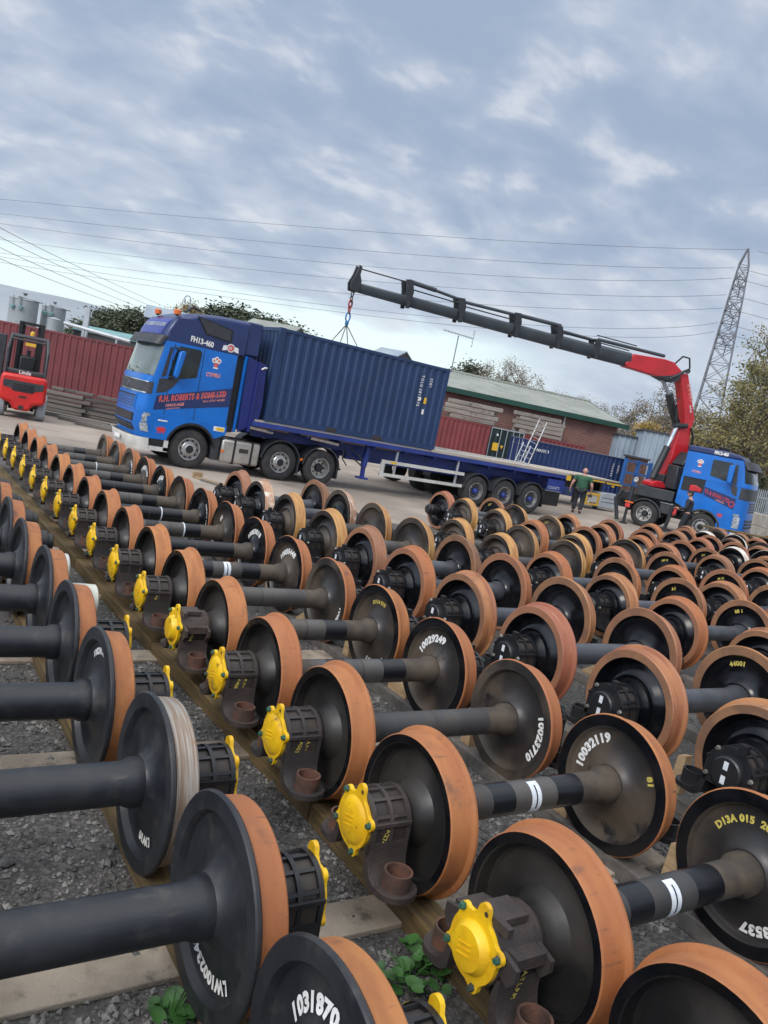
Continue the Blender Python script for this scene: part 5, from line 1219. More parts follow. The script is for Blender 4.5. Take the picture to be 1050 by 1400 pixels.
M['beamgrey'] = mat('weathered_grey_beam', (0.27,0.24,0.21), (0.15,0.135,0.12), 1.6, 0.9, bump=.3, bscale=12, stretch=(.5,3,3), c3=(0.34,0.31,0.27), rnd=.7, dirt=(.06,.052,.046), dlo=.56, dhi=.72, dscale=3)
M['bark'] = mat('grey_bark', (0.10,0.085,0.075), (0.06,0.052,0.046), 2, 0.9)
M['birchbark'] = mat('pale_birch_bark', (0.26,0.24,0.225), (0.13,0.12,0.11), 2, 0.9)
def leafmat(name, a, c, d=None):
    return mat(name, a, c, 0.9, 0.7, lo=.35, hi=.65, detail=2, dirt=d, dlo=.55, dhi=.8, dscale=1.5, spec=.2)
M['lf_dark'] = leafmat('dark_evergreen_leaves', (0.070,0.090,0.062), (0.105,0.115,0.075), (0.14,0.12,0.085))
M['lf_grey'] = leafmat('sparse_grey_brown_leaves', (0.24,0.20,0.145), (0.14,0.125,0.095))
M['lf_yellow'] = leafmat('yellow_autumn_leaves', (0.40,0.27,0.075), (0.25,0.19,0.06))
M['lf_brown'] = leafmat('autumn_brown_leaves', (0.33,0.235,0.11), (0.20,0.175,0.085), (0.42,0.21,0.06))
M['lf_green'] = leafmat('thinning_green_leaves', (0.14,0.145,0.07), (0.26,0.22,0.095))
M['skin'] = mat('skin', (0.50,0.27,0.21), (0.46,0.24,0.19), 10, 0.55)
M['tshirt'] = mat('green_tshirt', (0.030,0.105,0.055), (0.024,0.085,0.045), 8, 0.8, bump=.3, bscale=14)
M['trousers'] = mat('dark_trousers', (0.016,0.018,0.024), (0.022,0.024,0.030), 8, 0.85, bump=.3, bscale=14)
M['jacket'] = mat('dark_navy_jacket', (0.018,0.020,0.030), (0.025,0.028,0.038), 8, 0.8, bump=.3, bscale=14)

GND = .22
# ------------------------------------------------------------------ brick workshop
DB = 50.0
e1 = at(857, 582, DB); e0 = np.array([-.947, .320, 0]); en = np.array([.320, .947, 0])      # along the wall to the left, and away from the camera
ZE = float(e1[2]); LW = 26.0
bl = thing('brick_building', 'long red brick workshop with green gutter and pale corrugated roof', 'building', (float(e1[0]), float(e1[1]), GND))
OFFB = (float(e1[0]), float(e1[1]), GND)
def bp(a, d, z): 
    q = e1 + e0*a + en*d; return (float(q[0]), float(q[1]), z)
def uvquad(b, me_name, pts_uv, m, parent, off):
    me = bpy.data.meshes.new(me_name); v = []; f = []; uv = []
    for quad in pts_uv:
        k = len(v); f.append(list(range(k, k+len(quad))))
        for p, t in quad: v.append((p[0]-off[0], p[1]-off[1], p[2]-off[2])); uv.append(t)
    me.from_pydata(v, [], f); me.materials.append(m); l = me.uv_layers.new()
    for i, t in enumerate(uv): l.data[i].uv = t
    o = bpy.data.objects.new(me_name, me); COL.objects.link(o); o.parent = parent; return o
DEP = 11.0; ZR = ZE + 1.25; IN = .35
wq = [[(bp(IN,.4,0),(0,0)),(bp(LW,.4,0),(LW,0)),(bp(LW,.4,ZE-.05),(LW,ZE)),(bp(IN,.4,ZE-.05),(0,ZE))],
      [(bp(IN,.4,0),(0,0)),(bp(IN,.4,ZE-.05),(0,ZE)),(bp(IN,DEP/2,ZR-.12),(DEP/2,ZR)),(bp(IN,DEP-.4,ZE-.05),(DEP,ZE)),(bp(IN,DEP-.4,0),(DEP,0))],
      [(bp(LW,.4,0),(0,0)),(bp(LW,.4,ZE-.05),(0,ZE)),(bp(LW,DEP/2,ZR-.12),(DEP/2,ZR)),(bp(LW,DEP-.4,ZE-.05),(DEP,ZE)),(bp(LW,DEP-.4,0),(DEP,0))],
      [(bp(IN,DEP-.4,0),(0,0)),(bp(LW,DEP-.4,0),(LW,0)),(bp(LW,DEP-.4,ZE-.05),(LW,ZE)),(bp(IN,DEP-.4,ZE-.05),(0,ZE))]]
uvquad(None, 'wall', wq, M['brick'], bl, OFFB)
b = MB()
for sgn in (0, 1):
    us = np.arange(0, LW+.6, .19); v = []
    for i, a in enumerate(us):
        h = .035*(i % 2)
        d0, d1 = (-.05, DEP/2) if sgn == 0 else (DEP+.05, DEP/2)
        v += [bp(a, d0, ZE+.02+h), bp(a, d1, ZR+.02+h)]
    b.add(v, [(2*i, 2*i+2, 2*i+3, 2*i+1) for i in range(len(us)-1)])
b.build('roof', M['roofsheet'], bl, off=OFFB, smooth=0)
b = MB(); b.tube([bp(-.05,DEP/2,ZR+.07), bp(LW,DEP/2,ZR+.07)], .09, 8); b.build('ridge_cap', M['roofsheet'], bl, off=OFFB)
b = MB(); b.bar(bp(-.15,-.05,ZE-.10), bp(LW,-.05,ZE-.10), .16, .30); b.bar(bp(.0,.0,ZE-.05), bp(.0,DEP/2,ZR-.02), .05, .14); b.build('gutter', M['gutter'], bl, off=OFFB)
g = at(765, 570, DB); gs = float((g-e1) @ e0)
b = MB(); b.tube([bp(gs,.30,ZE-.1), bp(gs,.30,GND)], .06, 8); b.build('downpipe', M['offwhite'], bl, off=OFFB)

# ------------------------------------------------------------------ containers at the back of the yard
AZ = math.atan2(-e0[1], -e0[0])                     # direction of the wall, left to right
def cont_at(px, d, L, *a, anchor='right', z=GND, **k):
    p = at(px, 600, d); q = np.array([p[0], p[1]])
    if anchor == 'right': q = q + np.array([e0[0], e0[1]])*L
    return container(a[0], a[1], (q[0], q[1], z), AZ, L, *a[2:], **k)
red1 = cont_at(668, 45, 6.06, 'shipping_container', 'faded red container under grey beams, left of the dark green doors', 2.44, 2.60, M['maroon2'], z=.38)
green = cont_at(669, 45.2, 2.05, 'shipping_container', 'dark green container with yellow notice and white locking bars, beside the faded red one', 2.1, 2.60, M['dgreen'], anchor='left', z=.36)
b = MB(); 
for x in (.0, 2.0): b.box((x,-.02,.02),(x+.06,.0,2.58))
for x in (.62, 1.0, 1.38, 1.75): b.tube([(x,-.03,.1),(x,-.03,2.55)], .022, 6)
b.box((.0,-.02,2.54),(2.06,.0,2.60))
b.build('locking_bar', M['galv'], green)
b = MB(); b.box((.25,-.03,1.30),(.60,-.015,1.75)); b.prism([(.72,1.65),(.92,1.65),(.82,1.45)], lambda a, c, d: (a, d, c), -.03, -.015); b.build('notice', M['yellowflat'], green)
b = MB(); b.box((.38,-.03,2.15),(.48,-.015,2.27)); b.build('sticker', M['white'], green)
red2 = cont_at(803, 47.5, 4.0, 'shipping_container', 'dark red container whose top edge shows behind the deep blue one', 2.0, 2.62, M['maroon2'], z=.30)
bc = at(728, 602, 40.0); BA = R(-14)
blue2 = container('shipping_container', 'deep blue container with doors at its left end, behind the ladder', (float(bc[0]), float(bc[1]), .12), BA, 5.75, 2.3, 2.54, M['contblue2'], doors='x0', roofm=M['galv'])
b = MB(); b.box((.0,-.01,2.535),(5.75,2.3,2.548)); b.build('roof_edge', M['galv'], blue2)
for t, x0, z0 in (('T C L U 4 2', 4.95, 2.2), ('2 2 G 1', 5.3, 2.15)): text('lettering', t, .14, M['white'], blue2, lambda u, w, x0=x0, z0=z0: (x0+w, .010, z0-u), bold=.004)
b = MB(); b.box((5.2,.006,.95),(5.36,.014,1.15)); b.build('notice', M['yellowflat'], blue2)
text('lettering', 'MAXX 3', .2, M['white'], blue2, lambda u, w: (.35+u, .010, 2.05+w), bold=.004)

# beams stacked on the containers, each one its own thing
def stack(px0, px1, d, z0, layers, deep, m, h, where, row):
    p = at(px0, 600, d); L = (px1-px0)*d/FPX*1.0; rr = random.Random(px0)
    ordn = ['bottom', 'second', 'third', 'fourth', 'top']
    for k in range(layers):
        for j in range(deep):
            sh = rr.uniform(-.28, .28); a = np.array([p[0], p[1]]) - np.array([e0[0], e0[1]])*sh + np.array([en[0], en[1]])*(.05+j*.27)
            b = MB(); b.box((0,0,0),(L*rr.uniform(.86,1.05),.25,h*.86)); o = b.build('concrete_beam', m, smooth=0, bevel=.02)
            o.location = (a[0], a[1], z0+k*h+.03); o.rotation_euler = (0, 0, AZ+R(rr.uniform(-1.6,1.6)))
            lay = 'top' if k == layers-1 else ordn[k]
            tag(o, f'{["front", "middle", "back"][j]} grey beam in the {lay} layer of the stack on {where}', 'beam', row)
        b = MB(); q = np.array([p[0], p[1]])
        if k < layers-1:
            pass
stack(606, 682, 45.1, 2.99, 4, 2, M['beamgrey'], .27, 'the faded red container', 'grey beams stacked on the faded red container')
stack(704, 772, 47.3, 2.93, 5, 2, M['beamgrey'], .25, 'the dark red container', 'grey beams stacked on the dark red container')
# ladder
la, lb = at(716.5, 634, 38.6), at(743, 576, 39.6); dv = lb-la; la = la - dv*(la[2]-.15)/dv[2]
lad = thing('ladder', 'aluminium ladder leaning against the deep blue container', 'ladder', [float(v) for v in la])
dn = (lb-la)/np.linalg.norm(lb-la); sd_ = np.cross(dn, np.array([_f[0], _f[1], 0])); sd_ /= np.linalg.norm(sd_); LL = float(np.linalg.norm(lb-la))
b = MB()
for s in (-.20, .20): b.bar(la+sd_*s, lb+sd_*s, .035, .09)
b.build('rail', M['alu'], lad, off=[float(v) for v in la])
b = MB()
for k in range(14): q = la+dn*(LL*(k+.5)/14); b.tube([q-sd_*.2, q+sd_*.2], .018, 6)
b.build('rung', M['alu'], lad, off=[float(v) for v in la])
b = MB()
for s in (.06, .46): b.bar(la+sd_*s-np.array([_f[0],_f[1],0])*.1, la+dn*LL*.62+sd_*s-np.array([_f[0],_f[1],0])*.1, .035, .09)
for k in range(9): q = la+dn*(LL*.62*(k+.5)/9)-np.array([_f[0],_f[1],0])*.1; b.tube([q+sd_*.06, q+sd_*.46], .018, 6)
b.build('extension', M['galv'], lad, off=[float(v) for v in la])

# ------------------------------------------------------------------ left: maroon container, sleepers, silos, sheds
pb = at(63, 542, 35.0); RV = np.array([_r[0], _r[1]]); RA = math.atan2(_r[1], _r[0]); FV = np.array([_f[0], _f[1]]); FV /= np.linalg.norm(FV)
po = np.array([pb[0], pb[1]]) - RV*4.3
container('shipping_container', 'long maroon container behind the red forklift and stacked sleepers', (po[0], po[1], .28), RA, 12.19, 2.44, 2.90, M['maroon'], pitch=.30)
rr = random.Random(21)
def sleeper(px, d, z, L, w, h, dr, lab, grp='sleepers stacked in front of the maroon container'):
    p = at(px, 560, d); b = MB(); b.box((0,0,0),(L,w,h)); o = b.build('railway_sleeper', M['oldtimber'], smooth=0, bevel=.015)
    o.location = (float(p[0]), float(p[1]), z); o.rotation_euler = (0, 0, RA+R(dr)); return tag(o, lab, 'sleeper', grp)
LAY = ['bottom', 'second', 'third', 'fourth', 'fifth']
for k in range(5):
    for j, (px, L) in enumerate(((20, 2.7), (112, 2.6))):
        d = 32.0 - .06*k + .1*j
        sleeper(px+rr.uniform(-6, 4), d, .02+k*.17, L+rr.uniform(-.1,.2), .26, .135, rr.uniform(-.8, .8), f'long grey sleeper in the {LAY[k]} layer of the {["left", "right"][j]} stack before the maroon container')
for k, px in enumerate((66, 84, 100, 130)):
    sleeper(px, 31.8, .89, .5+.1*k, .22, .11, rr.uniform(-6, 6), f'short timber offcut on top of the sleepers, {["leftmost", "second from left", "third from left", "rightmost"][k]}', 'timber offcuts on the sleepers')
for k in range(3):
    sleeper(55+25*k, 29.8-.7*k, .01, 2.6, .25, .13, rr.uniform(-2, 2), f'grey sleeper lying loose on the ground before the stacks, {["farthest", "middle", "nearest"][k]}')

def gzf(px, y, d): return CAM[2] + (453.4+.2031*px-y)*d/FPX*.98
def silo(px, wpx, ytop, d, label, small=False):
    p = at(px, 440, d); r = wpx*d/FPX/2; zt = gzf(px, ytop, d)
    root = thing('silo', label, 'silo', (float(p[0]), float(p[1]), GND)); OF = (float(p[0]), float(p[1]), GND)
    b = MB(); b.lathe([(GND,r),(zt-.35*r,r),(zt-.33*r,r*1.03),(zt-.30*r,r*1.03)], 28, (p[0],p[1],0), ax='Z'); b.build('shell', M['silo'], root, off=OF)
    b = MB(); b.lathe([(zt-.30*r,r*1.03),(zt-.1*r,r*.55),(zt,.15*r),(zt,.001)], 28, (p[0],p[1],0), ax='Z'); b.build('lid', M['silo'], root, off=OF)
    if not small:
        b = MB(); b.lathe([(zt,.10*r),(zt+.12,.12*r),(zt+.14,.20*r),(zt+.18,.2*r),(zt+.18,.001)], 14, (p[0],p[1],0), ax='Z'); q = p - np.array([FV[0],FV[1],0])*r*1.05
        for s in (-.3,.25):
            c = q + np.array([RV[0],RV[1],0])*r*s; b.tube([(c[0],c[1],zt-.15*r),(c[0],c[1],zt-.95*r)], .03, 6)
        c = p + np.array([RV[0],RV[1],0])*r*1.0; b.tube([(q[0],q[1],zt-.2*r),(c[0]+RV[0]*.4,c[1]+RV[1]*.4,zt-.3*r)], .04, 6)
        b.build('pipework', M['steelgrey'], root, off=OF)
        b = MB()
        for s in (-.3,.3):
            c = q + np.array([RV[0],RV[1],0])*r*s; b.lathe([(-.16,.001),(-.12,.15),(.1,.17),(.16,.05),(.16,.001)], 12, (c[0],c[1],zt-.95*r), ax='Z')
        b.build('valve', M['teal'], root, off=OF)
silo(29.5, 37, 404, 60, 'larger grey cylindrical silo behind the maroon container')
silo(71.5, 31, 416, 62, 'second grey silo, right of the larger one')
silo(74, 18, 434, 59.5, 'small pale tank in front of the second silo', True)
p = at(116.5, 450, 58); b = MB(); b.box((-.19,-.12,0),(.19,.12,gzf(116,421,58)-GND)); o = b.build('post', M['galv'], smooth=0); o.location = (float(p[0]), float(p[1]), GND); o.rotation_euler = (0,0,RA); tag(o, 'thick pale grey post right of the silos', 'post')
def shed(px, d, L, Wd, zt, pitch, name, label, wm, rm, ang=RA, dpx=0):
    """gabled shed; local x along its front"""
    p = at(px, 500, d); root = thing(name, label, 'building', (float(p[0]), float(p[1]), GND), ang)
    ze = zt-GND-pitch; b = MB(); b.prism([(0,0),(Wd,0),(Wd,ze),(Wd/2,ze+pitch-.08),(0,ze)], lambda y, z, x: (x, y, z), .1, L-.1); b.build('wall', wm, root, smooth=0)
    b = MB(); b.prism([(-.2,ze-.05),(-.2,ze+.03),(Wd/2,ze+pitch+.02),(Wd+.2,ze+.03),(Wd+.2,ze-.05),(Wd/2,ze+pitch-.07)], lambda y, z, x: (x, y, z), 0, L); b.build('roof', rm, root, smooth=0)
    return root
shed(92, 64, 7.5, 4, gzf(130, 447, 64), .5, 'shed', 'low shed with teal roof behind the maroon container', M['plastic'], M['teal'])
p0, p1 = at(88, 441.5, 57), at(178, 467, 57); b = MB(); b.tube([p0, p1], .14, 10); q = (p0+p1)/2; b.tube([(p0*.7+p1*.3), (p0*.7+p1*.3)*np.array([1,1,0])+np.array([0,0,GND])], .08, 8); b.tube([(p0*.2+p1*.8), (p0*.2+p1*.8)*np.array([1,1,0])+np.array([0,0,GND])], .08, 8)
tag(b.build('overhead_pipe', M['galv']), 'pale overhead pipe running behind the maroon container', 'pipe')
shed(186, 85, 9, 7, gzf(188, 412, 85), 1.5, 'shed', 'grey roofed shed with dark gable behind the lorry cab', M['boxdark'], M['shedgrey'], RA+R(18))
shed(318, 75, 5, 6, gzf(320, 428, 75), 1.2, 'shed', 'pale green roofed shed just above the lorry roof', M['gutter'], M['roofsheet'], RA-R(10))
shed(505, 70, 2.6, 3, gzf(530, 476, 70), .7, 'shed', 'small gabled roof peeping over the navy container', M['plastic'], M['shedgrey'], RA-R(25))
# lamp post with a curled neck
pl = at(258, 425, 78); zt = gzf(258, 402, 78); OF = (float(pl[0]), float(pl[1]), GND)
lp = thing('lamp_post', 'slim lamp post with a swan neck above the lorry cab', 'lamp post', OF)
b = MB(); cc = [(0,0,GND),(0,0,zt-.6)] + [(-.30+.30*math.cos(t), 0, zt-.6+.35*math.sin(t)) for t in np.linspace(.2, math.pi, 8)]
b.tube([(pl[0]+x*RV[0], pl[1]+x*RV[1], z) for x, _, z in cc], .055, 7); b.build('pole', M['shedgrey'], lp, off=OF)
b = MB(); b.lathe([(zt-.95,.001),(zt-.9,.2),(zt-.62,.14),(zt-.58,.05)], 12, (pl[0]-.6*RV[0], pl[1]-.6*RV[1], 0), ax='Z'); b.build('lamp_head', M['galv'], lp, off=OF)
# tv aerial on a mast behind the container
am0, am1 = at(612, 520, 52), at(627, 459, 52); am0[0], am0[1] = am1[0], am1[1]
an = thing('tv_aerial', 'television aerial on a thin mast above the workshop roof', 'aerial', (float(am0[0]), float(am0[1]), float(am0[2]-2)))
OF = (float(am0[0]), float(am0[1]), float(am0[2]-2))
b = MB(); b.tube([am0-np.array([0,0,2]), am1], .035, 6); b.build('mast', M['steelgrey'], an, off=OF)
a0, a1 = at(607, 451, 52), at(647, 463, 51.2); b = MB(); b.tube([a0, a1], .025, 5)
for k in range(14):
    q = a0+(a1-a0)*(k/13); h = np.array([-FV[0], -FV[1], 0])*.22 + np.array([0,0,.06]); b.tube([q-h, q+h], .012, 4)
for dz in (-.5, -.25, 0, .25, .45): q = a1+np.array([0,0,dz]); b.tube([q-np.array([RV[0],RV[1],0])*.1-np.array([FV[0],FV[1],0])*.3, q+np.array([RV[0],RV[1],0])*.05+np.array([FV[0],FV[1],0])*.3], .014, 4)
b.tube([a1-np.array([0,0,.55]), a1+np.array([0,0,.5])], .018, 4); b.build('antenna', M['steelgrey'], an, off=OF)
# grey metal sheds, rusty bin, fence, concrete blocks on the right
def boxshed(px0, px1, d, ytop, dep, label, m, slope=.0, cat='shed', nm='metal_shed'):
    p = at(px0, 600, d); L = (px1-px0)*d/FPX; h = gzf((px0+px1)/2, ytop, d)-GND; ang = RA - R(8)
    root = thing(nm, label, cat, (float(p[0]), float(p[1]), GND), ang)
    b = MB(); corr(b, lambda u, dd, z: (u, dd, z), 0, L, 0, h, .05, .32); corr(b, lambda u, dd, z: (u, dep-dd, z), 0, L, 0, h, .05, .32); corr(b, lambda u, dd, z: (dd, u, z), 0, dep, 0, h, .05, .32); corr(b, lambda u, dd, z: (L-dd, u, z), 0, dep, 0, h, .05, .32); b.build('wall', m, root, smooth=0)
    b = MB(); b.box((-.08,-.08,h-.02),(L+.08,dep+.08,h+.07)); b.build('roof', M['plastic'], root, smooth=0)
boxshed(846, 882, 46, 598, 3, 'blue grey corrugated shed at the right end of the brick workshop', M['shedgrey'])
boxshed(879, 930, 44, 593, 3, 'taller pale corrugated shed behind the crane column', M['shedgrey'])
boxshed(866, 892, 41, 628, 1.5, 'rusty brown bin in front of the grey sheds', M['cup'], cat='bin', nm='rusty_bin')
fp = at(1000, 690, 44); fq = at(1110, 712, 38); fd = (fq-fp)*np.array([1,1,0]); FL = float(np.linalg.norm(fd)); fa = math.atan2(fd[1], fd[0])
fe = thing('palisade_fence', 'grey steel palisade fence above the concrete blocks', 'fence', (float(fp[0]), float(fp[1]), GND), fa)
b = MB()
for k in range(int(FL/.16)): x = .16*k; b.prism([(x,.05),(x+.07,.05),(x+.07,2.2),(x+.035,2.32),(x,2.2)], lambda a, c, d: (a, d, c), -.012, .012)
b.build('pale', M['galv'], fe, smooth=0)
b = MB()
for z in (.4, 1.85): b.box((0,.015,z),(FL,.06,z+.07))
b.build('fence_rail', M['galv'], fe, smooth=0)
b = MB()
for k in range(int(FL/2.7)+1): b.box((2.7*k,.062,0),(2.7*k+.1,.16,2.2))
b.build('fence_post', M['galv'], fe, smooth=0)
wp = at(1004, 705, 39.5); wq_ = at(1090, 726, 35.5); wd = (wq_-wp)*np.array([1,1,0]); wa = math.atan2(wd[1], wd[0]); wdn = wd/np.linalg.norm(wd)
for k in range(5):
    for j in range(2):
        b = MB(); b.box((.01,0,0),(1.19,.6,.585)); o = b.build('concrete_block', M['block'], smooth=0, bevel=.03)
        q = wp + wdn*(1.2*k + .35*j); o.location = (float(q[0]), float(q[1]), GND+.59*j); o.rotation_euler = (0, 0, wa)
        tag(o, f'pale concrete block in the {["lower", "upper"][j]} course of the wall below the fence, {["leftmost", "second", "third", "fourth", "rightmost"][k]}', 'block', 'concrete blocks below the palisade fence')
for k, (px, py, d, L) in enumerate(((960, 720, 27.5, 1.5), (998, 727, 27, 1.8), (1015, 716, 33, 1.6))):
    q = at(px, py, d); b = MB(); b.box((0,0,0),(L,.2,.05)); b.box((.2,.25,.0),(L+.2,.42,.05)); o = b.build('plank', M['newwood'] if k == 2 else M['timber'], smooth=0, bevel=.006); o.location = (float(q[0]), float(q[1]), float(q[2]) if k < 2 else .26); o.rotation_euler = (0, 0, RA+R(4*k))
    tag(o, ['brown planks lying across dark wheels before the blue cab', 'longer brown planks lying across dark wheels at the right', 'pale planks on the ground by the concrete blocks'][k], 'plank')

# ------------------------------------------------------------------ forklift seen from behind
fl = at(26, 572, 26.3); FLO = (float(fl[0]), float(fl[1]), 0.0)
fk = thing('forklift', 'red and grey forklift truck seen from behind', 'forklift', FLO, R(-9))
fk.scale = (1.0, 1, 1.02)
b = MB(); b.prism([(-.66,1.42),(.66,1.42),(.70,1.30),(.72,.62),(.60,.55),(.35,.50),(.24,.28),(-.24,.28),(-.35,.50),(-.60,.55),(-.72,.62),(-.70,1.30)], lambda x, z, y: (x, y, z), 0, 1.05); b.build('counterweight', M['liftred'], fk, bevel=.09)
b = MB(); b.prism([(-.62,1.22),(.62,1.22),(.60,1.0),(.34,.95),(.30,.88),(-.30,.88),(-.34,.95),(-.60,1.0)], lambda x, z, y: (x, y, z), -.012, .05)
for z in (.93,.99,1.05,1.11): b.box((-.32,-.03,z),(.32,-.012,z+.03),1)
b.build('grille', [M['plastic'], M['blackp']], fk, bevel=.01)
b = MB(); b.box((-.10,-.015,.70),(.12,.03,.76)); b.box((-.08,-.012,.33),(.08,.03,.45)); b.build('tow_pin', M['boxdark'], fk)
for x in (-.62, .62):
    b = MB(); b.lathe([(-.14,.12),(-.14,.26),(-.10,.30),(.10,.30),(.14,.26),(.14,.12)], 28, (x,.62,.30)); b.build('wheel', M['silo'], fk)
    b = MB(); b.lathe([(-.18,.12),(-.18,.36),(-.12,.40),(.12,.40),(.18,.36),(.18,.12)], 28, (x,2.35,.40)); b.build('wheel', M['silo'], fk)
b = MB(); b.box((-.58,.55,.35),(.58,2.6,.95)); b.box((-.60,.30,1.42),(.60,.9,1.56)); b.build('chassis', M['plastic'], fk, bevel=.03)
b = MB()
for x in (-.60, .60): b.tube([(x,.30,1.42),(x,.32,2.2),(x*.94,.55,2.50),(x*.92,1.0,2.62),(x*.92,2.1,2.66),(x,2.3,1.2)], .05, 8)
for y, z in ((.60,2.52),(.95,2.61),(1.3,2.64),(1.65,2.65),(2.05,2.66)): b.tube([(-.56,y,z),(.56,y,z)], .035, 8)
b.build('overhead_guard', M['plastic'], fk)
b = MB()
for x in (-.36, .36): b.box((x-.06,2.65,.1),(x+.06,2.85,3.15)); b.box((x*.72-.05,2.86,.1),(x*.72+.05,3.0,3.05))
for z in (.6, 1.9, 3.05): b.box((-.36,2.70,z),(.36,2.80,z+.1))
b.build('mast', M['blackp'], fk, bevel=.01)
b = MB(); b.tube([(0,2.72,.3),(0,2.72,2.2)], .07, 10); b.build('lift_cylinder', M['boomdark'], fk)
b = MB(); b.box((-.24,1.0,1.35),(.24,1.12,2.0)); b.box((-.25,1.0,1.2),(.25,1.55,1.36)); b.build('seat', M['blackp'], fk, bevel=.05)
b = MB(); b.lathe([(2.70,.07),(2.80,.07),(2.84,.03),(2.84,.001)], 12, (.05,.62,0), ax='Z'); b.box((-.12,.5,2.36),(.2,.56,2.46)); b.build('beacon', M['yellowflat'], fk)
b = MB(); b.box((-1.05,1.4,.9),(-.72,2.2,2.6)); b.build('side_door', M['plastic'], fk, bevel=.03)
text('lettering', 'Linde', .17, M['white'], fk, lambda u, w: (-.2+u, .29, 1.44+w), bold=.004)

# ------------------------------------------------------------------ people
def skinned(V, E, root=0, sub=2):
    """one smooth surface grown on joints V (x, y, z, rx, ry) connected by E"""
    me = bpy.data.meshes.new('tmp'); me.from_pydata([v[:3] for v in V], E, []); o = bpy.data.objects.new('tmp', me); COL.objects.link(o)
    sk = o.modifiers.new('skin', 'SKIN'); sk.use_smooth_shade = True
    if not me.skin_vertices:
        pass
    sv_ = me.skin_vertices[0].data if me.skin_vertices else None
    if sv_ is None: me.skin_vertices.new() if hasattr(me.skin_vertices, 'new') else None
    for i, v in enumerate(V): me.skin_vertices[0].data[i].radius = (v[3], v[4] if len(v) > 4 else v[3])
    me.skin_vertices[0].data[root].use_root = True
    if sub: s = o.modifiers.new('sub', 'SUBSURF'); s.levels = sub; s.render_levels = sub
    dg = bpy.context.evaluated_depsgraph_get(); dg.update()
    m2 = bpy.data.meshes.new_from_object(o.evaluated_get(dg)); v = [tuple(p.co) for p in m2.vertices]; f = [tuple(q.vertices) for q in m2.polygons]
    bpy.data.objects.remove(o); bpy.data.meshes.remove(me); bpy.data.meshes.remove(m2)
    return v, f
def person(label, loc, rz, P, top, trouser, sleeve, hairless, s=1.0):
    """P: joints in metres, x right, y forward"""
    root = thing('person', label, 'person', loc, rz); root.scale = (s, s, s)
    V = [(0,0,.95,.145,.11),(0,0,1.12,.135,.10),(0,.0,1.30,.165,.11),(0,.0,1.42,.12,.09),(0,.01,1.50,.055,.055),(0,.02,1.58,.06,.06)]
    E = [(0,1),(1,2),(2,3),(3,4),(4,5)]
    def chain(start, pts):
        prev = start
        for q in pts: V.append(q); E.append((prev, len(V)-1)); prev = len(V)-1
        return prev
    for sd in ('L', 'R'):
        sh, el, wr, hd = P['sh'+sd], P['el'+sd], P['wr'+sd], P['hd'+sd]
        chain(3, [(*sh,.062),(*el,.045),(*wr,.028),(*hd,.034,.018)])
        hp, kn, an_, to = P['hp'+sd], P['kn'+sd], P['an'+sd], P['to'+sd]
        chain(0, [(*hp,.095),(*kn,.062),(*an_,.04),(*to,.035)])
    v, f = skinned(V, E); b = MB(); b.add(v, f)
    # head: skull with nose, ears, chin; y is forward
    hv = []; n, k = 20, 14; hc = P.get('head', (0, .035, 1.66))
    for i in range(k+1):
        ph = math.pi*i/k
        for j in range(n):
            t = 2*math.pi*j/n; x, y, z = math.sin(ph)*math.sin(t), math.sin(ph)*math.cos(t), math.cos(ph)
            w = 1-.22*max(0, -z); yy = y*.098*w + (.022*max(0, 1-abs(x)*5)*max(0, 1-abs(z+.12)*4) if y > .5 else 0)
            yy -= .010*max(0, 1-abs(abs(x)-.38)*6)*max(0, 1-abs(z-.05)*7) if y > .4 else 0
            hv.append((hc[0]+x*.076*w, hc[1]+yy, hc[2]+z*.118))
    b.add(hv, [(i*n+j, i*n+(j+1) % n, (i+1)*n+(j+1) % n, (i+1)*n+j) for i in range(k) for j in range(n)])
    for sx_ in (-1, 1): b.lathe([(-.012,.001),(-.010,.022),(.008,.028),(.012,.001)], 10, (hc[0]+sx_*.078, hc[1]-.008, hc[2]-.005))
    for sd in ('L', 'R'):      # five fingers, each a bent chain
        wr, hd = Vector(P['wr'+sd]), Vector(P['hd'+sd]); d = (hd-wr).normalized(); side = Vector((0,1,0)) if abs(d.y) < .7 else Vector((1,0,0)); side = (side - d*side.dot(d)).normalized(); inn = d.cross(side)*(1 if sd == 'L' else -1)
        for q, (o_, ln) in enumerate(((-.030,.060),(-.010,.072),(.010,.075),(.028,.066))):
            s0 = hd + side*o_; b.tube([s0, s0+d*ln*.55+inn*.012, s0+d*ln*.85+inn*.034, s0+d*ln+inn*.052], [.0095,.009,.008,.006], 6)
        s0 = (wr*.4+hd*.6) + side*.030; b.tube([s0, s0+side*.028+d*.028, s0+side*.032+d*.055+inn*.015], [.011,.010,.007], 6)
    body = b.build('body', M['skin'], root, smooth=60)
    g = .018
    V2 = [(0,0,.86,.150+g,.120+g),(0,0,1.12,.150+g,.115+g),(0,0,1.30,.172+g,.118+g),(0,0,1.43,.125+g,.09+g),(0,.005,1.49,.065,.06)]; E2 = [(0,1),(1,2),(2,3),(3,4)]
    if P.get('belly'): V2[1] = (0,.03,1.10,.20,.17); V2[0] = (0,.02,.88,.19,.16)
    for sd in ('L', 'R'):
        sh, el, wr = Vector(P['sh'+sd]), Vector(P['el'+sd]), Vector(P['wr'+sd])
        if sleeve == 'short': pts = [(*sh,.078), (*(sh*.35+el*.65),.072)]
        else: pts = [(*sh,.076), (*el,.060), (*(el*.08+wr*.92),.042)]
        prev = 3
        for q in pts: V2.append(q); E2.append((prev, len(V2)-1)); prev = len(V2)-1
    v, f = skinned(V2, E2); b = MB(); b.add(v, f); b.build('shirt' if sleeve == 'short' else 'jacket', top, root, smooth=60)
    V3 = [(0,0,.99,.155+g*.6,.12+g*.6)]; E3 = []
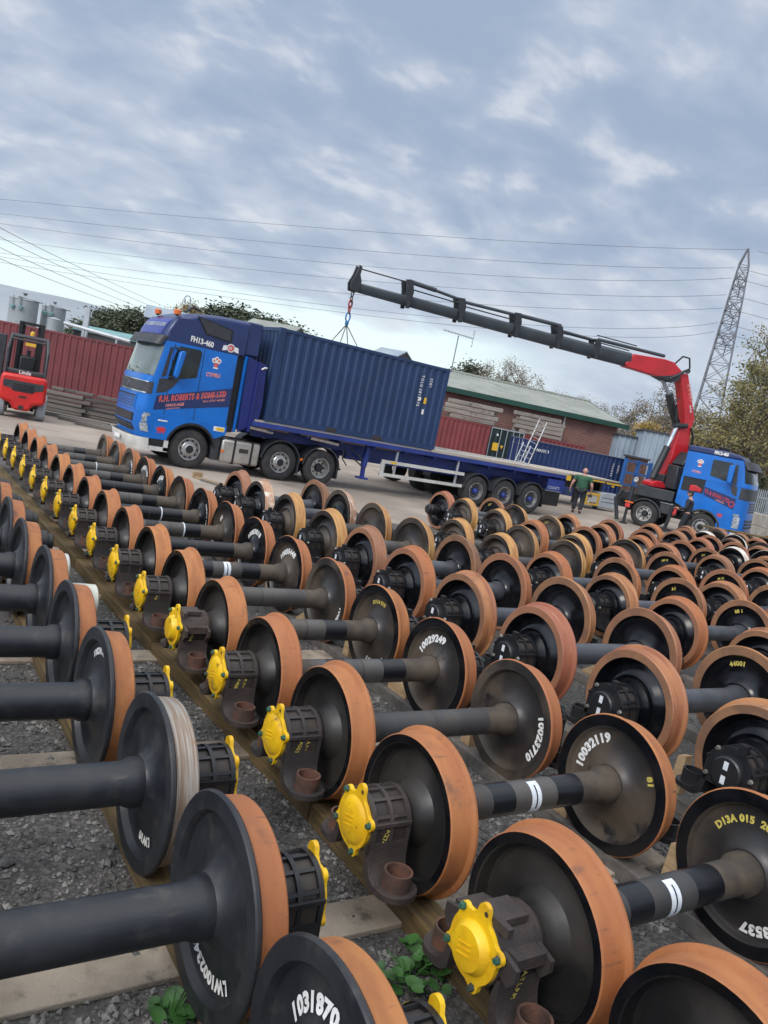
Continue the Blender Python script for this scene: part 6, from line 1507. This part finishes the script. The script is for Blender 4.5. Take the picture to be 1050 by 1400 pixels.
    for sd in ('L', 'R'):
        hp, kn, an_ = Vector(P['hp'+sd]), Vector(P['kn'+sd]), Vector(P['an'+sd]); prev = 0
        for q in ((*hp,.108),(*kn,.080),(*an_,.066)): V3.append(q); E3.append((prev, len(V3)-1)); prev = len(V3)-1
    v, f = skinned(V3, E3); b = MB(); b.add(v, f); b.build('trousers', trouser, root, smooth=60)
    for sd in ('L', 'R'):
        an_, to = Vector(P['an'+sd]), Vector(P['to'+sd]); d = to-an_; v, f = skinned([(an_.x,an_.y-.03,an_.z-.02,.05),(an_.x,an_.y+.05,an_.z-.045,.048),(to.x,to.y+.02,to.z,.042,.035)], [(0,1),(1,2)], 0, 1); b = MB(); b.add(v, f); b.build('shoe', M['blackp'], root, smooth=60)
    return root, hc
PA = dict(shL=(-.20,0,1.42), elL=(-.30,-.04,1.14), wrL=(-.34,.04,.90), hdL=(-.34,.06,.83), shR=(.20,0,1.42), elR=(.30,-.03,1.14), wrR=(.31,.10,.92), hdR=(.30,.13,.85),
          hpL=(-.10,0,.90), knL=(-.11,.10,.50), anL=(-.11,.02,.10), toL=(-.12,.16,.035), hpR=(.10,0,.90), knR=(.11,.02,.49), anR=(.10,-.16,.13), toR=(.11,-.03,.04), belly=1)
m2p = (21.8, 20.05); m2, hc = person('bald man in a green t-shirt and dark trousers walking away between the lorries', (*m2p, float(gz(*m2p))), R(-50), PA, M['tshirt'], M['trousers'], 'short', True, 1.03)
m2.scale = (1.28, 1.2, 1.03)
gl = MB(); gl.box((-.39,.02,.66),(-.31,.10,.80)); tag(gl.build('work_gloves', M['gutter'], smooth=0, bevel=.02), 'green work gloves held in the left hand of the bald man', 'gloves')
o = bpy.data.objects['work_gloves']; o.location = m2.location; o.rotation_euler = m2.rotation_euler; o.scale = m2.scale
gl = MB(); gl.box((.25,.12,.70),(.36,.20,.82)); tag(gl.build('tool_pouch', M['boxdark'], smooth=0, bevel=.02), 'dark pouch held in the right hand of the bald man', 'pouch')
o = bpy.data.objects['tool_pouch']; o.location = m2.location; o.rotation_euler = m2.rotation_euler; o.scale = m2.scale
PB = dict(shL=(-.19,.02,1.42), elL=(-.25,.05,1.14), wrL=(-.14,.28,1.09), hdL=(-.09,.36,1.10), shR=(.19,.02,1.42), elR=(.24,.03,1.14), wrR=(.15,.27,1.06), hdR=(.10,.35,1.05),
          hpL=(-.10,0,.90), knL=(-.13,.10,.50), anL=(-.15,-.02,.08), toL=(-.16,.12,.035), hpR=(.10,0,.90), knR=(.12,.06,.49), anR=(.13,-.06,.08), toR=(.14,.08,.035), head=(0,.05,1.655))
m1p = at(943, 690, 28.6); m1, hc = person('man in dark clothes and cap standing by the crane lorry', (float(m1p[0]), float(m1p[1]), float(gz(m1p[0], m1p[1]))), RA+R(62), PB, M['jacket'], M['trousers'], 'long', False, 1.0)
m1.scale = (1.2, 1.15, 1.04)
b = MB(); b.lathe([(hc[2]+.03,.088),(hc[2]+.10,.086),(hc[2]+.128,.06),(hc[2]+.132,.001)], 18, (hc[0],hc[1]-.005,0), ax='Z'); b.prism([(-.06,.07),(.06,.07),(.045,.165),(-.045,.165)], lambda x, y, z: (hc[0]+x, hc[1]+y, z), hc[2]+.04, hc[2]+.052); b.build('cap', M['jacket'], m1)
b = MB(); b.lathe([(hc[2]-.055,.080),(hc[2]+.04,.088)], 16, (hc[0],hc[1]-.012,0), ax='Z'); b.f = [f for f in b.f if np.mean([b.v[i][1] for i in f]) < hc[1]+.01]; b.m = b.m[:len(b.f)]; b.build('hair', M['boxdark'], m1)
b = MB()
for x in (-.036, .036): b.lathe([(hc[1]+.093,.024),(hc[1]+.098,.024),(hc[1]+.098,.019),(hc[1]+.093,.019)], 12, (hc[0]+x,0,hc[2]+.005), ax='Y', closed=True)
for x in (-1, 1): b.tube([(hc[0]+x*.060,hc[1]+.094,hc[2]+.008),(hc[0]+x*.080,hc[1],hc[2]+.010)], .004, 5)
b.build('glasses', M['blackp'], m1)
b = MB(); b.box((-.05,.33,.86),(.02,.41,1.08)); b.tube([(.0,.37,1.06),(.05,.44,.88),(.02,.40,.78)], .016, 6); o = tag(b.build('red_control_box', M['redtxt'], bevel=.01), 'small red crane control held by the man in dark clothes', 'remote control'); o.location = m1.location; o.rotation_euler = m1.rotation_euler; o.scale = m1.scale

# ------------------------------------------------------------------ trees
def tree_shape(seed, h, spread, tr, levels=4, leaf_n=6, leaf_s=.10, leaf_r=.35, droop=0.0, low=.25, up=.55, twig=True, split=(3, 4)):
    rr = random.Random(seed); tb = MB(); LV_ = []; LF_ = []
    def leafs(p, n, r):
        for _ in range(n):
            q = p + Vector((rr.gauss(0, r), rr.gauss(0, r), rr.gauss(0, r*.8))); s = leaf_s*rr.uniform(.5, 1.3)
            a = Vector((rr.gauss(0,1), rr.gauss(0,1), rr.gauss(0,1))).normalized(); c = a.orthogonal().normalized(); c = (c*math.cos(rr.uniform(0,6)) + a.cross(c)*math.sin(rr.uniform(0,6))).normalized(); d = a.cross(c)
            k = len(LV_); LV_.extend([q-c*s*.6, q-d*s*.35, q+c*s*.6, q+d*s*.35]); LF_.append((k, k+1, k+2, k+3))
    def grow(p, d, L, r, lv):
        n = 3; pts = [p]; dd = d
        for i in range(n):
            dd = (dd + Vector((rr.gauss(0,.13), rr.gauss(0,.13), rr.gauss(0,.08) - droop*(levels-lv)*.16))).normalized(); pts.append(pts[-1]+dd*L/n)
        if r > .006: tb.tube(pts, r, 6 if r > .05 else 4, cap=False, r2=r*.55)
        if lv == 0:
            leafs(pts[-1], leaf_n, leaf_r); leafs(pts[1], leaf_n//2, leaf_r*.8); return
        if lv <= 2: leafs(pts[2], leaf_n//2, leaf_r)
        for _ in range(rr.randint(*split)):
            t = rr.uniform(.35, 1.0); k = min(int(t*n), n-1); q = pts[k].lerp(pts[k+1], t*n-k)
            a = rr.uniform(0, 6.283); side = Vector((math.cos(a), math.sin(a), 0)); nd = (dd*up + side*spread + Vector((0,0,.18))).normalized()
            grow(q, nd, L*rr.uniform(.55,.78), r*.55, lv-1)
        grow(pts[-1], dd, L*.62, r*.5, lv-1)
    # trunk
    pts = [Vector((0,0,0))]; dd = Vector((rr.gauss(0,.05), rr.gauss(0,.05), 1)).normalized(); n = 7
    for i in range(n): dd = (dd+Vector((rr.gauss(0,.05), rr.gauss(0,.05), .05))).normalized(); pts.append(pts[-1]+dd*h*.82/n)
    tb.tube(pts, tr, 8, r2=tr*.25)
    N_ = int(6+h*1.1)
    for i in range(N_):
        t = low + (1-low)*(i+.5)/N_; k = min(int(t*n), n-1); q = pts[k].lerp(pts[k+1], t*n-k); a = i*2.4+rr.uniform(-.5,.5)
        d = Vector((math.cos(a)*spread, math.sin(a)*spread, up)).normalized(); grow(q, d, h*.27*(1.12-t*.72), tr*.42*(1.1-t*.7), levels-2)
    grow(pts[-1], dd, h*.18, tr*.22, levels-2)
    return tb, (LV_, LF_)
TV = {}
def tree_kind(key, bark, leaf, *a, **k):
    tb, (lv, lf) = tree_shape(*a, **k)
    me = bpy.data.meshes.new('crown'); me.from_pydata([tuple(v) for v in lv], [], lf); me.materials.append(leaf)
    TV[key] = (tb.mesh('trunk', [bark], smooth=60), me)
tree_kind('birch', M['birchbark'], M['lf_grey'], 1, 9.5, .75, .13, 4, 13, .14, .22, droop=1.0, low=.2, up=.7)
tree_kind('birch2', M['birchbark'], M['lf_grey'], 7, 8.0, .7, .11, 4, 10, .13, .22, droop=.5, low=.2, up=.8)
tree_kind('yellow', M['bark'], M['lf_yellow'], 2, 5.0, .8, .10, 4, 30, .12, .26, low=.08, up=.7)
tree_kind('brown', M['bark'], M['lf_brown'], 3, 7.5, .75, .14, 4, 26, .15, .34, low=.06, up=.7)
tree_kind('brown2', M['bark'], M['lf_brown'], 8, 6.5, .85, .12, 4, 24, .14, .34, low=.05, up=.6)
tree_kind('green', M['bark'], M['lf_green'], 4, 12.5, .8, .22, 4, 16, .16, .30, low=.18, up=.6)
tree_kind('dark', M['bark'], M['lf_dark'], 5, 7.5, .8, .20, 4, 70, .24, .5, low=.08, up=.6)
tree_kind('dark2', M['bark'], M['lf_dark'], 9, 6.5, .9, .20, 4, 70, .24, .5, low=.06, up=.5)
tree_kind('bare', M['bark'], M['lf_grey'], 6, 8.5, .6, .12, 4, 8, .13, .25, low=.15, up=.9)
TW = {'birch': 'bare birch with a few hanging leaves', 'birch2': 'slender pale birch with sparse leaves', 'yellow': 'yellow autumn bush', 'brown': 'brown autumn tree', 'brown2': 'bushy brown autumn tree', 'green': 'tall thinning green tree', 'dark': 'dark bushy tree', 'dark2': 'low dark tree', 'bare': 'bare grey tree'}
tcount = {}
def plant(key, px, d, ytop, rz, where):
    p = at(px, 600, d); tr_, cr_ = TV[key]; zt = gzf(px, ytop, d) - GND
    hh = max(v.co.z for v in cr_.vertices) if key not in tcount else tcount[key]; tcount[key] = hh
    s = zt/hh; root = thing('tree' if key != 'yellow' else 'bush', f'{TW[key]} {where}', 'tree' if key != 'yellow' else 'bush', (float(p[0]), float(p[1]), GND-.05), rz, 'trees around the yard'); k_ = (1.8 if px < 400 else 1.3) if key.startswith('dark') else 1.1; root.scale = (s*k_, s*k_, s)
    part('trunk', tr_, root); part('crown', cr_, root)
RIGHT = [('birch', 880, 66, 508, 0.3, 'left of the crane column'), ('birch2', 862, 70, 535, 2.0, 'just left of the hanging birch'), ('birch2', 903, 62, 530, 3.1, 'directly behind the crane column'), ('yellow', 872, 56, 566, 1.0, 'behind the grey sheds'), ('yellow', 893, 58, 575, 3.0, 'right behind the crane column'),
 ('brown', 945, 60, 556, .4, 'just right of the red boom'), ('brown2', 968, 58, 552, 1.9, 'under the pylon'), ('brown', 992, 62, 542, 2.8, 'between pylon and the tall green tree'), ('brown2', 1012, 56, 545, 4.0, 'left of the tall green tree'), ('yellow', 1000, 52, 585, 2.0, 'behind the blue cab roof'), ('brown2', 935, 55, 590, 5.0, 'low behind the blue cab'),
 ('green', 1036, 48, 440, .8, 'at the right edge'), ('green', 1060, 56, 432, 2.4, 'cut off by the right edge'), ('brown', 1040, 52, 560, 1.2, 'below the tall green tree'), ('dark2', 1025, 50, 625, 1.0, 'behind the palisade fence'), ('dark2', 1048, 49, 640, 3.0, 'behind the fence at the right edge'), ('birch2', 925, 64, 545, 1.2, 'right behind the red boom'), ('dark2', 985, 54, 610, 4.0, 'behind the windscreen of the blue cab')]
MID = [('bare', 655, 88, 490, 5.5, 'between the two bare trees near the aerial'), ('bare', 672, 94, 482, .9, 'tallest behind the workshop ridge'), ('bare', 692, 86, 496, 2.7, 'thin, over the middle of the ridge'), ('bare', 715, 90, 508, 1.2, 'short, right of the group behind the ridge'), ('brown2', 640, 98, 497, 2.2, 'low behind the aerial mast'), ('bare', 762, 90, 532, 3.9, 'twin at the right roof slope'), ('bare', 788, 94, 536, .4, 'slender, beyond the right roof slope'), ('dark', 597, 95, 476, .5, 'beyond the end of the navy container'), ('bare', 645, 92, 488, 1, 'above the left of the workshop roof'), ('bare', 664, 90, 484, 2.2, 'right of the television aerial'), ('bare', 683, 90, 486, 3.3, 'behind the workshop ridge, under the boom'), ('bare', 700, 92, 503, 4.4, 'at the right of the group behind the ridge'), ('bare', 630, 96, 492, .2, 'behind the television aerial'), ('bare', 752, 95, 530, 5, 'behind the right slope of the workshop roof'), ('bare', 775, 92, 535, 1.5, 'second behind the right roof slope'), ('bare', 800, 90, 540, 2.9, 'third behind the right roof slope'), ('bare', 822, 88, 548, 4.1, 'left of the birches'), ('birch2', 842, 80, 545, 5.2, 'over the right end of the workshop')]
LEFT = [('dark', 112, 100, 418, .3, 'leftmost of the group beyond the silos'), ('dark2', 132, 98, 412, 1.3, 'second in the group beyond the silos'), ('dark', 150, 100, 408, 2.5, 'at the middle of the group beyond the silos'), ('dark2', 170, 97, 414, 3.9, 'right in the group beyond the silos'), ('dark', 186, 104, 420, 5, 'behind the grey roofed shed'),
 ('brown2', 222, 108, 410, .6, 'left of the swan neck lamp'), ('brown', 243, 108, 406, 1.7, 'behind the swan neck lamp'), ('dark', 275, 108, 409, 2.9, 'right of the swan neck lamp'), ('dark2', 298, 106, 408, 4, 'above the lorry roof'), ('dark', 322, 108, 416, 5.1, 'over the pale green roof'), ('dark2', 345, 106, 422, .9, 'left of the navy container'), ('dark', 362, 108, 428, 2, 'over the front end of the navy container'), ('dark2', 98, 96, 432, 4.4, 'lowest, right of the silos'), ('brown2', 205, 112, 414, 3.3, 'between the grey shed and the lamp'), ('dark2', 160, 94, 420, 2.2, 'in front of the group beyond the silos'), ('dark', 260, 112, 412, .7, 'directly below the lamp head'), ('dark', 308, 112, 409, 3.6, 'tallest above the lorry roof'), ('dark2', 335, 100, 421, 1.6, 'in front of the trees over the pale green roof'), ('brown', 230, 115, 408, 2.6, 'highest left of the lamp'), ('dark', 124, 104, 414, 5.6, 'behind the leftmost of the group')]
for t in RIGHT+MID+LEFT: plant(*t)

# ------------------------------------------------------------------ pylon and power lines
DP = 120.0
pt = at(1023, 340, DP); pbx = at(970, 560, DP); pc = np.array([(pt[0]+pt[0])/2, pt[1]]); zt = float(pt[2])
PO = (float(pc[0]), float(pc[1]), 0.0); py = thing('pylon', 'tall steel lattice pylon seen edge on', 'pylon', PO, R(-57))
hw = lambda z: np.interp(z, [0, zt*.40, zt*.80, zt*.93, zt], [2.55, 1.70, .98, .70, .03])
cor = lambda z: [Vector((sx_*hw(z), sy*hw(z), z)) for sx_, sy in ((-1,-1),(1,-1),(1,1),(-1,1))]
zs_ = [0, .10, .20, .30, .385, .46, .53, .595, .65, .70, .75, .80, .84, .88, .93, 1.0]; zs_ = [z*zt for z in zs_]
b = MB()
for i in range(len(zs_)-1):
    A, B_ = cor(zs_[i]), cor(zs_[i+1])
    for k in range(4): b.bar(A[k], B_[k], .19, .19)
b.build('leg', M['steelgrey'], py, smooth=0)
b = MB()
for i in range(len(zs_)-2):
    A, B_ = cor(zs_[i]), cor(zs_[i+1])
    for k in range(4):
        j = (k+1) % 4; b.bar(A[k], B_[j], .09, .09); b.bar(A[j], B_[k], .09, .09); b.bar(B_[k], B_[j], .09, .09)
b.build('bracing', M['steelgrey'], py, smooth=0)
arms = [.62*zt, .74*zt, .86*zt]; 
for za, ln in zip(arms, (5.2, 6.0, 4.6)):
    for sg in (-1, 1):
        b = MB(); tip = Vector((0, sg*ln, za+.2))
        for sx_ in (-1, 1): b.bar((sx_*hw(za), sg*hw(za), za), tip, .09, .09); b.bar((sx_*hw(za+1.6), sg*hw(za+1.6), za+1.6), tip, .08, .08)
        b.bar((-hw(za), sg*(hw(za)+1.5), za+.1), (hw(za), sg*(hw(za)+1.5), za+.1), .06, .06)
        b.tube([tip, tip-Vector((0,0,1.5))], .09, 6); b.build('cross_arm', M['steelgrey'], py, smooth=0)
def wire(pts, r, label, grp, n=28):
    """photo-space control points (px, py, depth) joined by a smooth sagging cable"""
    P_ = [at(*q) for q in pts]; out = []
    for i in range(n+1):
        t = i/n
        if len(P_) == 3: a, m_, c = P_; q = (1-t)**2*a + 2*t*(1-t)*(2*m_-.5*a-.5*c) + t*t*c
        else: q = P_[0]*(1-t)+P_[1]*t
        out.append(q)
    b = MB(); b.tube(out, r, 5); tag(b.build('power_line', M['wire']), label, 'power line', grp)
WL = [(1024,341,(525,318),(-40,268)),(1004,366,(525,345),(-40,287)),(1000,380,(525,366),(-40,300)),(994,403,(525,386),(-40,322)),(988,421,(525,406),(-40,340)),(982,441,(560,430),(-40,344)),(976,453,(585,441),(-40,352))]
NM = ['topmost', 'second highest', 'third highest', 'fourth highest', 'fifth highest', 'second lowest', 'lowest']
for k, (x, y, m_, l_) in enumerate(WL):
    wire([(x, y, DP), (*m_, 140), (*l_, 175)], .032, f'{NM[k]} long power line running left from the pylon', 'power lines running left from the pylon')
    wire([(x+12, y+2, DP-2), (1110, y+2+(1110-x-12)*.27, 95)], .03, f'{NM[k]} short power line running right from the pylon', 'power lines running right from the pylon', 4)
for k, (a, c) in enumerate((((-20, 300), (222, 418)), ((-20, 313), (205, 418)), ((-20, 328), (190, 420)), ((-20, 344), (182, 424)))):
    wire([(*a, 60), ((a[0]+c[0])/2, (a[1]+c[1])/2+3, 85), (*c, 130)], .024, f'{["highest", "second", "third", "lowest"][k]} steep power line dropping towards the dark trees', 'steep power lines at the left')

# ------------------------------------------------------------------ hill on the horizon
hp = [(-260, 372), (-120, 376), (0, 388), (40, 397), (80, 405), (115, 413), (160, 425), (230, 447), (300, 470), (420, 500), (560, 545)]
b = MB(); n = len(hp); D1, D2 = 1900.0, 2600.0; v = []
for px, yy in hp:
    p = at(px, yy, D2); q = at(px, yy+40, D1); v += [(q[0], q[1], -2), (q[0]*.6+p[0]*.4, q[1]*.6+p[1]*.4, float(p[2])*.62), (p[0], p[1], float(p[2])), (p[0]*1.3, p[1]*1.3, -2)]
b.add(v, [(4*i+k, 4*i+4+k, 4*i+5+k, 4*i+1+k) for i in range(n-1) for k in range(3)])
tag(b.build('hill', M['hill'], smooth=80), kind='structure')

# ------------------------------------------------------------------ air: very thin haze; most of the hill's fade is in its colour
hm = bpy.data.materials.new('thin_haze'); hm.use_nodes = True; hn = hm.node_tree
hn.nodes.remove(hn.nodes['Principled BSDF']); pv = hn.nodes.new('ShaderNodeVolumePrincipled')
pv.inputs['Color'].default_value = (0.86, 0.92, 1.0, 1); pv.inputs['Density'].default_value = 0.00002; pv.inputs['Anisotropy'].default_value = 0.2
hn.links.new(pv.outputs[0], hn.nodes['Material Output'].inputs['Volume'])
b = MB(); b.box((-3600,-3600,-3.0),(3600,3600,230)); tag(b.build('haze', hm, smooth=0), 'thin pale haze reaching out to the far hill', 'haze', kind='stuff')
